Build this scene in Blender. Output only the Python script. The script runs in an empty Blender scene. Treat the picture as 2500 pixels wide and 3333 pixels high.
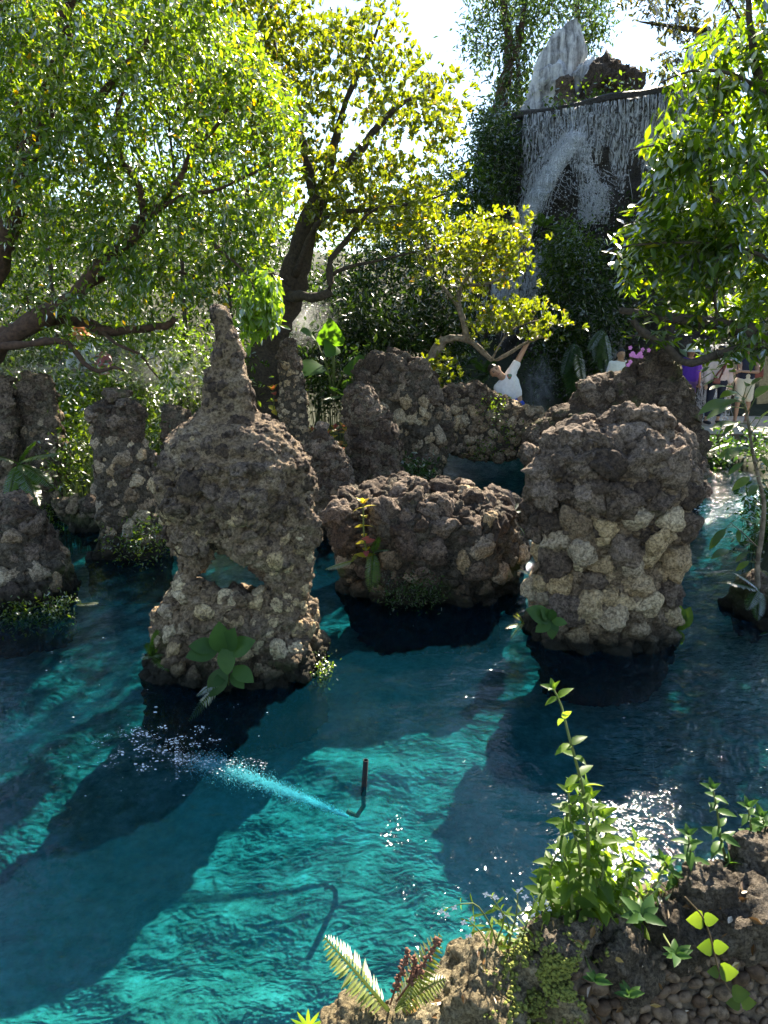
import bpy, bmesh, math, random
import numpy as np
from mathutils import Vector, Matrix, Euler

random.seed(7)
RNG = np.random.default_rng(11)
R = math.radians
scene = bpy.context.scene
col = scene.collection

# ---------------------------------------------------------------- camera
CAM_H, PITCH, FPX = 2.8, R(16.1), 2311.0
cam_data = bpy.data.cameras.new('camera')
cam_data.sensor_fit = 'VERTICAL'
cam_data.sensor_height = 36.0
cam_data.sensor_width = 27.0
cam_data.lens = 36.0 * FPX / 3333.0
cam_data.clip_start = 0.05
cam_data.clip_end = 3000
cam = bpy.data.objects.new('camera', cam_data)
cam.location = (0, 0, CAM_H)
cam.rotation_euler = (R(90) - PITCH, 0, 0)
col.objects.link(cam)
scene.camera = cam

# ---------------------------------------------------------------- sky, sun, exposure
SUN_AZ, SUN_EL = R(22), R(42)          # azimuth to the right of the view, elevation
world = bpy.data.worlds.new('World')
scene.world = world
world.use_nodes = True
wn = world.node_tree.nodes
wl = world.node_tree.links
wn.clear()
sky = wn.new('ShaderNodeTexSky')
sky.sky_type = 'NISHITA'
sky.sun_disc = False
sky.sun_elevation = SUN_EL
sky.sun_rotation = SUN_AZ
sky.air_density = 1.0
sky.dust_density = 0.2
sky.altitude = 1500
bg = wn.new('ShaderNodeBackground')
bg.inputs['Strength'].default_value = 0.088
wo = wn.new('ShaderNodeOutputWorld')
wl.new(sky.outputs[0], bg.inputs[0])
wl.new(bg.outputs[0], wo.inputs[0])
sun_data = bpy.data.lights.new('sun', 'SUN')
sun_data.energy = 5.0
sun_data.angle = R(0.53)
sun_data.color = (1.0, 0.95, 0.86)
sun = bpy.data.objects.new('sun', sun_data)
sun_dir = Vector((math.sin(SUN_AZ) * math.cos(SUN_EL), math.cos(SUN_AZ) * math.cos(SUN_EL), math.sin(SUN_EL)))
sun.rotation_euler = sun_dir.to_track_quat('Z', 'Y').to_euler()
sun.location = (8, 20, 30)
col.objects.link(sun)
scene.view_settings.view_transform = 'Standard'
scene.view_settings.look = 'None'
scene.view_settings.exposure = 2.1
scene.view_settings.gamma = 1.0
scene.view_settings.use_white_balance = True
scene.view_settings.white_balance_temperature = 7300
scene.view_settings.white_balance_tint = 10
scene.view_settings.use_curve_mapping = False
scene.cycles.max_bounces = 6
scene.cycles.transparent_max_bounces = 8
scene.cycles.volume_bounces = 0
scene.cycles.use_adaptive_sampling = True
scene.cycles.adaptive_threshold = 0.03
scene.cycles.sample_clamp_indirect = 6.0
scene.cycles.caustics_reflective = False
scene.cycles.caustics_refractive = False
scene.cycles.use_denoising = True

# ---------------------------------------------------------------- helpers: picture geometry
CP, SP = math.cos(PITCH), math.sin(PITCH)
def ray(px, py):
    xc = (px - 1250.0) / FPX
    yc = -(py - 1666.5) / FPX
    return Vector((xc, CP + yc * SP, yc * CP - SP))
def at(px, py, Y):
    d = ray(px, py)
    return Vector((0, 0, CAM_H)) + d * (Y / d.y)
def onz(px, py, z=0.0):
    d = ray(px, py)
    return Vector((0, 0, CAM_H)) + d * ((z - CAM_H) / d.z)
def ppm(p):
    """photo pixels per metre at world point p"""
    return FPX / (p[1] * CP - (p[2] - CAM_H) * SP)

# ---------------------------------------------------------------- helpers: noise
def _h(ix, iy, iz, s):
    h = (ix * 374761393 + iy * 668265263 + iz * 1440662683 + s * 974634777) & 0xffffffff
    h = ((h ^ (h >> 13)) * 1274126177) & 0xffffffff
    h = ((h ^ (h >> 16)) * 2246822519) & 0xffffffff
    h = h ^ (h >> 15)
    return (h & 0xffff) / 32767.5 - 1.0
def vnoise(P, s=0):
    P = np.asarray(P, float)
    i = np.floor(P).astype(np.int64); f = P - i
    u = f * f * (3 - 2 * f)
    x, y, z = i[:, 0], i[:, 1], i[:, 2]
    ux, uy, uz = u[:, 0], u[:, 1], u[:, 2]
    def L(a, b, t): return a + (b - a) * t
    return L(L(L(_h(x, y, z, s), _h(x+1, y, z, s), ux), L(_h(x, y+1, z, s), _h(x+1, y+1, z, s), ux), uy),
             L(L(_h(x, y, z+1, s), _h(x+1, y, z+1, s), ux), L(_h(x, y+1, z+1, s), _h(x+1, y+1, z+1, s), ux), uy), uz)
def fbm(P, o=4, s=0, g=0.5):
    P = np.asarray(P, float); r = 0; a = 1
    for k in range(o):
        r = r + a * vnoise(P * 2**k + 17.3 * k, s + k); a *= g
    return r

# ---------------------------------------------------------------- helpers: objects
WLOC = {}
def np_mesh(name, V, F, smooth=True, attr=None):
    """V (n,3); F (m,3) or (m,4) or list of arrays"""
    me = bpy.data.meshes.new(name)
    V = np.asarray(V, np.float32)
    Fs = F if isinstance(F, list) else [F]
    Fs = [np.asarray(f, np.int32) for f in Fs if len(f)]
    me.vertices.add(len(V)); me.vertices.foreach_set('co', V.ravel())
    nl = sum(f.size for f in Fs); npoly = sum(len(f) for f in Fs)
    me.loops.add(nl); me.polygons.add(npoly)
    me.loops.foreach_set('vertex_index', np.concatenate([f.ravel() for f in Fs]))
    tot = np.concatenate([np.full(len(f), f.shape[1], np.int32) for f in Fs])
    st = np.concatenate([[0], np.cumsum(tot)[:-1]]).astype(np.int32)
    me.polygons.foreach_set('loop_start', st)
    me.polygons.foreach_set('use_smooth', np.full(npoly, smooth))
    me.update(calc_edges=True)
    if attr is not None:
        a = me.attributes.new('rnd', 'FLOAT', 'POINT')
        a.data.foreach_set('value', np.asarray(attr, np.float32))
    me.validate()
    return me
def add(name, me, mat=None, parent=None, loc=(0, 0, 0), rot=None, scale=None):
    o = bpy.data.objects.new(name, me)
    col.objects.link(o)
    loc = Vector(loc)
    if me is not None and mat is not None and len(me.materials) == 0:
        me.materials.append(mat)
    if parent is not None:
        o.parent = parent
        o.location = loc - WLOC[parent.name]
    else:
        o.location = loc
    if rot is not None:
        if isinstance(rot, Matrix): rot = rot.to_euler()
        o.rotation_euler = rot
    if scale is not None:
        o.scale = scale if hasattr(scale, '__len__') else (scale,) * 3
    WLOC[o.name] = loc
    return o
def tag(o, label, cat, group=None, kind=None):
    if label: o['label'] = label
    if cat: o['category'] = cat
    if group: o['group'] = group
    if kind: o['kind'] = kind
    return o
def thing(name, label, cat, loc, group=None):
    o = add(name, None, loc=loc)
    o.empty_display_size = 0.1
    return tag(o, label, cat, group)
def structure(name, me, mat, loc=(0, 0, 0)):
    o = add(name, me, mat, loc=loc); o['kind'] = 'structure'
    return o
def stuff(o):
    o['kind'] = 'stuff'; return o
def frame(n, up=None, spin=0.0):
    """rotation matrix whose Z is n"""
    n = Vector(n).normalized()
    q = n.to_track_quat('Z', 'Y')
    return (q.to_matrix() @ Matrix.Rotation(spin, 3, 'Z'))
def axis_frame(y, z):
    """rotation matrix with Y along y and Z near z"""
    y = Vector(y).normalized(); z = Vector(z)
    x = y.cross(z)
    if x.length < 1e-4: x = y.cross(Vector((1, 0.3, 0.1)))
    x.normalize(); z = x.cross(y)
    return Matrix((x, y, z)).transposed()

class Geo:
    """collects triangles and quads for one mesh"""
    def __init__(s): s.V = []; s.T = []; s.Q = []; s.A = []; s.n = 0
    def put(s, V, T=None, Q=None, a=0.0):
        V = np.asarray(V, float).reshape(-1, 3)
        s.V.append(V)
        s.A.append(np.full(len(V), a) if np.isscalar(a) else np.asarray(a))
        if T is not None and len(T): s.T.append(np.asarray(T) + s.n)
        if Q is not None and len(Q): s.Q.append(np.asarray(Q) + s.n)
        s.n += len(V)
    def tube(s, pts, rad, sides=6, a=0.0, cap=True):
        pts = np.asarray([list(p) for p in pts], float); n = len(pts)
        rad = np.asarray(rad, float) * np.ones(n)
        t = np.gradient(pts, axis=0); t /= np.linalg.norm(t, axis=1)[:, None] + 1e-9
        ref = np.array([0.31, 0.17, 0.93]) if abs(t[0][2]) < 0.9 else np.array([0.93, 0.2, 0.1])
        u = np.cross(t, ref); u /= np.linalg.norm(u, axis=1)[:, None] + 1e-9
        v = np.cross(t, u)
        an = np.linspace(0, 2 * np.pi, sides, endpoint=False)
        ring = u[:, None, :] * np.cos(an)[None, :, None] + v[:, None, :] * np.sin(an)[None, :, None]
        V = (pts[:, None, :] + ring * rad[:, None, None]).reshape(-1, 3)
        i = np.arange(n - 1)[:, None] * sides; j = np.arange(sides)[None, :]; k = (j + 1) % sides
        Q = np.stack([i + j, i + k, i + k + sides, i + j + sides], -1).reshape(-1, 4)
        T = []
        if cap:
            V = np.vstack([V, pts[0], pts[-1]])
            T = [[n * sides, int((q + 1) % sides), q] for q in range(sides)] + \
                [[n * sides + 1, (n - 1) * sides + q, (n - 1) * sides + (q + 1) % sides] for q in range(sides)]
        s.put(V, T, Q, a)
    def leaves(s, O, D, N, L, Wd, A, droop=0.0, shape=0.45):
        """many four-triangle leaves: origins, axes, normals, lengths, widths"""
        O = np.asarray(O, float); m = len(O)
        if m == 0: return
        D = D / (np.linalg.norm(D, axis=1)[:, None] + 1e-9)
        S = np.cross(D, N); S /= np.linalg.norm(S, axis=1)[:, None] + 1e-9
        N = np.cross(S, D)
        L = np.asarray(L)[:, None] * np.ones((m, 1)); Wd = np.asarray(Wd)[:, None] * np.ones((m, 1))
        dz = np.array([0, 0, -1.0]) * L * droop
        b = O; c = O + D * L * shape - N * Wd * 0.10
        l = O + D * L * shape + S * Wd * 0.5 + N * Wd * 0.08
        r = O + D * L * shape - S * Wd * 0.5 + N * Wd * 0.08
        l2 = O + D * L * (shape + 0.28) + S * Wd * 0.36 + N * Wd * 0.03 + dz * 0.4
        r2 = O + D * L * (shape + 0.28) - S * Wd * 0.36 + N * Wd * 0.03 + dz * 0.4
        t = O + D * L + dz
        V = np.stack([b, l, l2, t, r2, r, c], 1).reshape(-1, 3)
        base = (np.arange(m) * 7)[:, None, None]
        T = base + np.array([[0, 6, 1], [0, 5, 6], [6, 2, 1], [6, 5, 4], [6, 3, 2], [6, 4, 3]])[None]
        s.put(V, T.reshape(-1, 3), None, np.repeat(A, 7))
    def mesh(s, name, smooth=True):
        V = np.vstack(s.V); F = []
        if s.T: F.append(np.vstack(s.T))
        if s.Q: F.append(np.vstack(s.Q))
        return np_mesh(name, V, F, smooth, np.concatenate(s.A))

def unit(v):
    v = np.asarray(v, float)
    return v / (np.linalg.norm(v, axis=-1, keepdims=True) + 1e-9)
def rdirs(n): return unit(RNG.normal(size=(n, 3)))

# ---------------------------------------------------------------- materials
def newmat(name):
    m = bpy.data.materials.new(name); m.use_nodes = True
    nt = m.node_tree; nt.nodes.clear()
    return m, nt.nodes, nt.links
def nd(nodes, typ, **kw):
    n = nodes.new(typ)
    for k, v in kw.items():
        if k.startswith('i_'): n.inputs[k[2:].replace('_', ' ')].default_value = v
        else: setattr(n, k, v)
    return n
def rgb(c): return (c[0], c[1], c[2], 1.0)
def ramp(nodes, stops, interp='LINEAR'):
    r = nodes.new('ShaderNodeValToRGB'); e = r.color_ramp.elements
    r.color_ramp.interpolation = interp
    while len(e) < len(stops): e.new(0.5)
    for k, (p, c) in enumerate(stops):
        e[k].position = p; e[k].color = rgb(c) if len(c) == 3 else c
    return r

def rock_mat(name, cols, moss=0.3, bump=0.6, scale=1.0, wet=True, mosscol=(0.055, 0.075, 0.014), rough=0.9):
    """crusty tufa: patches of three colours, pits, moss, an algae band at the waterline that also carries painted foot shade"""
    m, N, L = newmat(name)
    geo = nd(N, 'ShaderNodeNewGeometry'); oi = nd(N, 'ShaderNodeObjectInfo')
    n1 = nd(N, 'ShaderNodeTexNoise', i_Scale=3.5 * scale, i_Detail=5.0, i_Roughness=0.62)
    n2 = nd(N, 'ShaderNodeTexNoise', i_Scale=26.0 * scale, i_Detail=6.0, i_Roughness=0.7)
    n3 = nd(N, 'ShaderNodeTexVoronoi', i_Scale=34.0 * scale)
    for q in (n1, n2, n3): L.new(geo.outputs['Position'], q.inputs['Vector'])
    ad = nd(N, 'ShaderNodeMath', operation='MULTIPLY_ADD'); ad.inputs[1].default_value = 0.55
    L.new(n2.outputs['Fac'], ad.inputs[0])
    sc = nd(N, 'ShaderNodeMath', operation='MULTIPLY_ADD'); sc.inputs[1].default_value = 0.75; sc.inputs[2].default_value = -0.31
    L.new(n1.outputs['Fac'], sc.inputs[0]); 
    orr = nd(N, 'ShaderNodeMath', operation='MULTIPLY_ADD'); orr.inputs[1].default_value = 0.34
    L.new(oi.outputs['Random'], orr.inputs[0]); L.new(sc.outputs[0], orr.inputs[2])
    L.new(orr.outputs[0], ad.inputs[2])
    cr = ramp(N, [(0.0, cols[0]), (0.42, cols[1]), (0.75, cols[2]), (1.0, [min(1, c * 1.3) for c in cols[2]])])
    L.new(ad.outputs[0], cr.inputs[0])
    # pits darken a little
    pit = ramp(N, [(0.0, (0.35, 0.34, 0.33)), (0.28, (1, 1, 1)), (1, (1.0, 1.0, 1.0))])
    L.new(n2.outputs['Fac'], pit.inputs[0])
    mp = nd(N, 'ShaderNodeMixRGB', blend_type='MULTIPLY', i_Fac=0.8)
    pit.color_ramp.elements[0].position = 0.36; pit.color_ramp.elements[1].position = 0.52
    n5 = nd(N, 'ShaderNodeTexNoise', i_Scale=55.0 * scale, i_Detail=5.0, i_Roughness=0.75); L.new(geo.outputs['Position'], n5.inputs['Vector'])
    p2 = ramp(N, [(0.40, (0.22, 0.21, 0.20)), (0.56, (1, 1, 1))]); L.new(n5.outputs['Fac'], p2.inputs[0])
    mp0 = nd(N, 'ShaderNodeMixRGB', blend_type='MULTIPLY', i_Fac=0.75 if bump > 0.2 else 0.0); L.new(cr.outputs[0], mp0.inputs[1]); L.new(p2.outputs[0], mp0.inputs[2])
    L.new(mp0.outputs[0], mp.inputs[1]); L.new(pit.outputs[0], mp.inputs[2])
    # moss
    nm = nd(N, 'ShaderNodeTexNoise', i_Scale=2.1, i_Detail=7.0, i_Roughness=0.68)
    L.new(geo.outputs['Position'], nm.inputs['Vector'])
    sep = nd(N, 'ShaderNodeSeparateXYZ'); L.new(geo.outputs['Position'], sep.inputs[0])
    low = nd(N, 'ShaderNodeMapRange'); low.inputs['From Min'].default_value = 0.75; low.inputs['From Max'].default_value = 0.0
    low.inputs['To Min'].default_value = 0.0; low.inputs['To Max'].default_value = 0.20
    L.new(sep.outputs['Z'], low.inputs['Value'])
    sm = nd(N, 'ShaderNodeMath', operation='ADD'); L.new(nm.outputs['Fac'], sm.inputs[0]); L.new(low.outputs[0], sm.inputs[1])
    mr = nd(N, 'ShaderNodeMapRange'); mr.inputs['From Min'].default_value = 0.72 - 0.25 * moss; mr.inputs['From Max'].default_value = 0.80 - 0.2 * moss
    L.new(sm.outputs[0], mr.inputs['Value'])
    mm = nd(N, 'ShaderNodeMath', operation='MULTIPLY'); mm.inputs[1].default_value = 0.75 if moss > 0 else 0
    L.new(mr.outputs[0], mm.inputs[0])
    mx = nd(N, 'ShaderNodeMixRGB'); L.new(mm.outputs[0], mx.inputs[0]); L.new(mp.outputs[0], mx.inputs[1]); mx.inputs[2].default_value = rgb(mosscol)
    out = mx
    bs = nd(N, 'ShaderNodeBsdfPrincipled'); bs.inputs['Roughness'].default_value = rough
    bs.inputs['Specular IOR Level'].default_value = 0.3
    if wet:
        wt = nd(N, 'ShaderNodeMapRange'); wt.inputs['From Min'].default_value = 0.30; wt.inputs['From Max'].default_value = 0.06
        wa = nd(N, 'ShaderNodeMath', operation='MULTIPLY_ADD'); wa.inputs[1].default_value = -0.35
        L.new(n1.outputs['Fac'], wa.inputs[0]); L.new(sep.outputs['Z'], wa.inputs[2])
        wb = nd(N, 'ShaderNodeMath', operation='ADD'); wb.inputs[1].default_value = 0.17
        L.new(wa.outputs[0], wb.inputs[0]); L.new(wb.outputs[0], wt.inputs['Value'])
        wx = nd(N, 'ShaderNodeMixRGB'); L.new(wt.outputs[0], wx.inputs[0]); L.new(mx.outputs[0], wx.inputs[1]); wx.inputs[2].default_value = rgb((0.018, 0.017, 0.010))  # wet algae tone, with shade at the rock foot put into the colour
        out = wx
    L.new(out.outputs[0], bs.inputs['Base Color'])
    # relief
    vr = nd(N, 'ShaderNodeMath', operation='MULTIPLY_ADD'); vr.inputs[1].default_value = 0.5
    L.new(n3.outputs['Distance'], vr.inputs[0]); va_ = nd(N, 'ShaderNodeMath', operation='MULTIPLY_ADD'); va_.inputs[1].default_value = 0.5; L.new(n5.outputs['Fac'], va_.inputs[0]); L.new(n2.outputs['Fac'], va_.inputs[2]); L.new(va_.outputs[0], vr.inputs[2])
    bp = nd(N, 'ShaderNodeBump', i_Strength=bump, i_Distance=0.03)
    L.new(vr.outputs[0], bp.inputs['Height'])
    n4 = nd(N, 'ShaderNodeTexNoise', i_Scale=120.0 * scale, i_Detail=4.0, i_Roughness=0.7); L.new(geo.outputs['Position'], n4.inputs['Vector'])
    bp2 = nd(N, 'ShaderNodeBump', i_Strength=bump * 0.8, i_Distance=0.008)
    L.new(n4.outputs['Fac'], bp2.inputs['Height']); L.new(bp.outputs[0], bp2.inputs['Normal'])
    L.new(bp2.outputs[0], bs.inputs['Normal'])
    o = nd(N, 'ShaderNodeOutputMaterial'); L.new(bs.outputs[0], o.inputs[0])
    return m

def leaf_mat(name, stops, trans, tfac=0.5, gloss=0.5, rough=0.35, per_object=False):
    """stops: colours over the per-leaf random value; trans: tint of the light that comes through"""
    m, N, L = newmat(name)
    if per_object:
        oi = nd(N, 'ShaderNodeObjectInfo'); fac = oi.outputs['Random']
    else:
        a = nd(N, 'ShaderNodeAttribute', attribute_name='rnd'); fac = a.outputs['Fac']
    geo = nd(N, 'ShaderNodeNewGeometry'); nz = nd(N, 'ShaderNodeTexNoise', i_Scale=26.0, i_Detail=3.0); L.new(geo.outputs['Position'], nz.inputs['Vector'])
    fz = nd(N, 'ShaderNodeMath', operation='MULTIPLY_ADD'); fz.inputs[1].default_value = 0.5; L.new(nz.outputs['Fac'], fz.inputs[0])
    f0 = nd(N, 'ShaderNodeMath', operation='MULTIPLY_ADD'); f0.inputs[1].default_value = 1.0; f0.inputs[2].default_value = -0.25; L.new(fac, f0.inputs[0]); L.new(f0.outputs[0], fz.inputs[2])
    cr = ramp(N, stops); L.new(fz.outputs[0] if per_object else fac, cr.inputs[0])
    tr = nd(N, 'ShaderNodeMixRGB', blend_type='MULTIPLY', i_Fac=1.0); L.new(cr.outputs[0], tr.inputs[1]); tr.inputs[2].default_value = rgb(trans)
    d = nd(N, 'ShaderNodeBsdfDiffuse'); L.new(cr.outputs[0], d.inputs[0])
    t = nd(N, 'ShaderNodeBsdfTranslucent'); L.new(tr.outputs[0], t.inputs[0])
    mx = nd(N, 'ShaderNodeMixShader'); mx.inputs[0].default_value = tfac; L.new(d.outputs[0], mx.inputs[1]); L.new(t.outputs[0], mx.inputs[2])
    g = nd(N, 'ShaderNodeBsdfGlossy', i_Roughness=rough)
    f = nd(N, 'ShaderNodeFresnel', i_IOR=1.42)
    fm = nd(N, 'ShaderNodeMath', operation='MULTIPLY'); fm.inputs[1].default_value = gloss; L.new(f.outputs[0], fm.inputs[0])
    m2 = nd(N, 'ShaderNodeMixShader'); L.new(fm.outputs[0], m2.inputs[0]); L.new(mx.outputs[0], m2.inputs[1]); L.new(g.outputs[0], m2.inputs[2])
    o = nd(N, 'ShaderNodeOutputMaterial'); L.new(m2.outputs[0], o.inputs[0])
    return m

def plain(name, c, rough=0.7, noise=0.25, scale=12.0, bump=0.0, c2=None, metal=0.0, coord='Position'):
    m, N, L = newmat(name)
    geo = nd(N, 'ShaderNodeNewGeometry')
    n = nd(N, 'ShaderNodeTexNoise', i_Scale=scale, i_Detail=5.0, i_Roughness=0.65); L.new(geo.outputs['Position'], n.inputs['Vector'])
    lo = [x * (1 - noise) for x in c] if c2 is None else c2
    hi = [min(1, x * (1 + noise)) for x in c]
    cr = ramp(N, [(0.3, lo), (0.7, hi)]); L.new(n.outputs['Fac'], cr.inputs[0])
    b = nd(N, 'ShaderNodeBsdfPrincipled', i_Roughness=rough, i_Metallic=metal); L.new(cr.outputs[0], b.inputs['Base Color'])
    if bump:
        bp = nd(N, 'ShaderNodeBump', i_Strength=bump, i_Distance=0.02); L.new(n.outputs['Fac'], bp.inputs['Height']); L.new(bp.outputs[0], b.inputs['Normal'])
    o = nd(N, 'ShaderNodeOutputMaterial'); L.new(b.outputs[0], o.inputs[0])
    return m

TAN = [(0.22, 0.14, 0.07), (0.46, 0.33, 0.19), (0.62, 0.50, 0.34)]
GREY = [(0.11, 0.073, 0.044), (0.29, 0.205, 0.13), (0.50, 0.40, 0.28)]
CRUST = [(0.030, 0.022, 0.017), (0.115, 0.080, 0.057), (0.34, 0.255, 0.19)]
M = {}
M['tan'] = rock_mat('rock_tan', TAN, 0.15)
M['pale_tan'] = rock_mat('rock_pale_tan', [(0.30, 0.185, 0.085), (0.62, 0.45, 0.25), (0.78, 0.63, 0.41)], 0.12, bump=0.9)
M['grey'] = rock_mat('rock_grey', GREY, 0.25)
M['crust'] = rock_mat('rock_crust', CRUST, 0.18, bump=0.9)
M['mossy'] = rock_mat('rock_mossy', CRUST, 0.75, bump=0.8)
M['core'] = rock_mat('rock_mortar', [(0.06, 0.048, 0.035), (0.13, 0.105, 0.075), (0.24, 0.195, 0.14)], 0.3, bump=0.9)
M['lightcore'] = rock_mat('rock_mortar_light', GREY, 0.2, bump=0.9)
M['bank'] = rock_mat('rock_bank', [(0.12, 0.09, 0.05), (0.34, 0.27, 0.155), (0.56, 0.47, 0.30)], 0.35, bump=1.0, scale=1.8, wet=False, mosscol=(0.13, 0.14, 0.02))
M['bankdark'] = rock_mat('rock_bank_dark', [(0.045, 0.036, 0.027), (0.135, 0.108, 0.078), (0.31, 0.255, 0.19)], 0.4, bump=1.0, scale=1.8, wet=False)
M['bark'] = plain('bark', (0.06, 0.045, 0.033), 0.95, 0.6, 22, 0.9)
M['barkred'] = plain('bark_reddish', (0.075, 0.042, 0.028), 0.95, 0.6, 18, 0.9)
M['barkpale'] = plain('bark_pale', (0.20, 0.16, 0.115), 0.9, 0.55, 16, 0.8, c2=(0.06, 0.045, 0.03))
M['twig'] = plain('twig_bark', (0.12, 0.095, 0.065), 0.9, 0.4, 30)
# ================================================================ the land, the pool bed and the water
POOL = np.array([(-9, 0.5), (-0.9, 1.0), (0.0, 1.42), (0.7, 1.72), (1.3, 2.0), (1.9, 2.35), (2.6, 2.85), (3.3, 3.6), (3.4, 4.5),
                 (3.22, 5.4), (3.5, 6.5), (3.95, 7.3), (4.5, 8.2), (5.4, 10.0), (6.3, 11.8), (6.2, 12.5), (4.6, 12.7), (3.4, 13.2),
                 (2.4, 14.3), (1.0, 14.2), (0.6, 12.6), (-0.5, 11.9), (-1.5, 10.7), (-2.4, 10.0), (-3.6, 10.2), (-5.2, 10.5), (-9, 10.3)])
def pool_sd(X, Y):
    """signed distance to the pool outline, positive inside the water"""
    P = np.stack([X, Y], -1); d = np.full(X.shape, 1e9); ins = np.zeros(X.shape, bool)
    n = len(POOL)
    for i in range(n):
        a, b = POOL[i], POOL[(i + 1) % n]
        e = b - a; w = P - a
        t = np.clip((w @ e) / (e @ e), 0, 1)
        d = np.minimum(d, np.linalg.norm(w - t[..., None] * e, axis=-1))
        c = (a[1] > Y) != (b[1] > Y)
        xi = a[0] + (Y - a[1]) / (b[1] - a[1] + 1e-12) * e[0]
        ins ^= c & (X < xi)
    return np.where(ins, d, -d)
def sst(a, b, x):
    t = np.clip((x - a) / (b - a), 0, 1); return t * t * (3 - 2 * t)
def land_h(X, Y):
    sd = pool_sd(X, Y)
    P = np.stack([X.ravel(), Y.ravel(), 0 * X.ravel()], -1)
    nz = fbm(P * 0.6, 4, 5).reshape(X.shape)
    nf = fbm(P * 3.0, 4, 9).reshape(X.shape)
    near = sst(3.0, 2.0, Y)                                   # the bank the camera stands on
    land = 0.30 + 0.12 * nz + 0.05 * nf
    hill = sst(14.0, 25.0, Y) * (3.6 + 0.8 * nz) + sst(25, 70, Y) * 3.0
    cx = sst(4.2, 5.2, X) * sst(15.5, 14.5, X)                # behind the waterfall wall the hill is a terrace
    hill = hill * (1 - cx) + cx * (sst(20.3, 21.2, Y) * 6.6)
    hill += sst(-3.0, -9.0, X) * sst(11, 16, Y) * 1.5
    land = land + hill
    land = land * (1 - near) + near * (0.55 + 0.03 * nz + 0.015 * nf)
    far = np.hypot(X, Y) > 90
    land = np.where(far, land * 0.6, land)
    t = sst(0.05, -0.30, sd)
    bed = -0.25 - 0.18 * sst(0.0, 0.5, sd) - 0.14 * sst(0.5, 3.0, sd) + 0.05 * nz + 0.03 * nf
    return bed * (1 - t) + land * t
def nonuni(a, b, step, far, n):
    c = np.arange(a, b + 1e-6, step)
    g = np.geomspace(step * 1.6, far, n)
    return np.concatenate([a - g[::-1], c, b + g])
gx = nonuni(-9, 9, 0.11, 900, 26); gy = nonuni(-1, 16, 0.11, 900, 26)
GX, GY = np.meshgrid(gx, gy)
GZ = land_h(GX, GY)
V = np.stack([GX, GY, GZ], -1).reshape(-1, 3)
ny, nx = GX.shape
ii = (np.arange(ny - 1)[:, None] * nx + np.arange(nx - 1)[None]).ravel()
Q = np.stack([ii, ii + 1, ii + nx + 1, ii + nx], -1)

m, N, L = newmat('ground_soil_and_bed')
geo = nd(N, 'ShaderNodeNewGeometry'); sep = nd(N, 'ShaderNodeSeparateXYZ'); L.new(geo.outputs['Position'], sep.inputs[0])
n1 = nd(N, 'ShaderNodeTexNoise', i_Scale=3.4, i_Detail=6.0, i_Roughness=0.65); n2 = nd(N, 'ShaderNodeTexNoise', i_Scale=15.0, i_Detail=6.0, i_Roughness=0.7)
vo = nd(N, 'ShaderNodeTexVoronoi', i_Scale=6.5)
for q in (n1, n2, vo): L.new(geo.outputs['Position'], q.inputs['Vector'])
bed = ramp(N, [(0.35, (0.03, 0.06, 0.035)), (0.46, (0.13, 0.20, 0.12)), (0.57, (0.28, 0.38, 0.24)), (0.69, (0.50, 0.58, 0.42))])
mixn = nd(N, 'ShaderNodeMath', operation='MULTIPLY_ADD'); mixn.inputs[1].default_value = 0.5
L.new(n2.outputs['Fac'], mixn.inputs[0])
half = nd(N, 'ShaderNodeMath', operation='MULTIPLY'); half.inputs[1].default_value = 0.55; L.new(n1.outputs['Fac'], half.inputs[0]); L.new(half.outputs[0], mixn.inputs[2])
L.new(mixn.outputs[0], bed.inputs[0])
soil = ramp(N, [(0.35, (0.014, 0.016, 0.007)), (0.5, (0.026, 0.034, 0.011)), (0.65, (0.05, 0.05, 0.022))]); L.new(n2.outputs['Fac'], soil.inputs[0])
zm = nd(N, 'ShaderNodeMapRange'); zm.inputs['From Min'].default_value = -0.12; zm.inputs['From Max'].default_value = 0.02; L.new(sep.outputs['Z'], zm.inputs['Value'])
mx = nd(N, 'ShaderNodeMixRGB'); L.new(zm.outputs[0], mx.inputs[0]); L.new(bed.outputs[0], mx.inputs[1]); L.new(soil.outputs[0], mx.inputs[2])
b = nd(N, 'ShaderNodeBsdfPrincipled', i_Roughness=0.95); L.new(mx.outputs[0], b.inputs['Base Color'])
bp = nd(N, 'ShaderNodeBump', i_Strength=0.3, i_Distance=0.04); L.new(n2.outputs['Fac'], bp.inputs['Height']); L.new(bp.outputs[0], b.inputs['Normal'])
o = nd(N, 'ShaderNodeOutputMaterial'); L.new(b.outputs[0], o.inputs[0])
structure('ground', np_mesh('ground', V, Q), m)

# ---- water: a closed body; its top is rippled, its inside absorbs red
wx = np.arange(-9.5, 9.5, 0.062); wy = np.arange(0.2, 15.5, 0.062)
WX, WY = np.meshgrid(wx, wy); P = np.stack([WX.ravel(), WY.ravel(), 0 * WX.ravel()], -1)
def ripple(P):
    Pw = P.copy(); Pw[:, 0] += 0.25 * vnoise(P * 1.3, 3); Pw[:, 1] += 0.25 * vnoise(P * 1.3 + 9, 4)
    calm = 0.45 + 0.55 * np.clip(0.5 + 0.9 * vnoise(P * 0.45, 21), 0, 1)
    return calm * (0.011 * vnoise(Pw * [2.2, 3.4, 1], 1) + 0.007 * vnoise(Pw * [5.5, 7.5, 1], 2) + 0.0028 * vnoise(Pw * [11, 14, 1], 6))
WZ = ripple(P)
ny, nx = WX.shape
V = np.stack([P[:, 0], P[:, 1], WZ], -1)
ii = (np.arange(ny - 1)[:, None] * nx + np.arange(nx - 1)[None]).ravel()
Q = np.stack([ii, ii + 1, ii + nx + 1, ii + nx], -1)
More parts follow.
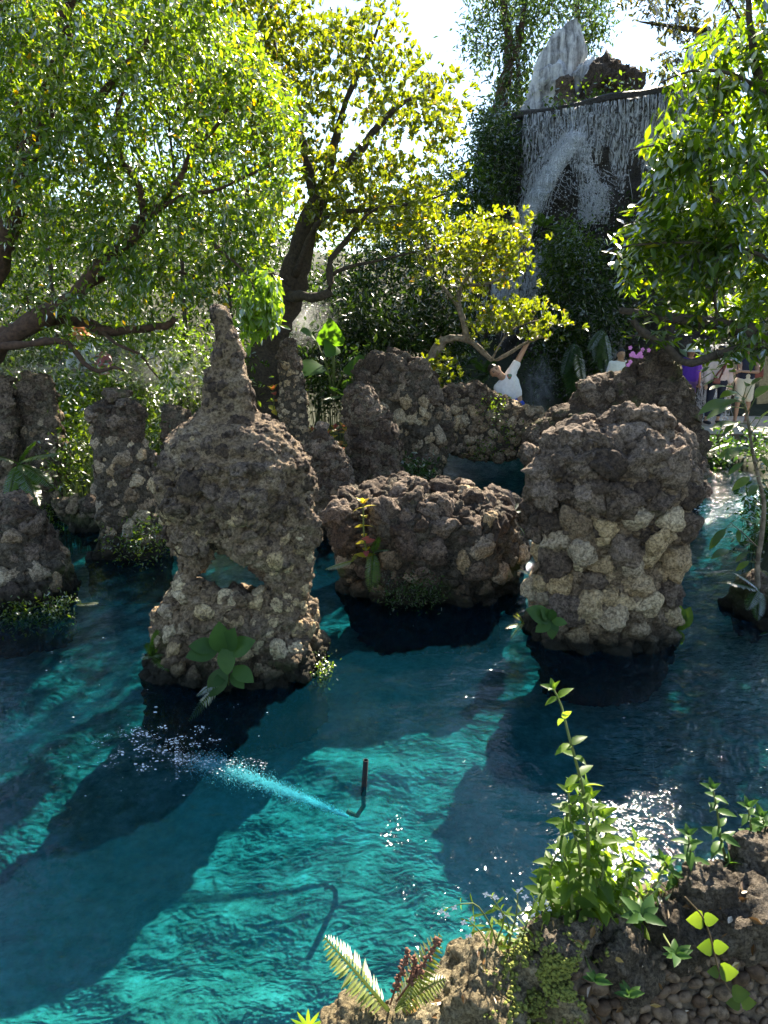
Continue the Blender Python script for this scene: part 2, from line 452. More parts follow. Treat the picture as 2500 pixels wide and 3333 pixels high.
# sides and bottom close the body
rim = np.concatenate([np.arange(nx), np.arange(1, ny) * nx + nx - 1, (ny - 1) * nx + np.arange(nx - 2, -1, -1), np.arange(ny - 2, 0, -1) * nx])
nb = len(V); low = V[rim].copy(); low[:, 2] = -3.2
V = np.vstack([V, low]); k = np.arange(len(rim)); k2 = (k + 1) % len(rim)
QS = np.stack([rim[k], nb + k, nb + k2, rim[k2]], -1)
cidx = len(V); V = np.vstack([V, [[0, 7.5, -3.2]]])
T = np.stack([nb + k2, nb + k, np.full(len(k), cidx)], -1)
m, N, L = newmat('pool_water')
geo = nd(N, 'ShaderNodeNewGeometry')
mp = nd(N, 'ShaderNodeMapping'); mp.inputs['Scale'].default_value = (1.0, 1.45, 1.0); L.new(geo.outputs['Position'], mp.inputs['Vector'])
w1 = nd(N, 'ShaderNodeTexNoise', i_Scale=7.0, i_Detail=3.0, i_Roughness=0.55, i_Distortion=0.8)
w2 = nd(N, 'ShaderNodeTexNoise', i_Scale=22.0, i_Detail=2.0, i_Roughness=0.5, i_Distortion=0.6)
for q in (w1, w2): L.new(mp.outputs[0], q.inputs['Vector'])
wp = nd(N, 'ShaderNodeTexNoise', i_Scale=0.55, i_Detail=2.0); L.new(geo.outputs['Position'], wp.inputs['Vector'])
amp = nd(N, 'ShaderNodeMapRange'); amp.inputs['From Min'].default_value = 0.35; amp.inputs['From Max'].default_value = 0.6
amp.inputs['To Min'].default_value = 0.35; amp.inputs['To Max'].default_value = 1.0; L.new(wp.outputs['Fac'], amp.inputs['Value'])
hm = nd(N, 'ShaderNodeMath', operation='MULTIPLY_ADD'); hm.inputs[1].default_value = 0.30; L.new(w2.outputs['Fac'], hm.inputs[0]); L.new(w1.outputs['Fac'], hm.inputs[2])
bp = nd(N, 'ShaderNodeBump', i_Distance=0.05); L.new(hm.outputs[0], bp.inputs['Height'])
st = nd(N, 'ShaderNodeMath', operation='MULTIPLY'); st.inputs[1].default_value = 0.55; sx_ = nd(N, 'ShaderNodeSeparateXYZ'); L.new(geo.outputs['Position'], sx_.inputs[0])
chop = nd(N, 'ShaderNodeMapRange'); chop.inputs['From Min'].default_value = 1.15; chop.inputs['From Max'].default_value = 1.8; chop.inputs['To Min'].default_value = 0.45; chop.inputs['To Max'].default_value = 2.4; L.new(sx_.outputs['X'], chop.inputs['Value'])
am2 = nd(N, 'ShaderNodeMath', operation='MULTIPLY'); L.new(amp.outputs[0], am2.inputs[0]); L.new(chop.outputs[0], am2.inputs[1])
L.new(am2.outputs[0], st.inputs[0]); L.new(st.outputs[0], bp.inputs['Strength'])
gl = nd(N, 'ShaderNodeBsdfGlossy', i_Roughness=0.05); L.new(bp.outputs[0], gl.inputs['Normal'])
tr = nd(N, 'ShaderNodeBsdfTransparent'); tr.inputs[0].default_value = rgb((0.93, 0.98, 0.98))
df = nd(N, 'ShaderNodeBsdfDiffuse'); df.inputs[0].default_value = rgb((0.002, 0.10, 0.17)); L.new(bp.outputs[0], df.inputs['Normal'])
m1 = nd(N, 'ShaderNodeMixShader'); m1.inputs[0].default_value = 0.06; L.new(tr.outputs[0], m1.inputs[1]); L.new(df.outputs[0], m1.inputs[2])
fr = nd(N, 'ShaderNodeFresnel', i_IOR=1.333); L.new(bp.outputs[0], fr.inputs['Normal'])
m2 = nd(N, 'ShaderNodeMixShader'); L.new(fr.outputs[0], m2.inputs[0]); L.new(m1.outputs[0], m2.inputs[1]); L.new(gl.outputs[0], m2.inputs[2])
va = nd(N, 'ShaderNodeVolumeAbsorption', i_Density=2.9); va.inputs[0].default_value = rgb((0.03, 0.755, 0.85))
o = nd(N, 'ShaderNodeOutputMaterial'); L.new(m2.outputs[0], o.inputs[0]); L.new(va.outputs[0], o.inputs[1])
structure('water', np_mesh('water', V, [T, np.vstack([Q, QS])]), m)
# ================================================================ rock pillars set with stones
def ico(sub):
    bm = bmesh.new(); bmesh.ops.create_icosphere(bm, subdivisions=sub, radius=1.0)
    bm.verts.ensure_lookup_table(); bm.faces.ensure_lookup_table()
    V = np.array([v.co[:] for v in bm.verts]); F = np.array([[v.index for v in f.verts] for f in bm.faces])
    bm.free(); return V, F
ICO = {k: ico(k) for k in (1, 2, 3, 4, 5)}
def stone_np(seed, sub, facet=7, rough=0.16, fine=0.05, fs=3.0):
    rng = np.random.default_rng(seed); V, F = ICO[sub]; V = V.copy()
    V *= (1 + 0.22 * vnoise(V * 1.1 + seed * 3.1, seed))[:, None]
    for _ in range(facet):
        n = unit(rng.normal(size=3)); d = rng.uniform(0.55, 0.85)
        k = V @ n - d; V -= n * (np.clip(k, 0, None) * 0.9)[:, None]
    U = unit(V)
    V += U * (rough * fbm(V * 1.9 + seed, 3, seed) + fine * fbm(V * fs * 2 + seed * 2, 3, seed + 5))[:, None]
    return V, F
STONE = [np_mesh('stone', *stone_np(100 + k, 4, 13, 0.14, 0.10, 2.2)) for k in range(9)]
CRUSTY = [np_mesh('crust_lump', *stone_np(200 + k, 4, 3, 0.30, 0.15, 2.6)) for k in range(8)]
SMALL = [stone_np(300 + k, 2, 9, 0.30, 0.25) for k in range(8)]
SMALL = [(v * [1.3, 0.85 + 0.06 * k, 0.8], f) for k, (v, f) in enumerate(SMALL)]
TINY = [stone_np(340 + k, 1, 5, 0.30, 0.25) for k in range(8)]
for me_ in STONE + CRUSTY: me_.materials.append(M['grey'])
def add_stone(kind, k, mat, root, loc, rot, sc):
    """a stone sharing its mesh with others; its material sits on the object"""
    o = add('stone', (STONE if kind == 'stone' else CRUSTY)[k], None, root, loc, rot, sc)
    o.material_slots[0].link = 'OBJECT'; o.material_slots[0].material = mat
    return o

def lathe_core(rows, yc, dr, bmin=0.12, ex=2.4, nseg=72, dz=0.035, amp=0.05, seed=0, zbot=-1.3, lean=0.0):
    """core of a pillar from its outline rows (py, x left, x right) at distance yc; dr = depth / width"""
    pr = []
    for (py, xl, xr) in rows:
        a, b_ = at(xl, py, yc), at(xr, py, yc)
        pr.append((a.z, a.x, b_.x))
    pr.sort(); pr = np.array(pr)
    if pr[0, 0] > zbot: pr = np.vstack([[zbot, pr[0, 1] + 0.05, pr[0, 2] - 0.05], pr])
    zs = np.arange(zbot, pr[-1, 0], dz)
    zs = np.append(zs, pr[-1, 0])
    xl = np.interp(zs, pr[:, 0], pr[:, 1]); xr = np.interp(zs, pr[:, 0], pr[:, 2])
    cx = (xl + xr) / 2; a = (xr - xl) / 2
    b = np.clip(a * dr, bmin * np.minimum(1, a / (a.max() * 0.4) + 0.3), None)
    th = np.linspace(0, 2 * np.pi, nseg, endpoint=False)
    c, s = np.cos(th), np.sin(th)
    sx = np.sign(c) * np.abs(c) ** (2 / ex); sy = np.sign(s) * np.abs(s) ** (2 / ex)
    X = cx[:, None] + a[:, None] * sx[None]; Y = yc + lean * zs[:, None] + b[:, None] * sy[None]; Z = zs[:, None] + 0 * X
    V = np.stack([X, Y, Z], -1).reshape(-1, 3); n = len(zs)
    i = np.arange(n - 1)[:, None] * nseg; j = np.arange(nseg)[None]; k = (j + 1) % nseg
    Q = np.stack([i + j, i + k, i + k + nseg, i + j + nseg], -1).reshape(-1, 4)
    V = np.vstack([V, [cx[0], yc, zs[0]], [cx[-1], yc + lean * zs[-1], zs[-1] + 0.01]])
    T = np.array([[n * nseg, (q + 1) % nseg, q] for q in range(nseg)] + [[n * nseg + 1, (n - 1) * nseg + q, (n - 1) * nseg + (q + 1) % nseg] for q in range(nseg)])
    return V, [T, Q]

def eval_mesh(o):
    dg = bpy.context.evaluated_depsgraph_get()
    e = o.evaluated_get(dg); me = bpy.data.meshes.new_from_object(e)
    return me
def mesh_np(me):
    me.calc_loop_triangles()
    V = np.empty(len(me.vertices) * 3, np.float32); me.vertices.foreach_get('co', V)
    F = np.empty(len(me.loop_triangles) * 3, np.int32); me.loop_triangles.foreach_get('vertices', F)
    return V.reshape(-1, 3).astype(float), F.reshape(-1, 3)
def vnormals(V, F):
    n = np.cross(V[F[:, 1]] - V[F[:, 0]], V[F[:, 2]] - V[F[:, 0]])
    N_ = np.zeros_like(V)
    for k in range(3): np.add.at(N_, F[:, k], n)
    return unit(N_)
def roughen(V, F, amp, seed, scale=5.0):
    n = vnormals(V, F)
    d = fbm(V * scale, 3, seed, 0.55) * amp + (0.5 - np.abs(fbm(V * scale * 2.6, 3, seed + 7))) * amp * 0.75
    d += (0.35 - np.abs(fbm(V * scale * 7.5, 2, seed + 9))) * amp * 0.38
    return V + n * d[:, None]
def remeshed(V, F, vox, cut=None):
    me = np_mesh('tmp', V, F); o = add('tmp', me)
    tmp = [o]
    if cut is not None:
        c = add('tmp_cut', np_mesh('tmpc', *cut)); tmp.append(c)
        md = o.modifiers.new('b', 'BOOLEAN'); md.operation = 'DIFFERENCE'; md.object = c; md.solver = 'EXACT'
    md = o.modifiers.new('r', 'REMESH'); md.mode = 'VOXEL'; md.voxel_size = vox
    me2 = eval_mesh(o)
    V2, F2 = mesh_np(me2)
    for q in tmp: bpy.data.objects.remove(q)
    bpy.data.meshes.remove(me2)
    return V2, F2

CAMV = np.array([0, 0, CAM_H])
def scatter(V, F, rmin, rmax, n, seed, zlo=-0.15, fill=0.9, back=-0.35):
    """poisson points on a surface, big ones first: position, normal, radius"""
    rng = np.random.default_rng(seed)
    tri = V[F]; cr = np.cross(tri[:, 1] - tri[:, 0], tri[:, 2] - tri[:, 0]); ar = np.linalg.norm(cr, axis=1)
    N_ = vnormals(V, F)
    cand = min(9000, n * 14)
    f = rng.choice(len(F), cand, p=ar / ar.sum())
    u = rng.random((cand, 2)); w = u.sum(1) > 1; u[w] = 1 - u[w]
    p = tri[f, 0] + u[:, :1] * (tri[f, 1] - tri[f, 0]) + u[:, 1:] * (tri[f, 2] - tri[f, 0])
    nn = unit(N_[F[f]].mean(1))
    face = np.sum(nn * unit(CAMV - p), 1)
    ok = (p[:, 2] > zlo) & (face > back); p, nn, face = p[ok], nn[ok], face[ok]
    r = rmin + (rmax - rmin) * rng.random(len(p)) ** 1.8
    o = np.argsort(-r); p, nn, r, face = p[o], nn[o], r[o], face[o]
    keep = np.zeros(len(p), bool); K = np.empty((0, 3)); KR = np.empty(0)
    for i in range(len(p)):
        if len(K):
            d2 = np.sum((K - p[i]) ** 2, 1)
            if np.any(d2 < ((KR + r[i]) * fill) ** 2): continue
        keep[i] = True; K = np.vstack([K, p[i]]); KR = np.append(KR, r[i])
        if keep.sum() >= n: break
    return p[keep], nn[keep], r[keep], face[keep]

def rock(name, label, rows, yc, dr=0.8, rmin=0.05, rmax=0.1, n=150, seed=1, amp=0.05, vox=0.03, kind='stone', mats=('tan', 'grey'),
         crust_above=None, cut=None, small=250, rs=(0.02, 0.045), core='core', zbot=-2.3, lean=0.0, flat=0.62, cat='rock pillar', group='stone set rock pillars in the pool',
         ex=2.4, fill=0.88, zlo=-0.15, light_below=None, sink=0.30, smallres=2, keepout=None, taper=None):
    V, F = lathe_core(rows, yc, dr, ex=ex, seed=seed, zbot=zbot, lean=lean)
    V, F = remeshed(V, F, vox, cut)
    V = roughen(V, F, amp * (1 if not taper else np.where(V[:, 2] > 1.7, 0.42, 1.0)), seed)
    base = V[V[:, 2] < 0.15].mean(0) if (V[:, 2] < 0.15).any() else V.mean(0)
    zb = min(V[:, 2].min(), 0)
    root = thing(name, label, cat, (base[0], base[1], max(zb, -1.7)), group)
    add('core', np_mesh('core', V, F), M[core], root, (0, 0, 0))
    root['kind'] = 'thing'
    rng = np.random.default_rng(seed + 50)
    zt = V[:, 2].max()
    p, nn, r, face = scatter(V, F, rmin, rmax, n, seed, fill=fill, zlo=zlo)
    for i in range(len(p)):
        if keepout is not None and keepout(p[i], r[i] * 1.25): continue
        z = p[i, 2] + rng.normal() * 0.26
        if crust_above is not None and z > crust_above: mt, kd = 'crust', ('crust' if rng.random() < 0.75 else kind)
        else: mt, kd = mats[int(rng.random() ** 1.3 * len(mats)) % len(mats)], kind
        k = int(rng.integers(8))
        rot = frame(nn[i] + rng.normal(size=3) * 0.18, spin=rng.uniform(0, 6.28))
        s = r[i] * 1.22 * (taper(p[i, 2]) if taper else 1)
        sk = sink
        sc = (s * rng.uniform(0.85, 1.25), s * rng.uniform(0.8, 1.1), s * flat * rng.uniform(0.8, 1.25))
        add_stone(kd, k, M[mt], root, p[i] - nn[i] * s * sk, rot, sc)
    if small:
        ps, ns, r2, _ = scatter(V, F, rs[0], rs[1], small, seed + 9, fill=0.7, zlo=zlo)
        G = [Geo(), Geo()]
        src = SMALL if smallres == 2 else TINY
        for i in range(len(ps)):
            if keepout is not None and keepout(ps[i], r2[i] * 0.9): continue
            SV, SF = src[int(rng.integers(8))]
            Rm = np.array(frame(ns[i], spin=rng.uniform(0, 6.28)))
            W_ = (SV * [1, 1, 0.8] * r2[i] * 1.2) @ Rm.T + ps[i] - ns[i] * r2[i] * 0.4
            hi = crust_above is not None and ps[i, 2] + rng.normal() * 0.26 > crust_above
            G[1 if hi else 0].put(W_, SF)
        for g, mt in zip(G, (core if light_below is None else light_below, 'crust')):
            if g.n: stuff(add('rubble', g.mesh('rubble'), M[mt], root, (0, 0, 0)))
    return root, V, F

def crop(ox, oy, s, rows):
    return [(oy + y * s, ox + a * s, ox + b * s) for (y, a, b) in rows]

PILLAR = {}
# ---- the pillar with a window and a spire
rows = crop(400, 950, 0.633, [(97, 474, 520), (120, 466, 536), (180, 464, 566), (300, 460, 598), (400, 438, 620), (500, 432, 642), (600, 417, 676), (640, 394, 720), (662, 358, 756),
     (690, 298, 798), (760, 225, 872), (850, 210, 925), (950, 192, 962), (1100, 200, 985), (1200, 228, 992), (1300, 270, 960), (1370, 290, 945),
     (1440, 272, 940), (1540, 215, 970), (1650, 205, 985), (1750, 170, 1012), (1850, 135, 1036), (1950, 135, 1046), (2020, 150, 1030)])
YC1 = 5.32
hole = [(466, 1340), (440, 1410), (404, 1462), (480, 1500), (560, 1502), (640, 1498), (726, 1490), (694, 1440), (656, 1396), (625, 1374), (575, 1376), (540, 1366), (500, 1358)]
hv = []
for (hx, hy) in hole:
    d = ray(400 + hx * 0.633, 950 + hy * 0.633)
    for Yq in (4.3, 6.6): hv.append(Vector((0, 0, CAM_H)) + d * (Yq / d.y))
hn = len(hole)
# the far mouth of the window is wider, so that the light falls in
hm_ = sum((hv[2 * i] for i in range(hn)), Vector()) / hn
hc = sum((hv[2 * i + 1] for i in range(hn)), Vector()) / hn
def grow(v, c_, k): d_ = v - c_; return c_ + Vector((d_.x * k, d_.y, d_.z * (k + 0.45)))
hv = [grow(v, hm_, 1.2) if i % 2 == 0 else grow(v, hc, 1.5) for i, v in enumerate(hv)]
HQ = [[2 * i, 2 * i + 1, 2 * ((i + 1) % hn) + 1, 2 * ((i + 1) % hn)] for i in range(hn)]
hv2 = hv + [sum((hv[2 * i] for i in range(hn)), Vector()) / hn, sum((hv[2 * i + 1] for i in range(hn)), Vector()) / hn]
HT = [[2 * hn, 2 * i, 2 * ((i + 1) % hn)] for i in range(hn)] + [[2 * hn + 1, 2 * ((i + 1) % hn) + 1, 2 * i + 1] for i in range(hn)]
cut = (np.array([list(v) for v in hv2]), [np.array(HT), np.array(HQ)])
HPOLY = np.array([(400 + hx * 0.633, 950 + hy * 0.633) for hx, hy in hole])
def pip(poly, x, y):
    ins = np.zeros(np.shape(x), bool); n = len(poly)
    for i in range(n):
        a, b = poly[i], poly[(i + 1) % n]
        c = (a[1] > y) != (b[1] > y)
        ins ^= c & (x < a[0] + (y - a[1]) / (b[1] - a[1] + 1e-12) * (b[0] - a[0]))
    return ins
def topx(p):
    dx, dy, dz = p[0], p[1], p[2] - CAM_H
    zc = dy * CP - dz * SP; yc = dy * SP + dz * CP
    return 1250 + FPX * dx / zc, 1666.5 - FPX * yc / zc
def in_hole(p, r):
    x, y = topx(p); m = r * 420
    an = np.linspace(0, 6.28, 12)
    return bool(pip(HPOLY, x, y)) or bool(np.any(pip(HPOLY, x + m * np.cos(an), y + m * np.sin(an))))
PILLAR['window'] = rock('rock_pillar', 'tall brown rock pillar with a pointed spire and a window hole through its middle', rows, YC1, 0.62, 0.036, 0.088, 300, 3,
     0.075, 0.016, mats=('pale_tan', 'pale_tan', 'tan', 'grey'), crust_above=1.2, cut=cut, small=800, rs=(0.016, 0.036), core='lightcore', fill=0.84, keepout=in_hole, taper=lambda z: 1.0 if z < 0.75 else (0.8 if z < 1.75 else 0.5))
tp = at(713, 1014, YC1)
cs_ = STONE[2].copy(); cs_.materials.clear()
add('cap_stone', cs_, M['tan'], PILLAR['window'][0], tp, Euler((0.3, 0.2, 0)), (0.046, 0.042, 0.04))

# ---- the broad pillar on the right
rows = [(y + max(0, 45 * (1 - (y - 1300) / 350)), a + 24, b_ - 44) for (y, a, b_) in crop(1600, 1250, 0.5425, [(88, 880, 960), (118, 740, 1030), (165, 590, 1110), (220, 470, 1175), (290, 360, 1228), (400, 255, 1262), (500, 235, 1262), (600, 215, 1256), (700, 235, 1225),
     (800, 230, 1210), (950, 262, 1172), (1050, 282, 1158), (1130, 250, 1145), (1200, 205, 1145), (1300, 195, 1130), (1450, 205, 1112), (1550, 215, 1105), (1620, 240, 1100), (1680, 260, 1090)])]
PILLAR['broad'] = rock('rock_pillar', 'broad rounded rock pillar of big set stones, tallest thing right of the low rock island', rows, 5.85, 0.72, 0.062, 0.13, 300, 5,
     0.055, 0.017, mats=('pale_tan', 'tan', 'grey'), crust_above=0.9, small=420, rs=(0.018, 0.042), core='lightcore', fill=0.74, sink=0.12, flat=0.72)
# ---- the low island
rows = crop(900, 1500, 0.5425, [(135, 640, 860), (165, 560, 960), (205, 440, 1120), (250, 360, 1300), (300, 335, 1400), (400, 335, 1440), (500, 350, 1448), (600, 378, 1428), (700, 405, 1408), (800, 435, 1378), (880, 470, 1330)])
PILLAR['island'] = rock('rock_island', 'low wide rock island carrying a coleus and ferns between the two big pillars', rows, 6.95, 0.62, 0.06, 0.13, 220, 8,
     0.085, 0.019, mats=('grey', 'crust', 'tan'), crust_above=0.75, small=300, rs=(0.025, 0.05), cat='rock island', group=None, kind='stone', zlo=-0.1)
# ---- boulder cut by the left edge
rows = crop(0, 1200, 0.407, [(1062, 20, 130), (1100, -90, 215), (1160, -170, 270), (1250, -230, 330), (1350, -260, 370), (1450, -280, 415), (1550, -290, 470), (1650, -290, 510), (1750, -300, 540), (1850, -300, 570), (1950, -300, 575), (2050, -290, 540)])
PILLAR['edge'] = rock('rock_island', 'dark rounded rock island cut off by the left edge of the picture', rows, 6.75, 0.8, 0.05, 0.115, 170, 12,
     0.07, 0.021, mats=('grey', 'crust', 'tan'), crust_above=0.72, small=260, rs=(0.02, 0.045), cat='rock island', group=None)
# ---- square column with a loose slab on top
rows = crop(0, 900, 0.5425, [(755, 570, 800), (775, 560, 822), (850, 560, 845), (950, 565, 850), (1000, 578, 860), (1100, 583, 895), (1200, 585, 920), (1300, 590, 932), (1400, 605, 932), (1500, 635, 930), (1600, 605, 950), (1680, 575, 1000), (1740, 560, 1010)])
PILLAR['column'] = rock('rock_pillar', 'square rock column with a loose dark slab lying on its top', rows, 8.0, 0.75, 0.05, 0.11, 190, 15,
     0.035, 0.028, mats=('grey', 'tan', 'grey'), crust_above=1.25, small=260, rs=(0.02, 0.045), core='core', ex=3.2)
cb = at(376, 1285, 8.0)
slab = add('rock_slab', np_mesh('slab', stone_np(77, 4, 9, 0.10, 0.05)[0] * [0.20, 0.16, 0.105], ICO[4][1]), M['mossy'], loc=cb, rot=Euler((0.02, 0.05, 0.1)))
tag(slab, 'dark mossy block of rock lying on top of the square column', 'rock')
# ---- back columns on the left bank
rows = crop(0, 900, 0.5425, [(595, 150, 230), (620, 115, 300), (700, 108, 318), (760, 108, 338), (850, 115, 365), (950, 130, 375), (1050, 130, 380), (1150, 138, 388), (1300, 130, 400)])
PILLAR['back1'] = rock('rock_pillar', 'dark blunt rock column standing behind the big fern at left', rows, 9.6, 0.7, 0.05, 0.10, 130, 18, 0.035, 0.03, mats=('grey', 'crust'), crust_above=1.5, small=150, rs=(0.025, 0.05), zbot=-0.3, zlo=0.1, smallres=1)
rows = crop(0, 900, 0.5425, [(640, -60, 30), (680, -100, 75), (800, -110, 85), (950, -115, 95), (1100, -115, 100), (1300, -120, 110)])
PILLAR['back2'] = rock('rock_pillar', 'dark rock column half cut off at the left edge above the ferns', rows, 9.3, 0.7, 0.05, 0.10, 90, 21, 0.035, 0.03, mats=('crust', 'grey'), crust_above=1.2, small=120, rs=(0.025, 0.05), zbot=-0.3, zlo=0.1, smallres=1)
rows = crop(400, 950, 0.633, [(248, 825, 868), (270, 812, 885), (350, 807, 905), (450, 807, 925), (600, 808, 942), (700, 812, 955), (800, 815, 965), (950, 820, 980)])
PILLAR['slim'] = rock('rock_pillar', 'slim upright rock column in front of the big dark tree trunk', rows, 9.9, 0.8, 0.03, 0.06, 200, 24, 0.025, 0.025, mats=('grey', 'tan'), crust_above=2.1, small=200, rs=(0.02, 0.035), zbot=-0.3, zlo=0.1, smallres=1)
rows = crop(400, 950, 0.633, [(688, 1010, 1042), (720, 990, 1055), (800, 945, 1095), (870, 935, 1160), (1000, 970, 1175), (1150, 985, 1195), (1290, 1000, 1200)])
PILLAR['pinnacle'] = rock('rock_pillar', 'small dark pinnacle tucked between the spired pillar and the leaning slab', rows, 8.7, 0.8, 0.045, 0.085, 130, 27, 0.05, 0.028, mats=('grey', 'crust', 'grey'), crust_above=0.6, small=180, rs=(0.02, 0.045), smallres=1)
rows = crop(900, 950, 0.5425, [(557, 465, 520), (590, 432, 568), (650, 420, 615), (700, 418, 648), (800, 425, 698), (900, 442, 728), (1000, 452, 736), (1100, 462, 744), (1200, 475, 748), (1300, 480, 748)])
PILLAR['leaning'] = rock('rock_pillar', 'leaning dark rock slab with a slanting right side behind the low island', rows, 9.5, 0.55, 0.045, 0.09, 150, 30, 0.045, 0.028, mats=('crust', 'grey'), crust_above=0.55, small=220, rs=(0.02, 0.045), smallres=1)
rows = crop(900, 950, 0.5425, [(368, 700, 775), (400, 560, 790), (450, 530, 900), (500, 490, 920), (550, 480, 960), (650, 490, 965), (720, 555, 1025), (800, 605, 1060), (900, 655, 1045), (1000, 700, 1010), (1100, 735, 985), (1180, 760, 965)])
PILLAR['cluster'] = rock('rock_pillar', 'large clustered rock pillar with a lumpy crown left of the small stone bridge', rows, 11.6, 0.6, 0.07, 0.14, 190, 33, 0.07, 0.035, mats=('grey', 'tan', 'crust'), crust_above=1.55, small=240, rs=(0.03, 0.06), smallres=1)
rows = crop(1600, 950, 0.5425, [(345, 950, 1000), (365, 940, 1030), (410, 850, 1075), (470, 790, 1130), (520, 600, 1150), (560, 520, 1175), (600, 510, 1210), (690, 480, 1225), (740, 350, 1235), (830, 240, 1250), (900, 200, 1260), (1000, 200, 1260), (1150, 220, 1250)])
PILLAR['mossy'] = rock('rock_mass', 'dark mossy rock mass behind the broad pillar, topped by pink orchids', rows, 11.0, 0.35, 0.07, 0.15, 230, 36, 0.08, 0.035, mats=('mossy', 'crust', 'mossy'), crust_above=3.0, small=250, rs=(0.03, 0.06), core='mossy', cat='rock', group=None, smallres=1)
# ---- little rocks
rows = crop(900, 1500, 0.5425, [(208, 1400, 1440), (225, 1372, 1475), (260, 1365, 1500), (320, 1370, 1510), (420, 1380, 1510)])
rock('small_rock', 'small dark rock poking from the water left of the broad pillar', rows, 7.6, 0.8, 0.03, 0.06, 45, 39, 0.03, 0.028, mats=('crust',), small=40, rs=(0.02, 0.03), cat='rock', group=None, smallres=1)
rows = crop(0, 900, 0.5425, [(785, 980, 1060), (810, 970, 1120), (860, 975, 1150), (950, 985, 1160), (1100, 985, 1165)])
rock('small_rock', 'small mossy rock stump behind the left shoulder of the spired pillar', rows, 9.4, 0.8, 0.04, 0.08, 60, 42, 0.03, 0.03, mats=('mossy', 'crust'), small=60, rs=(0.02, 0.04), zbot=-0.3, zlo=0.1, cat='rock', group=None, smallres=1)
rows = crop(0, 1200, 0.407, [(1040, 420, 800), (1100, 430, 830), (1180, 470, 860), (1250, 560, 880), (1320, 640, 900), (1400, 720, 920), (1500, 780, 930)])
rock('low_wall', 'low dark stone wall beside the left channel joining the square column', rows, 8.9, 0.35, 0.05, 0.11, 80, 45, 0.04, 0.03, mats=('crust', 'grey'), small=80, rs=(0.03, 0.05), cat='wall', group=None, smallres=1)
rows = [(1890, 2440, 2560), (1930, 2425, 2640), (1990, 2405, 2700), (2050, 2400, 2740), (2120, 2430, 2760), (2200, 2450, 2780)]
rock('bank_rock', 'dark mossy rock at the right edge where the thin sapling grows', rows, 6.2, 0.9, 0.05, 0.10, 80, 48, 0.06, 0.03, mats=('mossy', 'crust'), small=60, rs=(0.02, 0.04), core='mossy', cat='rock', group=None, smallres=1)

# ---- the little stone bridge: a parapet wall with an arched underside
YB = 11.9
prof = [(955, 640), (1040, 590), (1130, 575), (1220, 572), (1300, 622), (1380, 645), (1440, 672), (1500, 690), (1560, 712), (1650, 755), (1760, 800)]
under = [(955, 905), (1040, 950), (1120, 985), (1220, 1010), (1350, 1020), (1500, 1010), (1650, 1010), (1760, 1010)]
G = Geo(); cxs = np.linspace(955, 1760, 46)
tz = np.interp(cxs, [p[0] for p in prof], [p[1] for p in prof]); uz = np.interp(cxs, [p[0] for p in under], [p[1] for p in under])
ringv = []
for c_, t_, u_ in zip(cxs, tz, uz):
    a = at(900 + c_ * 0.5425, 950 + t_ * 0.5425, YB); b_ = at(900 + c_ * 0.5425, 950 + u_ * 0.5425, YB)
    for q in range(16):
        an = 2 * math.pi * q / 16
        zc, hz = (a.z + b_.z) / 2, (a.z - b_.z) / 2
        cs, sn = math.cos(an), math.sin(an)
        ringv.append((a.x, YB + 0.2 + 0.24 * math.copysign(abs(cs) ** 0.5, cs), zc + hz * math.copysign(abs(sn) ** 0.5, sn)))
ringv = np.array(ringv); n = len(cxs)
i = np.arange(n - 1)[:, None] * 16; j = np.arange(16)[None]; k = (j + 1) % 16
Qb = np.stack([i + j, i + j + 16, i + k + 16, i + k], -1).reshape(-1, 4)
caps = np.array([[q, (q + 1) % 16, n * 16] for q in range(16)] + [[(n - 1) * 16 + (q + 1) % 16, (n - 1) * 16 + q, n * 16 + 1] for q in range(16)])
ringv = np.vstack([ringv, ringv[:16].mean(0), ringv[(n - 1) * 16:].mean(0)])
V, F = remeshed(ringv, [caps, Qb], 0.035); V = roughen(V, F, 0.045, 61)
root = thing('stone_bridge', 'small rough stone bridge parapet in front of the boy in white', 'bridge', (ringv[:, 0].mean(), YB, 0.3)); root['kind'] = 'thing'
add('core', np_mesh('core', V, F), M['core'], root)
p, nn, r, face = scatter(V, F, 0.06, 0.12, 200, 62, zlo=0.2, fill=0.85)
for q in range(len(p)):
    mt = 'crust' if p[q, 2] > 1.25 else ('tan' if RNG.random() < 0.55 else 'grey')
    add_stone('stone' if mt != 'crust' else 'crust', int(RNG.integers(8)), M[mt], root, p[q] - nn[q] * r[q] * 0.25,
        frame(nn[q], spin=RNG.uniform(0, 6)), (r[q] * 1.3, r[q] * 1.1, r[q] * 0.75))
ps, ns, r2, _ = scatter(V, F, 0.025, 0.05, 220, 63, zlo=0.2, fill=0.7)
g = Geo()
for q in range(len(ps)):
    SV, SF = TINY[q % 8]; g.put((SV * r2[q] * 1.2) @ np.array(frame(ns[q], spin=q)).T + ps[q], SF)
stuff(add('rubble', g.mesh('rubble'), M['grey'], root))
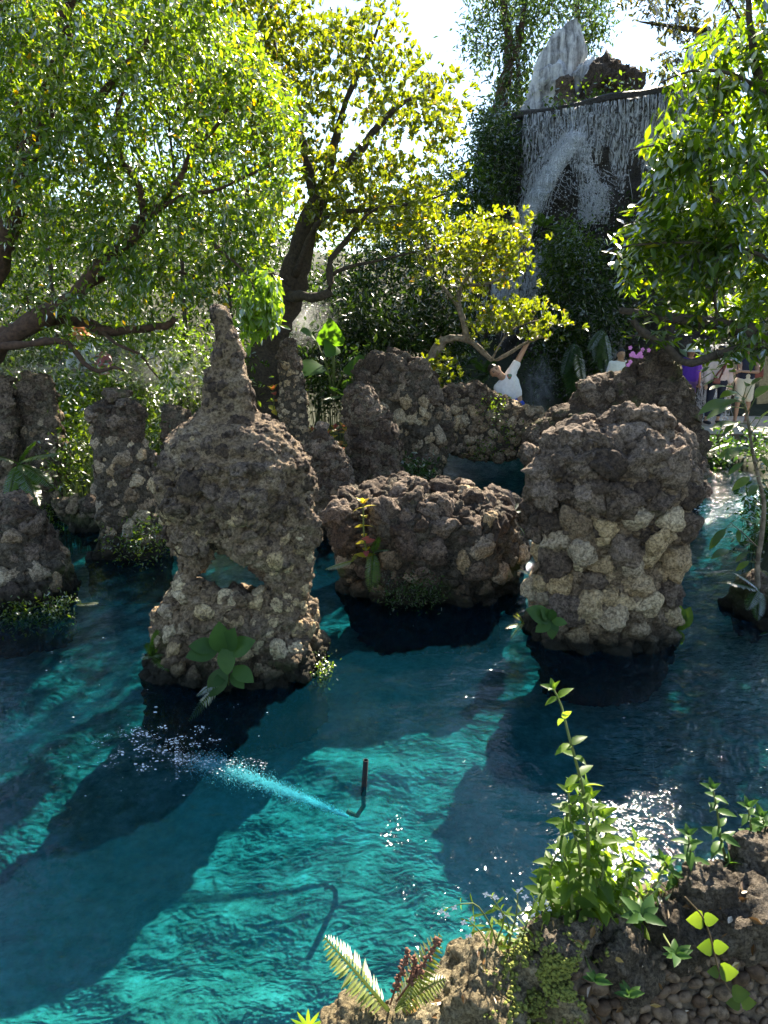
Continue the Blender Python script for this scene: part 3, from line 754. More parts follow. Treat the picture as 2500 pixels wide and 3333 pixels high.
# ================================================================ trees
M['leaf_left'] = leaf_mat('leaf_left', [(0.0, (0.028, 0.065, 0.012)), (0.45, (0.055, 0.115, 0.018)), (0.9, (0.10, 0.17, 0.022)), (0.975, (0.12, 0.18, 0.02)), (1.0, (0.42, 0.26, 0.02))], (4.0, 3.2, 0.8), 0.6, 0.5, 0.36)
M['leaf_lime'] = leaf_mat('leaf_lime', [(0.0, (0.10, 0.18, 0.02)), (1.0, (0.15, 0.24, 0.03))], (2.6, 2.5, 1.2), 0.6, 0.5, 0.35)
M['leaf_yellow'] = leaf_mat('leaf_yellow', [(0.0, (0.065, 0.10, 0.016)), (0.5, (0.11, 0.155, 0.02)), (0.965, (0.17, 0.20, 0.025)), (1.0, (0.40, 0.24, 0.03))], (2.7, 2.4, 0.55), 0.57, 0.5, 0.36)
M['leaf_right'] = leaf_mat('leaf_right', [(0.0, (0.022, 0.05, 0.012)), (0.5, (0.045, 0.10, 0.016)), (0.95, (0.10, 0.17, 0.02)), (1.0, (0.2, 0.2, 0.03))], (4.4, 3.5, 0.6), 0.62, 0.5, 0.36)
M['leaf_right1'] = leaf_mat('leaf_right_single', [(0.0, (0.035, 0.075, 0.014)), (0.5, (0.055, 0.12, 0.018)), (1.0, (0.11, 0.19, 0.025))], (4.4, 3.5, 0.6), 0.62, 0.5, 0.36, per_object=True)
M['leaf_far'] = leaf_mat('leaf_far', [(0.0, (0.02, 0.042, 0.016)), (0.6, (0.042, 0.075, 0.022)), (1.0, (0.08, 0.12, 0.03))], (1.8, 1.9, 0.9), 0.45, 0.3, 0.45)
M['leaf_brown'] = leaf_mat('leaf_brown', [(0.0, (0.03, 0.04, 0.018)), (0.6, (0.06, 0.07, 0.022)), (1.0, (0.14, 0.12, 0.02))], (1.8, 1.7, 0.8), 0.4, 0.6, 0.35)
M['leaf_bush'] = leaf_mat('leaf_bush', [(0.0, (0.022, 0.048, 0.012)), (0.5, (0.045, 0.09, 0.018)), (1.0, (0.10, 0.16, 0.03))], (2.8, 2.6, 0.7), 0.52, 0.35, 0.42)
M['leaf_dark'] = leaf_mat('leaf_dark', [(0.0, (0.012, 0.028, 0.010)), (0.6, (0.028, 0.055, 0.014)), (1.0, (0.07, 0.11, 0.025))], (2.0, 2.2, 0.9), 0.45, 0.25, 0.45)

def poly_sample(poly, n, y0, y1, rng):
    """n world points whose picture falls in a photo polygon, at distances y0..y1"""
    poly = np.array(poly, float); lo, hi = poly.min(0), poly.max(0); out = []
    while len(out) < n:
        q = lo + rng.random((n * 2, 2)) * (hi - lo)
        q = q[pip(poly, q[:, 0], q[:, 1])]
        for a in q: out.append(at(a[0], a[1], rng.uniform(y0, y1))[:])
    return np.array(out[:n])
def clumpy(pts, thr, sc=0.95, s=3):
    return pts[vnoise(pts * sc, s) + 0.5 * vnoise(pts * sc * 2.3, s + 1) > thr]
def smooth_path(pts, step=0.16):
    pts = np.array([list(p) for p in pts], float)
    P = np.vstack([2 * pts[0] - pts[1], pts, 2 * pts[-1] - pts[-2]]); out = []; tt = []
    for i in range(1, len(P) - 2):
        n = max(2, int(np.linalg.norm(P[i + 1] - P[i]) / step))
        for t in np.linspace(0, 1, n, endpoint=False):
            a, b, c, d = P[i - 1], P[i], P[i + 1], P[i + 2]
            out.append(0.5 * (2 * b + (c - a) * t + (2 * a - 5 * b + 4 * c - d) * t * t + (-a + 3 * b - 3 * c + d) * t ** 3))
            tt.append(i - 1 + t)
    out.append(P[-2]); tt.append(len(pts) - 1)
    return np.array(out), np.array(tt) / (len(pts) - 1)

def leaf_set(style, pt, d, rng, size):
    """origins, axes, normals, lengths, widths of the leaves on one twig end"""
    if style == 'droop':
        n = rng.integers(11, 17); t = rng.random(n)
        O = pt - d * (0.28 * t)[:, None] + rng.normal(size=(n, 3)) * 0.045
        D = unit(d * 0.6 + rng.normal(size=(n, 3)) * 0.6 + [0, 0, -0.42]); N_ = unit(rng.normal(size=(n, 3)) * 0.6 + [0, 0, 0.8])
        Ln = size * rng.uniform(0.65, 1.15, n); return O, D, N_, Ln, Ln * rng.uniform(0.38, 0.52, n)
    if style == 'rosette':
        O, D, N_, Ln = [], [], [], []
        for _ in range(rng.integers(3, 6)):
            c = pt + rng.normal(size=3) * 0.16; ax = unit(d * 0.5 + rng.normal(size=3) * 0.35 + [0, 0, 0.7])
            n = rng.integers(5, 9); an = rng.random() * 6 + np.arange(n) * 2.4
            u = unit(np.cross(ax, [0.3, 0.9, 0.1])); v = np.cross(ax, u)
            rad = u * np.cos(an)[:, None] + v * np.sin(an)[:, None]
            tl = rng.uniform(0.25, 0.9, n)[:, None]
            D.append(unit(rad * tl * 1.2 + ax)); O.append(np.repeat(c[None], n, 0) + rng.normal(size=(n, 3)) * 0.012); N_.append(unit(ax - rad)); Ln.append(size * rng.uniform(0.7, 1.15, n))
        O, D, N_, Ln = map(np.concatenate, (O, D, N_, Ln)); return O, D, N_, Ln, Ln * rng.uniform(0.36, 0.46, len(Ln))
    if style == 'big':
        n = rng.integers(8, 13); t = np.linspace(0, 1, n)
        side = unit(np.cross(d, [0, 0, 1.0]) + 1e-3); sg = np.where(np.arange(n) % 2 == 0, 1, -1)[:, None]
        O = pt - d * (0.55 * t)[:, None] + rng.normal(size=(n, 3)) * 0.02
        D = unit(d * 0.55 + side * sg * 0.7 + rng.normal(size=(n, 3)) * 0.28 + [0, 0, -0.55]); N_ = unit(rng.normal(size=(n, 3)) * 0.35 + [0, 0, 1])
        Ln = size * rng.uniform(0.6, 1.2, n); return O, D, N_, Ln, Ln * rng.uniform(0.34, 0.44, n)
    n = rng.integers(12, 20)      # 'fine'
    O = pt + rng.normal(size=(n, 3)) * size * 1.5; D = unit(rng.normal(size=(n, 3)) + d * 0.4 + [0, 0, -0.1]); N_ = unit(rng.normal(size=(n, 3)) * 0.7 + [0, 0, 0.7])
    Ln = size * rng.uniform(0.6, 1.2, n); return O, D, N_, Ln, Ln * rng.uniform(0.28, 0.42, n)

def tree(name, label, limbs, pts, style, size, leafmat, barkmat, seed, group=None, twigr=0.012, cat='tree', shape=0.45, singles=0, singlemat=None, tsides=3, extra=None):
    """limbs: [(points, r0, r1)], the first is the trunk; pts: twig ends; every twig end carries a set of leaves"""
    rng = np.random.default_rng(seed)
    base = Vector(limbs[0][0][0])
    root = thing(name, label, cat, base, group)
    NP, NR = [], []
    for i, (lp, r0, r1) in enumerate(limbs):
        P_, t = smooth_path(lp); rr = r0 + (r1 - r0) * t
        jit = rng.normal(size=P_.shape) * rr[:, None] * 0.12; jit[0] = 0
        g = Geo(); g.tube(P_ + jit, rr * (1 + 0.12 * rng.normal(size=len(rr))), 10 if r0 > 0.05 else 7)
        add('trunk' if i == 0 else 'limb', g.mesh('limb'), M[barkmat], root)
        NP.append(P_); NR.append(rr)
    k0 = sum(len(p) for p in NP); cap = k0 + 7 * len(pts) + 10
    Np = np.empty((cap, 3)); Nr = np.empty(cap); Np[:k0] = np.vstack(NP); Nr[:k0] = np.concatenate(NR); k = k0
    dm = np.array([np.min(np.sum((Np[:k0] - q) ** 2, 1)) for q in pts])
    tw = Geo(); LV = Geo(); allL = []
    for q in pts[np.argsort(dm)]:
        dv = Np[:k] - q; d2 = np.sum(dv * dv, 1) + 0.25 * np.clip(dv[:, 2], 0, None) ** 2
        j = int(np.argmin(d2)); a = Np[j]; ln = math.sqrt(max(d2[j], 1e-6))
        ns = 5; t = np.linspace(0, 1, ns + 1)[:, None]
        bend = rng.normal(size=3) * ln * 0.10 + np.array([0, 0, 0.10 * ln])
        path = a + (q - a) * t + bend * (t * (1 - t) * 4) + rng.normal(size=(ns + 1, 3)) * ln * 0.02 * (t * (1 - t) * 4)
        r0 = min(Nr[j] * 0.7, 0.004 + twigr * ln); r0 = max(r0, 0.0035)
        tw.tube(path, np.linspace(r0, max(0.0025, r0 * 0.35), ns + 1), tsides, cap=False)
        Np[k:k + ns] = path[1:]; Nr[k:k + ns] = np.linspace(r0, max(0.0025, r0 * 0.35), ns + 1)[1:]; k += ns
        d = unit(path[-1] - path[-3])
        allL.append(leaf_set(style, q, d, rng, size))
    if extra: allL += extra(rng)
    O, D, N_, Ln, Wd = (np.concatenate([x[i] for x in allL]) for i in range(5))
    A = np.clip(rng.random(len(O)), 0, 1)
    use = np.ones(len(O), bool)
    if singles:
        px, py = topx(O.T); vis = (px > 0) & (px < 2500) & (py > 0) & (py < 3333)
        sc = np.where(vis, Ln * Wd / (O[:, 1] ** 3), 0)
        pick = np.argsort(-sc)[:singles]; use[pick] = False
        g = Geo(); g.leaves(np.zeros((1, 3)), np.array([[0, 1.0, 0]]), np.array([[0, 0, 1.0]]), np.array([1.0]), np.array([0.4]), np.zeros(1), 0.05, shape)
        me = g.mesh('leaf'); me.materials.append(M[singlemat])
        for i in pick:
            add('leaf', me, None, root, O[i], axis_frame(D[i], N_[i]), (Ln[i] * Wd[i] / Ln[i] / 0.4, Ln[i], Ln[i]))
    LV.leaves(O[use], D[use], N_[use], Ln[use], Wd[use], A[use], 0.08, shape)
    stuff(add('twigs', tw.mesh('twigs'), M['twig'], root))
    stuff(add('crown', LV.mesh('crown', False), M[leafmat], root))
    return root
def pl(Y, *px): return [at(a, b, Y if len(q) == 0 else q[0]) for (a, b, *q) in px]

rng = np.random.default_rng(5)
# ---- the big tree on the left
limbs = [(pl(9.6, (-170, 1560), (-110, 1250), (-40, 950), (40, 700), (85, 520), (150, 340), (205, 150), (235, -120), (260, -450), (300, -800)), 0.17, 0.05),
         (pl(9.4, (85, 520), (160, 470), (240, 400), (320, 320), (420, 210), (520, 60), (560, -150)), 0.075, 0.025),
         (pl(9.0, (-110, 1250, 9.6), (20, 1110), (170, 1010), (240, 960), (330, 860), (400, 800), (470, 715)), 0.12, 0.075),
         (pl(9.0, (470, 715), (455, 610), (400, 530), (370, 420), (400, 300)), 0.05, 0.02),
         (pl(8.9, (470, 715), (560, 620), (600, 560), (615, 500), (690, 430), (760, 330)), 0.05, 0.018),
         (pl(8.8, (480, 710), (590, 640), (700, 620), (830, 560), (920, 520)), 0.03, 0.012),
         (pl(9.1, (240, 960), (330, 910), (430, 865), (520, 870), (640, 900)), 0.035, 0.014),
         (pl(9.3, (-60, 1130), (110, 1045), (280, 1050), (330, 1075), (470, 1070), (540, 1060), (570, 1035)), 0.09, 0.035),
         (pl(8.7, (-60, 1130), (90, 1120), (190, 1108), (235, 1130), (270, 1180), (320, 1208), (370, 1195), (405, 1208)), 0.05, 0.016),
         (pl(9.8, (-40, 950), (-10, 700), (30, 560), (60, 400), (40, 200), (0, 0)), 0.09, 0.03),
         (pl(9.0, (330, 1075, 9.3), (380, 1120, 9.0), (450, 1150), (490, 1200), (520, 1235)), 0.025, 0.008)]
poly = [(-350, -950), (500, -950), (700, -350), (780, 0), (850, 110), (900, 220), (960, 310), (965, 520), (950, 650), (900, 780), (880, 900), (830, 980), (640, 1010), (500, 1000), (300, 1030), (0, 1000), (-350, 1000)]
ptsL = np.vstack([clumpy(poly_sample(poly, 5200, 8.0, 11.2, rng), -0.02, 1.35), poly_sample([(0, 0), (800, 0), (960, 320), (960, 600), (850, 950), (400, 950), (0, 700)], 500, 8.0, 9.2, rng),
                  poly_sample([(0, 950), (500, 980), (560, 1180), (380, 1130), (0, 1150)], 60, 8.6, 9.8, rng), poly_sample([(500, 1180), (640, 1100), (660, 1280), (560, 1280)], 12, 8.7, 9.2, rng)])
tree('broadleaf_tree', 'large green tree filling the upper left with drooping glossy leaves', limbs, ptsL, 'droop', 0.095, 'leaf_left', 'barkred', 21)
# lime green spray hanging in front of the trunk, lit through
def spray(rng):
    out = []
    for q in poly_sample([(790, 960), (900, 970), (915, 1050), (870, 1110), (800, 1120), (790, 1050)], 34, 7.6, 7.9, rng):
        out.append(leaf_set('droop', q, np.array([0.1, -0.1, -1.0]), rng, 0.13))
    return out
tree('hanging_branch', 'bright lime green leafy spray hanging before the dark trunk beside the spire', [(pl(8.3, (700, 800, 8.6), (790, 880, 8.2), (840, 960, 7.9)), 0.02, 0.008)],
     poly_sample([(800, 960), (890, 970), (900, 1080), (810, 1100)], 10, 7.6, 7.9, rng), 'droop', 0.13, 'leaf_lime', 'barkred', 23, cat='branch', extra=spray)

# ---- yellow green tree behind the spired pillar
YT = 13.2
limbs = [(pl(YT, (840, 1440), (850, 1330), (862, 1200), (890, 1080), (940, 960), (990, 790), (1028, 655), (1058, 612)), 0.40, 0.15),
         (pl(YT, (1058, 612), (1137, 530), (1234, 410), (1306, 337), (1400, 300)), 0.09, 0.02),
         (pl(YT, (1058, 612), (1085, 480), (1130, 320), (1200, 170), (1240, 60)), 0.09, 0.015),
         (pl(YT, (1028, 655), (1000, 520), (960, 380), (900, 200), (880, 0)), 0.10, 0.02),
         (pl(12.6, (960, 900, 13), (1031, 733), (1108, 694), (1234, 680), (1378, 655), (1450, 630)), 0.06, 0.014),
         (pl(12.4, (940, 960, 13.0), (1010, 965), (1070, 950), (1078, 844), (1137, 771), (1195, 699), (1290, 650)), 0.10, 0.016),
         (pl(12.4, (1072, 900), (1130, 870), (1210, 853), (1330, 824), (1402, 810)), 0.035, 0.010),
         (pl(12.8, (940, 960, 13.0), (860, 860), (820, 740), (800, 600)), 0.09, 0.03)]
polyY = [(780, -150), (983, 20), (1000, 85), (1090, 75), (1120, 130), (1180, 70), (1190, 15), (1270, 20), (1275, 120), (1340, 150), (1370, 270), (1450, 250), (1520, 290), (1500, 400), (1465, 430), (1465, 540), (1490, 620), (1430, 690), (1300, 770), (1150, 760), (1000, 760), (850, 720), (780, 400)]
ptsY = np.vstack([clumpy(poly_sample(polyY, 1100, 11.8, 14.8, rng), -0.12, 1.3), poly_sample([(1000, 100), (1270, 100), (1450, 290), (1480, 620), (1200, 720), (1000, 600)], 110, 11.8, 14.0, rng), poly_sample([(600, -250), (980, -20), (900, 350), (600, 400)], 160, 12.5, 15, rng)])
tree('yellow_leaf_tree', 'yellow green open tree with a thick dark trunk behind the spired pillar', limbs, ptsY, 'rosette', 0.125, 'leaf_yellow', 'bark', 25, shape=0.55)

# ---- small crooked tree by the boy
limbs = [(pl(12.7, (1398, 1330), (1402, 1215), (1409, 1167), (1443, 1105), (1484, 1099), (1519, 1107), (1560, 1133), (1600, 1172), (1640, 1160), (1720, 1112), (1800, 1088)), 0.10, 0.016),
         (pl(12.7, (1519, 1107), (1512, 1051), (1491, 996), (1505, 928), (1573, 839), (1600, 760)), 0.07, 0.014),
         (pl(12.6, (1491, 996), (1440, 930), (1400, 850), (1380, 760)), 0.035, 0.012),
         (pl(12.5, (1505, 928), (1600, 920), (1680, 860), (1720, 780)), 0.03, 0.010),
         (pl(12.4, (1600, 1172), (1640, 1100), (1690, 1060), (1760, 1040)), 0.022, 0.008)]
pts = np.vstack([clumpy(poly_sample([(1330, 680), (1430, 740), (1500, 730), (1640, 740), (1740, 730), (1750, 780), (1700, 890), (1640, 910), (1560, 980), (1450, 960), (1340, 890)], 300, 11.9, 13.6, rng), 0.05, 1.6),
                 poly_sample([(1520, 1010), (1640, 990), (1700, 1010), (1850, 1050), (1855, 1065), (1760, 1080), (1690, 1060), (1600, 1090), (1540, 1060)], 60, 12.2, 13.0, rng),
                 poly_sample([(1430, 1110), (1480, 1200), (1440, 1260), (1400, 1200)], 12, 12.2, 12.6, rng)])
tree('yellow_leaf_tree', 'small crooked yellow leafed tree reaching over the boy in white', limbs, pts, 'rosette', 0.115, 'leaf_yellow', 'barkpale', 27, shape=0.55, singles=0)

# ---- the big leafed tree on the right
limbs = [(pl(10.8, (2900, 1900), (2760, 1500), (2640, 1220), (2500, 1113), (2441, 1086), (2349, 1055), (2251, 1046), (2115, 1024), (2018, 1008)), 0.22, 0.04),
         (pl(10.5, (2500, 1113, 10.8), (2425, 1131), (2332, 1155), (2251, 1180), (2215, 1172), (2175, 1134), (2132, 1107), (2077, 1069), (2060, 1040)), 0.075, 0.04),
         (pl(10.5, (2132, 1107), (2085, 1092), (2038, 1096)), 0.022, 0.010),
         (pl(10.8, (2349, 1055), (2325, 980), (2335, 850), (2330, 700), (2310, 560), (2320, 400), (2350, 200)), 0.03, 0.012),
         (pl(10.8, (2640, 1220), (2600, 900), (2560, 600), (2500, 350), (2450, 150), (2440, -100), (2500, -400)), 0.09, 0.03),
         (pl(10.6, (2560, 600), (2420, 520), (2280, 480), (2150, 470), (2050, 490)), 0.035, 0.010),
         (pl(10.6, (2600, 900), (2450, 820), (2250, 790), (2050, 800), (1960, 830)), 0.035, 0.010),
         (pl(10.6, (2490, 300), (2380, 240), (2250, 230), (2150, 270)), 0.03, 0.010)]
polyR = [(2500, -100), (2430, 60), (2350, 100), (2200, 130), (2190, 220), (2220, 280), (2140, 350), (2140, 420), (2090, 480), (2090, 520), (2130, 580), (2060, 640), (2010, 730), (1980, 820), (1990, 890), (2030, 930), (2060, 980), (2150, 1070), (2500, 1090), (2750, 1080), (2800, -300)]
ptsR = np.vstack([clumpy(poly_sample(polyR, 1000, 10.2, 13.0, rng), -0.05, 1.1), poly_sample([(2260, 200), (2500, 80), (2500, 1050), (2100, 980), (2080, 650)], 240, 10.2, 11.4, rng), poly_sample([(2150, 1075), (2520, 1110), (2520, 1200), (2420, 1190), (2240, 1165)], 20, 10.2, 10.8, rng), poly_sample([(2450, -600), (3000, -600), (3000, 0), (2480, -50)], 200, 11, 13.5, rng)])
tree('broadleaf_tree', 'large leafed tree leaning in from the right above the broad pillar', limbs, ptsR, 'big', 0.20, 'leaf_right', 'bark', 29, singles=300, singlemat='leaf_right1')

# ---- dark tree high on the right, thin against the sky
limbs = [(pl(15.5, (2700, 900), (2620, 500), (2500, 250), (2350, 120), (2200, 90), (2080, 70)), 0.14, 0.012), (pl(15.5, (2350, 120), (2250, 200), (2150, 220)), 0.03, 0.008), (pl(15.5, (2500, 250), (2400, 50), (2300, -100)), 0.05, 0.012)]
pts = np.vstack([poly_sample([(2020, 20), (2100, 50), (2140, 120), (2100, 200), (2130, 290), (2250, 330), (2400, 300), (2500, 200), (2500, -200), (2060, -200)], 230, 14.5, 16.5, rng)])
tree('brownish_tree', 'brownish thin tree against the sky above the large leafed tree', limbs, pts, 'big', 0.15, 'leaf_brown', 'bark', 31)

# ---- the tree by the standing stone on top of the waterfall
limbs = [(pl(23, (1618, 420), (1628, 330), (1645, 250), (1658, 190), (1650, 90), (1640, -20), (1650, -150)), 0.24, 0.06), (pl(23, (1658, 190), (1690, 150), (1700, 60), (1722, -60)), 0.13, 0.04),
         (pl(23, (1685, 330), (1688, 200), (1680, 90)), 0.08, 0.04), (pl(24, (1880, 250), (1880, 80), (1870, -100)), 0.12, 0.05)]
pts = np.vstack([poly_sample([(1520, 120), (1560, -60), (1800, -120), (1960, -60), (1955, 60), (1900, 60), (1850, 20), (1780, 100), (1725, 180), (1715, 340), (1650, 300), (1640, 200), (1580, 240), (1530, 190)], 380, 21.5, 25, rng),
                 poly_sample([(1600, 330), (1720, 220), (1720, 360), (1640, 390), (1590, 410)], 80, 22, 24, rng), poly_sample([(1830, 60), (1960, 40), (1950, 180), (1900, 190)], 70, 23.5, 25, rng)])
tree('evergreen_tree', 'tall dark tree beside the standing stone on top of the waterfall', limbs, pts, 'fine', 0.17, 'leaf_far', 'barkred', 33)

# ---- shrubs and trees behind
def blob_pts(cx, cy, Y, rx, ry, n, rng, depth=1.0):
    c = at(cx, cy, Y); s = 1 / ppm(c)
    d = unit(rng.normal(size=(n, 3))); rr = rng.random(n) ** 0.45
    return np.array(c) + d * rr[:, None] * np.array([rx * s, depth * (rx + ry) * 0.5 * s, ry * s]), c, s
def bush(name, label, cx, cy, Y, rx, ry, n, leafmat, size, seed, style='fine', cat='shrub', group='greenery behind the pool', trunk=0.05, depth=1.0):
    r_ = np.random.default_rng(seed)
    pts, c, s = blob_pts(cx, cy, Y, rx, ry, n, r_, depth)
    gz = float(land_h(np.array([c.x]), np.array([c.y]))[0])
    b = Vector((c.x, c.y, min(gz, c.z - ry * s * 0.8)))
    limbs = [([b, b.lerp(c, 0.5) + Vector((0.1, 0, 0)), c], trunk, trunk * 0.4)]
    for _ in range(4):
        q = Vector(pts[int(r_.integers(n))]); limbs.append(([b.lerp(c, 0.6), b.lerp(q, 0.75), q], trunk * 0.5, trunk * 0.15))
    return tree(name, label, limbs, pts, style, size, leafmat, 'bark', seed, group, cat=cat, tsides=3)
BUSH = [('background_tree', 'green tree behind the gap between the two leaning trees', 700, 430, 15.2, 200, 260, 330, 'leaf_bush', 0.14, 'tree'),
        ('background_tree', 'tall green tree behind the upper left corner', 60, 180, 13.5, 330, 330, 420, 'leaf_bush', 0.14, 'tree'),
        ('background_tree', 'tall green tree behind the top of the big left tree', 520, 130, 14.5, 260, 260, 360, 'leaf_bush', 0.14, 'tree'),
        ('background_tree', 'dense green tree behind the lower left branches at the left edge', 60, 860, 15.5, 300, 330, 420, 'leaf_bush', 0.15, 'tree'),
        ('background_tree', 'green tree behind the middle of the big left tree', 460, 780, 16.5, 280, 300, 420, 'leaf_bush', 0.15, 'tree'),
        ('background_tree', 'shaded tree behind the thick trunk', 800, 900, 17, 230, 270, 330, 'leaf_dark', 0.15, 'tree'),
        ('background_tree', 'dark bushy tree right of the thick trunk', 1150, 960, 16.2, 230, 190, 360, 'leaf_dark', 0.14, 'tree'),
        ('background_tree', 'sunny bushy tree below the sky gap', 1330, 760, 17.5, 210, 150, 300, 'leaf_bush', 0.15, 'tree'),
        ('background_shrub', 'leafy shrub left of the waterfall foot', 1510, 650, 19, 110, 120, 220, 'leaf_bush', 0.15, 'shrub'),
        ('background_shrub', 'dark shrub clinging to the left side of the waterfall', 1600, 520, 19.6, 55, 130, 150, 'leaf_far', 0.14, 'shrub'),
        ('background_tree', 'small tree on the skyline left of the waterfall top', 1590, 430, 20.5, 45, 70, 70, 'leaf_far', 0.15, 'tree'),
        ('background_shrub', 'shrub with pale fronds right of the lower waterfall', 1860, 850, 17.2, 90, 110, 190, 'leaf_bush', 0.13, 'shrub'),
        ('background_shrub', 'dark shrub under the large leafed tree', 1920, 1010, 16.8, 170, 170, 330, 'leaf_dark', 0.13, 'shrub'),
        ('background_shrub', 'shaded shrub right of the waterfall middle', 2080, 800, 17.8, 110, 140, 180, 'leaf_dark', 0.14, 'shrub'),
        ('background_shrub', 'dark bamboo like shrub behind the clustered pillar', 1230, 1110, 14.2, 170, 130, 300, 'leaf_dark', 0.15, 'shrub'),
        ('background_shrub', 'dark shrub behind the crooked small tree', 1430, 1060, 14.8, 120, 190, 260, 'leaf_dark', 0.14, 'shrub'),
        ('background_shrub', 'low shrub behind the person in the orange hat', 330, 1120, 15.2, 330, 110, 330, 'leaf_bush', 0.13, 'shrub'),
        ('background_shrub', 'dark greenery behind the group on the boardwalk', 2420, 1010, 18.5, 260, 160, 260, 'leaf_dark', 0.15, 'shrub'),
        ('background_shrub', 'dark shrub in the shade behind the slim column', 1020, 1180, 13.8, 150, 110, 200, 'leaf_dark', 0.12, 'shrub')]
for i, (nm, lb, cx, cy, Y, rx, ry, n, lm, sz, ct) in enumerate(BUSH):
    bush(nm, lb, cx, cy, Y, rx, ry, n, lm, sz, 60 + i, cat=ct)
# ================================================================ waterfall wall, standing stone, boardwalk
LIP = [(1560, 400, 21.6), (1640, 385, 20.7), (1690, 372, 20.0), (1800, 356, 19.4), (1900, 343, 18.9), (1980, 327, 18.5), (2060, 312, 18.1), (2200, 290, 17.6), (2400, 262, 17.0)]
LP = np.array([list(at(a, b, c)) for a, b, c in LIP]); LP[:, 2] = LP[2:7, 2].mean()
LIPZ = float(LP[0, 2])
def lip_at(u):
    s = np.concatenate([[0], np.cumsum(np.linalg.norm(np.diff(LP[:, :2], axis=0), axis=1))]); s /= s[-1]
    return np.stack([np.interp(u, s, LP[:, 0]), np.interp(u, s, LP[:, 1])], -1)
def lip_for_px(px):
    u = np.linspace(0, 1, 400); q = lip_at(u); x = 1250 + FPX * q[:, 0] / (q[:, 1] * CP - (LIPZ - CAM_H) * SP)
    return float(np.interp(px, x, u))
nu, nv = 150, 120
u = np.linspace(0, 1, nu); v = np.linspace(0, 1, nv)
q = lip_at(u); UU, VV = np.meshgrid(u, v)
out = np.array([-0.25, -1.0])
X = q[None, :, 0] + (1 - VV) ** 1.6 * out[0] * 1.2; Y = q[None, :, 1] + (1 - VV) ** 1.6 * out[1] * 1.2; Z = 0.1 + VV * (LIPZ - 0.1)
V = np.stack([X, Y, Z], -1).reshape(-1, 3)
dsp = fbm(V * [0.9, 0.9, 0.7], 5, 71, 0.55) * 0.28 + np.abs(fbm(V * 2.6, 3, 75)) * 0.12
dsp *= np.repeat(np.clip((1 - v) * 12, 0, 1), nu)
V[:, 1] -= dsp; V[:, 0] -= dsp * 0.2
ii = (np.arange(nv - 1)[:, None] * nu + np.arange(nu - 1)[None]).ravel()
M['cliff'] = rock_mat('cliff_wet_rock', [(0.02, 0.018, 0.016), (0.055, 0.048, 0.04), (0.13, 0.115, 0.095)], 0.45, bump=1.0, scale=0.8, wet=False, mosscol=(0.02, 0.035, 0.012), rough=0.55)
cl = thing('waterfall_cliff', 'tall dark wet rock wall behind the pool carrying the waterfall', 'cliff', (LP[4, 0], LP[4, 1], 0)); cl['kind'] = 'thing'
add('rock_face', np_mesh('rock_face', V, np.stack([ii, ii + 1, ii + nu + 1, ii + nu], -1)), M['cliff'], cl)
# the overflow ledge on top
uu = np.linspace(lip_for_px(1685), 1, 60); q = lip_at(uu)
nrm = np.stack([np.gradient(q[:, 1]), -np.gradient(q[:, 0])], -1); nrm /= np.linalg.norm(nrm, axis=1)[:, None]
G = Geo(); prof = [(-0.9, -0.14), (0.22, -0.14), (0.25, -0.11), (0.25, -0.01), (0.21, 0.03), (-0.9, 0.03)]
nrm = np.where((nrm @ np.array([-0.2, -1.0]) < 0)[:, None], -nrm, nrm)
V = np.array([[(q[i, 0] + nrm[i, 0] * a, q[i, 1] + nrm[i, 1] * a, LIPZ + b + 0.07 * float(vnoise(np.array([[q[i, 0] * 1.7, a * 2, 0.3]]), 4)[0])) for a, b in prof] for i in range(len(q))]).reshape(-1, 3)
i = np.arange(len(q) - 1)[:, None] * 6; j = np.arange(6)[None]; k = (j + 1) % 6
G.put(V, [[0, 1, 2], [0, 2, 3], [0, 3, 4], [0, 4, 5]], np.stack([i + j, i + j + 6, i + k + 6, i + k], -1).reshape(-1, 4))
add('ledge', G.mesh('ledge', False), M['cliff'], cl)
# falling water
m, N, L = newmat('falling_water')
d = nd(N, 'ShaderNodeBsdfDiffuse'); d.inputs[0].default_value = rgb((0.93, 0.96, 0.99)); t = nd(N, 'ShaderNodeBsdfTranslucent'); t.inputs[0].default_value = rgb((0.93, 0.96, 0.99))
gl = nd(N, 'ShaderNodeBsdfGlossy', i_Roughness=0.15); tp = nd(N, 'ShaderNodeBsdfTransparent')
a = nd(N, 'ShaderNodeMixShader'); a.inputs[0].default_value = 0.5; L.new(d.outputs[0], a.inputs[1]); L.new(t.outputs[0], a.inputs[2])
b = nd(N, 'ShaderNodeMixShader'); b.inputs[0].default_value = 0.15; L.new(a.outputs[0], b.inputs[1]); L.new(gl.outputs[0], b.inputs[2])
c = nd(N, 'ShaderNodeMixShader'); c.inputs[0].default_value = 0.5; L.new(b.outputs[0], c.inputs[1]); L.new(tp.outputs[0], c.inputs[2])
o = nd(N, 'ShaderNodeOutputMaterial'); L.new(c.outputs[0], o.inputs[0]); M['fall'] = m
wf = thing('waterfall', 'white water streaming down the dark rock wall', 'waterfall', (LP[4, 0], LP[4, 1] - 1.2, 0.1)); wf['kind'] = 'thing'
wr = np.random.default_rng(91)
def strand(G, p0, p1, r, seg=5, wob=0.03, drops=True):
    t = np.linspace(0, 1, seg + 1)[:, None]
    P_ = np.array(p0) + (np.array(p1) - np.array(p0)) * t + wr.normal(size=(seg + 1, 3)) * wob * (t > 0)
    G.tube(P_, r * np.linspace(1, 0.35, seg + 1) * wr.uniform(0.5, 1.3, seg + 1), 3, cap=False)
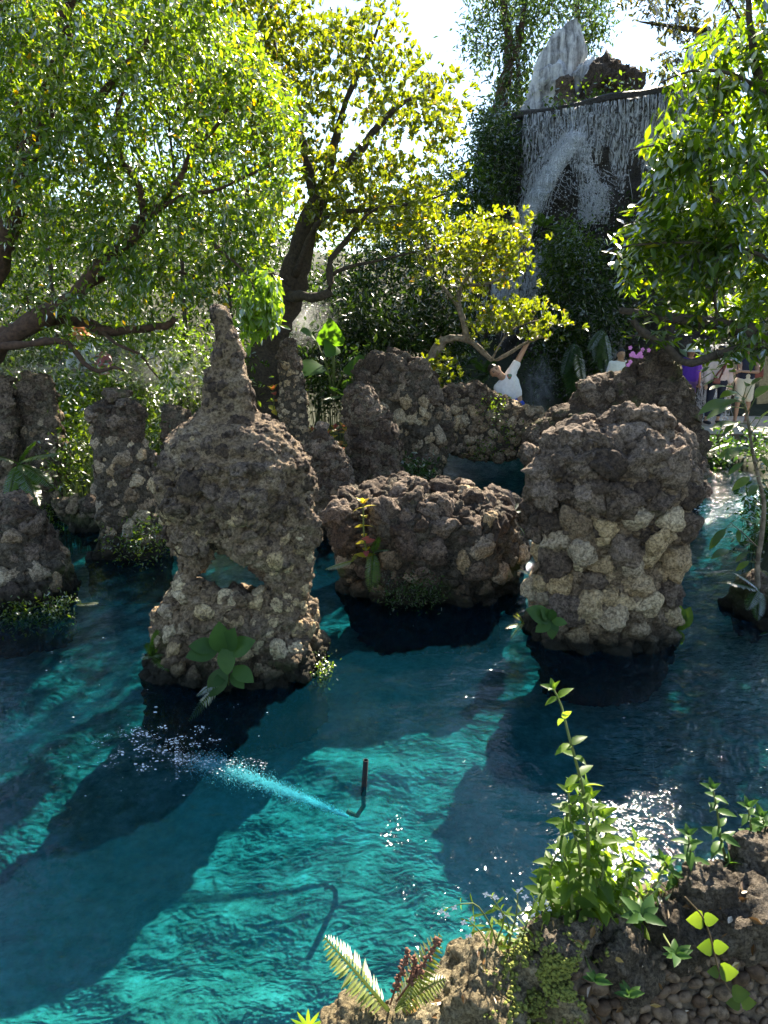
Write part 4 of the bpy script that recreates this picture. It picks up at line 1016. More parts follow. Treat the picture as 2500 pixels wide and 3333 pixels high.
def face_pt(px, py, off=0.35):
    """a point just in front of the cliff face on the sight line of a photo pixel"""
    uq = lip_for_px(px); base = lip_at(np.array([uq]))[0]
    Yq = base[1]
    for _ in range(4):
        w = at(px, py, Yq); vv = min(max((w.z - 0.1) / (LIPZ - 0.1), 0), 1)
        Yq = base[1] - (1 - vv) ** 1.6 * 1.2 - off
    return np.array(at(px, py, Yq))
G = Geo()
for _ in range(170):                                             # thin curtain from the lip
    px = wr.uniform(1700, 2300)
    dens = math.exp(-((px - 1880) / 60) ** 2) + 0.45
    if wr.random() > dens: continue
    ytop = np.interp(px, [1690, 2060, 2400], [376, 316, 266]); y0 = ytop + (0 if wr.random() < 0.6 else wr.uniform(0, 250)); ln = wr.uniform(30, 190)
    strand(G, face_pt(px, y0, 0.38), face_pt(px + wr.normal() * 6, y0 + ln, 0.42), wr.uniform(0.005, 0.014), 6, 0.010)
stuff(add('curtain', G.mesh('curtain'), M['fall'], wf))
def band(path, widths, n, r, ln, jitter=1.0):
    G = Geo(); path = np.array(path, float); widths = np.array(widths, float)
    for _ in range(n):
        t = wr.random() * (len(path) - 1); k = int(min(t, len(path) - 2)); f = t - k
        c = path[k] * (1 - f) + path[k + 1] * f; w = widths[k] * (1 - f) + widths[k + 1] * f
        dr = path[k + 1] - path[k]; dr /= np.linalg.norm(dr); pr = np.array([-dr[1], dr[0]])
        s = c + pr * w * wr.normal() * 0.45; l_ = ln * wr.uniform(0.3, 1.2)
        e = s + dr * l_ * 0.75 + np.array([0, 1]) * l_ * 0.25 * jitter
        strand(G, face_pt(s[0], s[1], 0.5 + wr.random() * 0.2), face_pt(e[0], e[1], 0.5 + wr.random() * 0.2), r * wr.uniform(0.3, 0.9), 4, 0.02)
    for _ in range(n * 2):
        t = wr.random() * (len(path) - 1); k = int(min(t, len(path) - 2)); f = t - k
        c = path[k] * (1 - f) + path[k + 1] * f; w = widths[k] * (1 - f) + widths[k + 1] * f
        s = c + wr.normal(size=2) * w * 0.8
        SV, SF = ICO[1]; G.put(SV * wr.uniform(0.006, 0.02) + face_pt(s[0], s[1], 0.5 + 0.4 * wr.random()), SF)
    return G.mesh('stream')
stuff(add('stream', band([(1872, 425), (1820, 500), (1770, 590), (1725, 680), (1688, 760)], [22, 42, 55, 58, 50], 420, 0.020, 60), M['fall'], wf))
stuff(add('stream', band([(1885, 430), (1915, 500), (1935, 580), (1945, 650)], [18, 26, 28, 25], 60, 0.012, 55), M['fall'], wf))
stuff(add('stream', band([(1925, 605), (1930, 660), (1910, 710)], [50, 45, 40], 120, 0.018, 40), M['fall'], wf))
stuff(add('stream', band([(1760, 560), (1900, 620), (1980, 640)], [80, 110, 90], 150, 0.012, 45), M['fall'], wf))
stuff(add('stream', band([(1690, 780), (1660, 880), (1640, 980), (1620, 1060)], [60, 90, 95, 85], 300, 0.014, 90, 0.6), M['fall'], wf))
stuff(add('stream', band([(1775, 800), (1745, 880), (1735, 940)], [15, 22, 22], 70, 0.016, 60), M['fall'], wf))
stuff(add('stream', band([(2010, 1000), (2005, 1080), (2010, 1190)], [22, 26, 26], 90, 0.012, 60), M['fall'], wf))
stuff(add('stream', band([(2300, 1150), (2310, 1280), (2320, 1370)], [60, 60, 60], 110, 0.014, 70), M['fall'], wf))

# broader veils of water between the strands
m, N, L = newmat('water_veil'); tc = nd(N, 'ShaderNodeNewGeometry'); mp = nd(N, 'ShaderNodeMapping'); mp.inputs['Scale'].default_value = (15.0, 15.0, 1.3); L.new(tc.outputs['Position'], mp.inputs['Vector'])
nz = nd(N, 'ShaderNodeTexNoise', i_Scale=1.6, i_Detail=5.0, i_Roughness=0.7); L.new(mp.outputs[0], nz.inputs['Vector']); al = nd(N, 'ShaderNodeMapRange'); al.inputs['From Min'].default_value = 0.42; al.inputs['From Max'].default_value = 0.66; al.inputs['To Max'].default_value = 0.9; L.new(nz.outputs['Fac'], al.inputs['Value'])
d = nd(N, 'ShaderNodeBsdfDiffuse'); d.inputs[0].default_value = rgb((0.93, 0.96, 0.99)); t = nd(N, 'ShaderNodeBsdfTranslucent'); t.inputs[0].default_value = rgb((0.93, 0.96, 0.99)); tp = nd(N, 'ShaderNodeBsdfTransparent')
a = nd(N, 'ShaderNodeMixShader'); a.inputs[0].default_value = 0.5; L.new(d.outputs[0], a.inputs[1]); L.new(t.outputs[0], a.inputs[2])
c = nd(N, 'ShaderNodeMixShader'); L.new(al.outputs[0], c.inputs[0]); L.new(tp.outputs[0], c.inputs[1]); L.new(a.outputs[0], c.inputs[2]); o = nd(N, 'ShaderNodeOutputMaterial'); L.new(c.outputs[0], o.inputs[0]); M['veil'] = m
def veil(G, px, y0, y1, w, off, dx=0.0):
    n_ = 9; V = []
    for q in range(n_):
        f = q / (n_ - 1); y_ = y0 + (y1 - y0) * f; wq = w * (0.7 + 0.5 * f) * (1 - 0.6 * max(0, f - 0.8) / 0.2)
        for sg in (-1, 0, 1):
            p = face_pt(px + dx * f + sg * wq, y_, off + 0.05 * (sg == 0) + 0.06 * math.sin(q * 1.7 + px)); V.append(p)
    i = np.arange(n_ - 1)[:, None] * 3; j = np.arange(2)[None]; G.put(np.array(V), None, np.stack([i + j, i + j + 1, i + j + 4, i + j + 3], -1).reshape(-1, 4))
G = Geo()
for px_ in np.arange(1712, 2240, 26): 
    yt = np.interp(px_, [1690, 2060, 2400], [378, 318, 268]); veil(G, px_, yt, yt + wr.uniform(120, 330), 15, 0.40)
for k in range(9):
    for off_ in (0.50, 0.58, 0.66): veil(G, 1868 - k * 22 + wr.normal() * 6, 430 + k * 36, 430 + k * 36 + 95, 22 + k * 2, off_, -38)
for k in range(3): veil(G, 1890 + k * 16, 430 + k * 55, 430 + k * 55 + 90, 20, 0.5, 14)
for px_ in (1600, 1615, 1630, 1645, 1660, 1675, 1690, 1705, 1735, 1750, 1770): veil(G, px_, wr.uniform(770, 830), wr.uniform(960, 1080), 18, 0.5, -12)
for px_ in (1900, 1935, 1965): veil(G, px_, 600, 730, 20, 0.5)
veil(G, 2008, 1000, 1195, 20, 0.5); veil(G, 2300, 1120, 1380, 30, 0.5); veil(G, 2350, 1120, 1380, 30, 0.5)
stuff(add('veil', G.mesh('veil'), M['veil'], wf))
# the standing stone: pale slab with dark runs
m, N, L = newmat('pale_streaked_stone')
geo = nd(N, 'ShaderNodeNewGeometry'); mp = nd(N, 'ShaderNodeMapping'); mp.inputs['Scale'].default_value = (3.2, 3.2, 0.35); L.new(geo.outputs['Position'], mp.inputs['Vector'])
n1 = nd(N, 'ShaderNodeTexNoise', i_Scale=1.6, i_Detail=6.0, i_Roughness=0.65, i_Distortion=0.5); L.new(mp.outputs[0], n1.inputs['Vector'])
n2 = nd(N, 'ShaderNodeTexNoise', i_Scale=5.0, i_Detail=6.0, i_Roughness=0.7); L.new(geo.outputs['Position'], n2.inputs['Vector'])
s1 = nd(N, 'ShaderNodeMath', operation='MULTIPLY_ADD'); s1.inputs[1].default_value = 0.35; L.new(n2.outputs['Fac'], s1.inputs[0]); L.new(n1.outputs['Fac'], s1.inputs[2])
cr = ramp(N, [(0.52, (0.10, 0.10, 0.10)), (0.62, (0.26, 0.26, 0.26)), (0.75, (0.52, 0.52, 0.51)), (0.9, (0.66, 0.66, 0.64))]); L.new(s1.outputs[0], cr.inputs[0])
b = nd(N, 'ShaderNodeBsdfPrincipled', i_Roughness=0.85); L.new(cr.outputs[0], b.inputs['Base Color'])
bp = nd(N, 'ShaderNodeBump', i_Strength=0.7, i_Distance=0.08); L.new(s1.outputs[0], bp.inputs['Height']); L.new(bp.outputs[0], b.inputs['Normal'])
o = nd(N, 'ShaderNodeOutputMaterial'); L.new(b.outputs[0], o.inputs[0]); M['pale'] = m
def outcrop(name, label, rows, yc, dr, mat, amp, seed, zb, ex=2.2, cat='rock', vox=0.07, sc=1.6):
    V, F = lathe_core(rows, yc, dr, bmin=0.1, ex=ex, dz=0.08, nseg=64, zbot=zb)
    V, F = remeshed(V, F, vox); V = roughen(V, F, amp, seed, sc)
    o = add(name, np_mesh(name, V - [0, 0, 0], F), M[mat]); tag(o, label, cat); o['kind'] = 'thing'
    return o
zt = LIPZ - 0.3
outcrop('standing_stone', 'pale streaked standing stone shaped like a fin above the waterfall', crop(1500, 0, 0.603, [(78, 612, 640), (105, 572, 650), (180, 502, 664), (250, 455, 679), (310, 420, 684), (360, 400, 655), (430, 386, 632), (500, 382, 618), (590, 370, 605)]), 21.2, 0.32, 'pale', 0.06, 81, zt, cat='standing stone', ex=2.8)
outcrop('pale_rock', 'pale rough rock at the left foot of the standing stone', crop(1500, 0, 0.603, [(366, 450, 520), (390, 410, 548), (440, 395, 552), (500, 385, 540), (590, 355, 520)]), 20.4, 0.7, 'pale', 0.16, 83, zt, sc=2.5)
outcrop('pale_rock', 'pale rock wedged against the right side of the standing stone', crop(1500, 0, 0.603, [(310, 680, 730), (350, 640, 745), (400, 622, 750), (480, 620, 750), (560, 620, 740)]), 20.6, 0.7, 'pale', 0.13, 85, zt, sc=2.5)
M['darktop'] = rock_mat('rock_dark_top', [(0.03, 0.022, 0.016), (0.085, 0.06, 0.042), (0.17, 0.125, 0.09)], 0.3, bump=1.0, scale=0.5, wet=False)
outcrop('dark_rock', 'dark brown rough boulder right of the standing stone on the ledge', crop(1500, 0, 0.603, [(308, 770, 830), (330, 730, 890), (370, 700, 945), (420, 640, 965), (480, 625, 985), (560, 620, 1000)]), 20.0, 0.5, 'darktop', 0.22, 87, zt, sc=2.2)
outcrop('dark_rock', 'small dark rock between the two pale rocks on the ledge', crop(1500, 0, 0.603, [(412, 545, 600), (450, 530, 625), (520, 520, 640), (590, 520, 650)]), 20.0, 0.7, 'darktop', 0.12, 89, zt, sc=2.5)

# boardwalk
M['plank'] = plain('weathered_plank', (0.42, 0.37, 0.30), 0.85, 0.25, 6, 0.3)
M['plankdark'] = plain('deck_edge', (0.13, 0.09, 0.055), 0.85, 0.35, 6, 0.3)
DZ = float(at(2400, 1411, 14.0).z)
bw = thing('boardwalk', 'pale weathered plank walkway under the group of visitors', 'boardwalk', (8.0, 14.9, 0.2)); bw['kind'] = 'thing'
def boxmesh(name, sx, sy, sz, bev=0.008):
    bm = bmesh.new(); bmesh.ops.create_cube(bm, size=1.0)
    for v_ in bm.verts: v_.co = Vector((v_.co.x * sx, v_.co.y * sy, v_.co.z * sz))
    bmesh.ops.bevel(bm, geom=bm.edges[:], offset=bev, segments=1, affect='EDGES')
    me = bpy.data.meshes.new(name); bm.to_mesh(me); bm.free(); return me
pk = boxmesh('plank', 5.6, 0.172, 0.045); pk.materials.append(M['plank'])
for r_ in range(13): add('plank', pk, None, bw, (8.3, 14.09 + r_ * 0.18, DZ - 0.022 + 0.003 * math.sin(r_ * 2.1)))
add('edge_board', boxmesh('edge_board', 5.6, 0.04, 0.14), M['plankdark'], bw, (8.3, 13.97, DZ - 0.072))
for x_ in (6.0, 7.4, 8.8, 10.2): add('post', boxmesh('post', 0.10, 0.10, 0.9), M['plankdark'], bw, (x_, 14.06, DZ - 0.6))
# ================================================================ people
def capsule(G, p0, p1, r0, r1, sides=12):
    p0, p1 = np.array(p0, float), np.array(p1, float); d = p1 - p0; ln = np.linalg.norm(d)
    d = d / ln if ln > 1e-6 else np.array([0, 0, 1.0])
    an = np.linspace(0, np.pi / 2, 4)[:-1]
    pts = [p0 - d * r0 * math.cos(a) for a in an] + [p0, p1] + [p1 + d * r1 * math.sin(a) for a in an[1:]]
    pts.append(p1 + d * r1 * 0.97); rad = [r0 * max(0.05, math.sin(a)) for a in an] + [r0, r1] + [r1 * math.cos(a) for a in an[1:]] + [r1 * 0.24]
    G.tube(pts, rad, sides)
def ellipsoid(G, c, r, Rm=None, sub=3):
    V, F = ICO[sub]; V = V * np.array(r)
    if Rm is not None: V = V @ np.array(Rm).T
    G.put(V + np.array(c), F)
def fuse(G, vox, smooth=3, name='body'):
    V = np.vstack(G.V); F = ([np.vstack(G.T)] if G.T else []) + ([np.vstack(G.Q)] if G.Q else [])
    o = add('tmp', np_mesh('tmp', V, F))
    md = o.modifiers.new('r', 'REMESH'); md.mode = 'VOXEL'; md.voxel_size = vox
    md = o.modifiers.new('s', 'SMOOTH'); md.factor = 0.5; md.iterations = smooth
    me = eval_mesh(o); bpy.data.objects.remove(o)
    me.polygons.foreach_set('use_smooth', np.full(len(me.polygons), True)); me.name = name
    me.materials.clear()
    return me
def hand(G, w, d, palmn, s, spread=0.12, curl=0.2):
    """five fingers on a palm: w wrist, d direction, palmn palm normal"""
    w = np.array(w); d = unit(d); pn = unit(np.array(palmn) - d * np.dot(palmn, d)); sd = np.cross(d, pn)
    for k in range(4): capsule(G, w + d * 0.01 * s, w + d * 0.085 * s + sd * (k - 1.5) * 0.02 * s, 0.017 * s, 0.013 * s, 8)
    for k, ln in enumerate((0.062, 0.074, 0.078, 0.066)):
        b = w + d * 0.085 * s + sd * (k - 1.5) * 0.021 * s; dd = unit(d + sd * (k - 1.5) * spread)
        m_ = b + dd * ln * 0.5 * s; e = m_ + unit(dd + pn * curl) * ln * 0.5 * s
        capsule(G, b, m_, 0.0095 * s, 0.009 * s, 8); capsule(G, m_, e, 0.009 * s, 0.0075 * s, 8)
    b = w + d * 0.03 * s + sd * 0.02 * s; m_ = b + unit(d * 0.6 + sd) * 0.045 * s; e = m_ + unit(d + sd * 0.4 + pn * 0.2) * 0.04 * s
    capsule(G, b, m_, 0.013 * s, 0.011 * s, 8); capsule(G, m_, e, 0.0105 * s, 0.008 * s, 8)
SKIN = plain('skin', (0.46, 0.27, 0.18), 0.55, 0.06, 30); SKIN2 = plain('skin_tanned', (0.36, 0.20, 0.13), 0.55, 0.06, 30)
HAIR = plain('black_hair', (0.012, 0.010, 0.010), 0.45, 0.3, 60)
def cloth(name, c): return plain(name, c, 0.9, 0.10, 25, 0.25)
def head_np(fw, up, c, s):
    """head with brow, nose, chin and ears; fw = facing, up = crown"""
    fw, up = unit(fw), unit(up); up = unit(up - fw * np.dot(up, fw)); rt = np.cross(fw, up)
    V, F = ICO[5]; V = V.copy()
    x, y, z = V[:, 0], V[:, 1], V[:, 2]                       # x right, y forward, z up
    W = np.stack([x * 0.076 * (1 - 0.22 * np.clip(-z, 0, 1) ** 1.5), y * 0.094, z * 0.118], -1)
    front = np.clip(y, 0, 1)
    W[:, 1] += 0.026 * np.exp(-((x / 0.16) ** 2 + ((z + 0.14) / 0.17) ** 2)) * (y > 0)      # nose
    W[:, 1] -= 0.010 * front * (np.exp(-(((np.abs(x) - 0.38) / 0.18) ** 2 + ((z - 0.08) / 0.12) ** 2)))   # eye sockets
    W[:, 1] += 0.012 * np.exp(-((x / 0.35) ** 2 + ((z + 0.85) / 0.2) ** 2)) * (y > -0.3)    # chin
    W[:, 1] += 0.006 * np.exp(-((x / 0.25) ** 2 + ((z + 0.50) / 0.07) ** 2)) * (y > 0)      # lips
    B = np.stack([rt, fw, up], 0)
    return (W * s) @ B + np.array(c), F, B, rt, fw, up
def person(label, J, s, skin, tops, bottoms, hair='short', fw=(0, -1, 0), up=(0, 0, 1), vox=0.012, top_mat=None, bot_mat=None, shoe_mat=None, hands=True, sleeve=0.5, flare=1.0, legs=True, bot_to='knee', longhair=False, group='visitors around the pool', palms=None, torso=1.0, hem=0.0):
    """J: joint positions; the body is one fused surface, clothing lies over it"""
    J = {k: np.array(list(v), float) for k, v in J.items()}
    low = min(v[2] for v in J.values())
    root = thing('person', label, 'person', (J['pelvis'][0], J['pelvis'][1], low), group)
    G = Geo()
    HV, HF, B, rt, f_, u_ = head_np(fw, up, J['head'], s)
    G.put(HV, HF)
    for sg in (-1, 1): ellipsoid(G, J['head'] + rt * sg * 0.078 * s - f_ * 0.008 * s - u_ * 0.008 * s, np.array([0.012, 0.022, 0.033]) * s, B.T, 2)
    capsule(G, J['neck'], J['head'] - u_ * 0.05 * s, 0.056 * s, 0.052 * s)
    ax = unit(J['neck'] - J['pelvis']); sh = J['shR'] - J['shL']; w = unit(sh)
    T = torso
    for k in (-1, 0, 1):
        capsule(G, J['pelvis'] + w * k * 0.065 * s * T, J['chest'] + w * k * 0.075 * s * T, 0.095 * s * T, 0.10 * s * T)
    for side in 'LR':
        capsule(G, J['chest'] + ax * 0.06 * s, J['sh' + side], 0.085 * s, 0.055 * s)
        capsule(G, J['sh' + side], J['el' + side], 0.050 * s, 0.038 * s); capsule(G, J['el' + side], J['wr' + side], 0.038 * s, 0.026 * s)
        capsule(G, J['neck'], J['sh' + side], 0.05 * s, 0.05 * s)
        if hands:
            d = J['wr' + side] - J['el' + side]
            hand(G, J['wr' + side], d, (palms or {}).get(side, (0, -1, 0.2)), s, 0.14, 0.15)
        if legs:
            capsule(G, J['hip' + side], J['kn' + side], 0.085 * s, 0.055 * s); capsule(G, J['kn' + side], J['an' + side], 0.055 * s, 0.036 * s)
            toe = J['an' + side] + np.array([0.02, -0.15, -0.035]) * s
            capsule(G, J['an' + side] + np.array([0, 0.02, -0.03]) * s, toe, 0.038 * s, 0.03 * s)
    body = add('body', fuse(G, vox, 2, 'body'), skin, root)
    # shirt
    G = Geo(); e = 0.016 * s
    for k in (-1, 0, 1):
        capsule(G, J['pelvis'] + ax * hem * s + w * k * 0.075 * s * T, J['chest'] + w * k * 0.078 * s * T, 0.105 * s * T * flare, 0.105 * s * T + e)
    for side in 'LR':
        capsule(G, J['chest'] + ax * 0.06 * s, J['sh' + side], 0.088 * s + e, 0.060 * s + e)
        capsule(G, J['neck'] - ax * 0.03 * s, J['sh' + side], 0.052 * s + e, 0.052 * s + e)
        if sleeve > 0:
            t = min(sleeve, 1.0); q = J['sh' + side] * (1 - t) + J['el' + side] * t
            capsule(G, J['sh' + side], q, 0.055 * s + e, (0.045 if sleeve <= 1 else 0.040) * s + e * 1.3)
            if sleeve > 1:
                q2 = J['el' + side] * (2 - sleeve) + J['wr' + side] * (sleeve - 1); capsule(G, J['el' + side], q2, 0.045 * s + e, 0.055 * s + e)
    sm = fuse(G, vox * 1.1, 2, 'shirt')
    V_, F_ = mesh_np(sm); n_ = vnormals(V_, F_)
    V_ += n_ * (0.007 * s * fbm(V_ * np.array([9, 9, 4]) / s, 3, 5))[:, None]
    add('shirt', np_mesh('shirt', V_, F_), top_mat, root)
    if legs and bot_mat:
        G = Geo()
        capsule(G, J['hipL'], J['hipR'], 0.115 * s * T, 0.115 * s * T); capsule(G, J['pelvis'], J['pelvis'] + ax * 0.06 * s, 0.11 * s * T, 0.12 * s * T)
        for side in 'LR':
            if bot_to == 'knee':
                q = J['hip' + side] * 0.1 + J['kn' + side] * 0.9; capsule(G, J['hip' + side], q, 0.105 * s, 0.085 * s)
            else:
                capsule(G, J['hip' + side], J['kn' + side], 0.098 * s, 0.072 * s); q = J['kn' + side] * 0.3 + J['an' + side] * 0.7; capsule(G, J['kn' + side], q, 0.070 * s, 0.060 * s)
        add('trousers' if bot_to != 'knee' else 'shorts', fuse(G, vox * 1.2, 2, 'trousers'), bot_mat, root)
        if shoe_mat:
            for side in 'LR':
                G = Geo(); toe = J['an' + side] + np.array([0.02, -0.16, -0.04]) * s
                capsule(G, J['an' + side] + np.array([0, 0.03, -0.035]) * s, toe, 0.046 * s, 0.038 * s); add('shoe', fuse(G, vox * 1.2, 2, 'shoe'), shoe_mat, root)
    # face
    if hair:
        for sg in (-1, 1):
            G = Geo(); ellipsoid(G, J['head'] + rt * sg * 0.031 * s + f_ * 0.082 * s + u_ * 0.010 * s, np.array([0.017, 0.008, 0.006]) * s, B.T, 2); add('eye', G.mesh('eye'), HAIR, body)
            G = Geo(); ellipsoid(G, J['head'] + rt * sg * 0.031 * s + f_ * 0.090 * s + u_ * 0.030 * s, np.array([0.018, 0.006, 0.0045]) * s, B.T, 2); add('eyebrow', G.mesh('eyebrow'), HAIR, body)
        G = Geo(); ellipsoid(G, J['head'] + f_ * 0.090 * s - u_ * 0.060 * s, np.array([0.022, 0.007, 0.006]) * s, B.T, 2); add('mouth', G.mesh('mouth'), M['lip'], body)
        V, F = ICO[4]; x, y, z = V[:, 0], V[:, 1], V[:, 2]
        keep = (z > 0.28 + 0.25 * np.clip(y, 0, 1)) | ((y < -0.15) & (z > -0.45)) | ((np.abs(x) > 0.8) & (y < 0.25) & (z > 0.05))
        W = V * np.array([0.083, 0.101, 0.124]) * (1 + 0.05 * fbm(V * 6, 3, 3))[:, None]
        F2 = F[keep[F].all(1)]
        add('hair', np_mesh('hair', (W * s) @ B + J['head'], F2), HAIR, body)
        if longhair:
            G = Geo()
            for sg in (-1, 1):
                P0 = J['head'] + rt * sg * 0.075 * s + u_ * 0.03 * s - f_ * 0.01 * s
                for k in range(5):
                    o_ = -f_ * 0.02 * k * s
                    G.tube([P0 + o_, P0 + o_ + rt * sg * 0.02 * s - u_ * 0.12 * s, P0 + o_ + rt * sg * 0.01 * s - u_ * 0.26 * s + f_ * 0.04 * s, P0 + o_ - u_ * 0.38 * s + f_ * 0.06 * s], [0.022 * s, 0.026 * s, 0.022 * s, 0.008 * s], 7)
            add('long_hair', G.mesh('long_hair'), HAIR, body)
    return root, J, B
M['lip'] = plain('lips', (0.30, 0.10, 0.08), 0.5, 0.05, 30)

# ---- the boy leaning with one arm up
YP = 12.75
b = lambda x, y, Y=YP: at(x, y, Y)
W_SHIRT = cloth('white_tshirt', (0.80, 0.80, 0.82)); BLUE = cloth('blue_shorts', (0.015, 0.06, 0.42))
J = dict(head=b(1612, 1207, YP - 0.12), neck=b(1642, 1232), chest=b(1652, 1258), pelvis=b(1670, 1312), shR=b(1668, 1208), elR=b(1697, 1153), wrR=b(1718, 1116),
         shL=b(1623, 1262), elL=b(1627, 1312), wrL=b(1632, 1345, YP - 0.1), hipR=b(1684, 1322), hipL=b(1662, 1330), knR=b(1688, 1400), knL=b(1664, 1404), anR=b(1690, 1466), anL=b(1664, 1466))
# facing the camera: the raised arm is on the picture's right
J2 = dict(J); 
root, JJ, B = person('boy in white t-shirt leaning sideways with one arm raised behind the stone bridge', J2, 1.22, SKIN, None, None, 'short', (-0.06, -1, 0.05), (-0.78, 0, 0.62), 0.011, W_SHIRT, BLUE, None, True, 0.42, 1.12, hem=0.10, palms={'R': (0, -1, 0), 'L': (0, -1, 0)})
# printed badge on the chest of the t-shirt
m, N, L = newmat('tshirt_print'); geo = nd(N, 'ShaderNodeNewGeometry'); vo = nd(N, 'ShaderNodeTexVoronoi', i_Scale=38.0); L.new(geo.outputs['Position'], vo.inputs['Vector'])
cr = ramp(N, [(0.0, (0.12, 0.14, 0.13)), (0.4, (0.45, 0.10, 0.07)), (0.6, (0.12, 0.25, 0.16)), (0.8, (0.35, 0.33, 0.30))], 'CONSTANT'); L.new(vo.outputs['Color'], cr.inputs[0])
bs = nd(N, 'ShaderNodeBsdfPrincipled', i_Roughness=0.9); L.new(cr.outputs[0], bs.inputs['Base Color']); o = nd(N, 'ShaderNodeOutputMaterial'); L.new(bs.outputs[0], o.inputs[0])
an = np.linspace(0, 2 * np.pi, 12, endpoint=False); rr = 0.042 * (1 + 0.2 * np.sin(an * 3))
c = np.array(b(1655, 1223, YP)); fy = -0.19
disc = np.stack([c[0] + rr * np.cos(an), np.full(12, c[1] + fy), c[2] + rr * 1.15 * np.sin(an)], -1)
PRINT_C, PRINT_M = disc, m

# ---- visitors on the boardwalk
def stand(x, Y, z, h, lean=0.0, arms=None, stance=0.10):
    s = h / 1.70; p = lambda dx, dz, dy=0.0: (x + dx * s + lean * dz * s, Y + dy * s, z + dz * s)
    J = dict(head=p(0, 1.57), neck=p(0, 1.42), chest=p(0, 1.25), pelvis=p(0, 0.96), shL=p(-0.17, 1.38), shR=p(0.17, 1.38), elL=p(-0.24, 1.12), elR=p(0.24, 1.12),
             wrL=p(-0.25, 0.88, -0.05), wrR=p(0.25, 0.88, -0.05), hipL=p(-stance, 0.90), hipR=p(stance, 0.90), knL=p(-stance - 0.01, 0.50, -0.02), knR=p(stance + 0.01, 0.50, -0.02), anL=p(-stance - 0.02, 0.08), anR=p(stance + 0.02, 0.08))
    if arms:
        for k, v in arms.items(): J[k] = p(*v)
    return J, s
YV = 15.2
def vx(px): return at(px, 1300, YV).x
J, s = stand(vx(2248), YV + 0.25, DZ + 0.02, 1.60)
PURPLE = cloth('purple_polo', (0.075, 0.022, 0.33))
rp, JJp, Bp = person('person in purple polo and white sun hat at the boardwalk edge', J, s, SKIN2, None, None, 'short', (0.3, -1, 0), (0, 0, 1), 0.017, PURPLE, cloth('dark_skirt', (0.10, 0.05, 0.20)), None, True, 0.75, 1.15, torso=1.15, bot_to='knee')
BLOUSE = cloth('pale_pink_blouse', (0.74, 0.58, 0.58)); NAVY = cloth('navy_trousers', (0.017, 0.020, 0.040)); SHOE = plain('dark_shoe', (0.02, 0.02, 0.025), 0.6)
J, s = stand(vx(2318), YV - 0.1, DZ + 0.02, 1.66, 0.02, stance=0.11)
rw, JJw, Bw = person('woman in pale pink blouse and navy cropped trousers among the visitors', J, s, SKIN, None, None, 'short', (-0.15, -1, -0.1), (0, 0, 1), 0.017, BLOUSE, NAVY, SHOE, True, 1.75, 1.08, bot_to='calf', longhair=True)
J, s = stand(vx(2412), YV - 0.1, DZ + 0.02, 1.70, -0.02, arms=dict(elL=(-0.20, 1.12, -0.15), wrL=(-0.36, 1.10, -0.30), elR=(0.16, 1.10, -0.16), wrR=(-0.26, 1.13, -0.32)))
rn, JJn, Bn = person('person in navy sleeveless shirt and cream shorts holding hands in front', J, s, SKIN2, None, None, 'short', (-0.5, -1, 0), (0, 0, 1), 0.017, cloth('navy_shirt', (0.016, 0.02, 0.045)), cloth('cream_shorts', (0.62, 0.56, 0.46)), plain('pale_sandal', (0.5, 0.42, 0.35), 0.7), True, 0.15, 1.0, bot_to='knee')
J, s = stand(vx(2515), YV - 0.3, DZ + 0.02, 1.62)
person('person in black top half hidden at the right edge of the boardwalk', J, s, SKIN, None, None, 'short', (-0.8, -1, 0), (0, 0, 1), 0.020, cloth('black_top', (0.012, 0.012, 0.014)), cloth('beige_shorts', (0.42, 0.33, 0.26)), None, True, 0.9, 1.0)
J, s = stand(at(2018, 1200, 14.4).x, 14.4, DZ - 0.02, 1.66)
person('person in white top behind the pink orchids, head under the branch', J, s, SKIN, None, None, 'short', (0.1, -1, 0), (0, 0, 1), 0.020, cloth('white_top', (0.78, 0.78, 0.78)), NAVY, None, False, 0.9, 1.0, bot_to='calf')
# hat, necklace, bags
STRAW = plain('white_hat', (0.62, 0.60, 0.53), 0.9, 0.12, 40, 0.3)
h = JJp['head'] + np.array([0, 0, 0.045]); G = Geo(); an = np.linspace(0, 2 * np.pi, 28, endpoint=False)
prof = [(0.205, -0.03), (0.17, 0.0), (0.112, 0.02), (0.112, 0.06), (0.10, 0.105), (0.06, 0.125), (0.001, 0.13)]
V = np.array([[(h[0] + r_ * math.cos(a), h[1] + r_ * math.sin(a), h[2] + z_) for a in an] for r_, z_ in prof]).reshape(-1, 3)
i = np.arange(len(prof) - 1)[:, None] * 28; j = np.arange(28)[None]; k = (j + 1) % 28
G.put(V, None, np.stack([i + j, i + k, i + k + 28, i + j + 28], -1).reshape(-1, 4))
o = add('sun_hat', G.mesh('sun_hat'), STRAW); tag(o, 'white sun hat worn by the person in purple', 'hat')
G = Geo(); c = JJw['neck'] + np.array([0, -0.10, 0])
G.tube([c + [-0.07, 0.03, 0.0], c + [-0.05, -0.04, -0.12], c + [0, -0.055, -0.22], c + [0.05, -0.04, -0.12], c + [0.07, 0.03, 0.0]], 0.009, 6); G.tube([c + [0, -0.055, -0.22], c + [0, -0.06, -0.34]], 0.011, 6)
o = add('necklace', G.mesh('necklace'), plain('dark_beads', (0.10, 0.035, 0.03), 0.6)); tag(o, 'dark beaded necklace on the pale pink blouse', 'necklace')
LEATHER = plain('red_brown_leather', (0.20, 0.05, 0.04), 0.55, 0.2, 15)
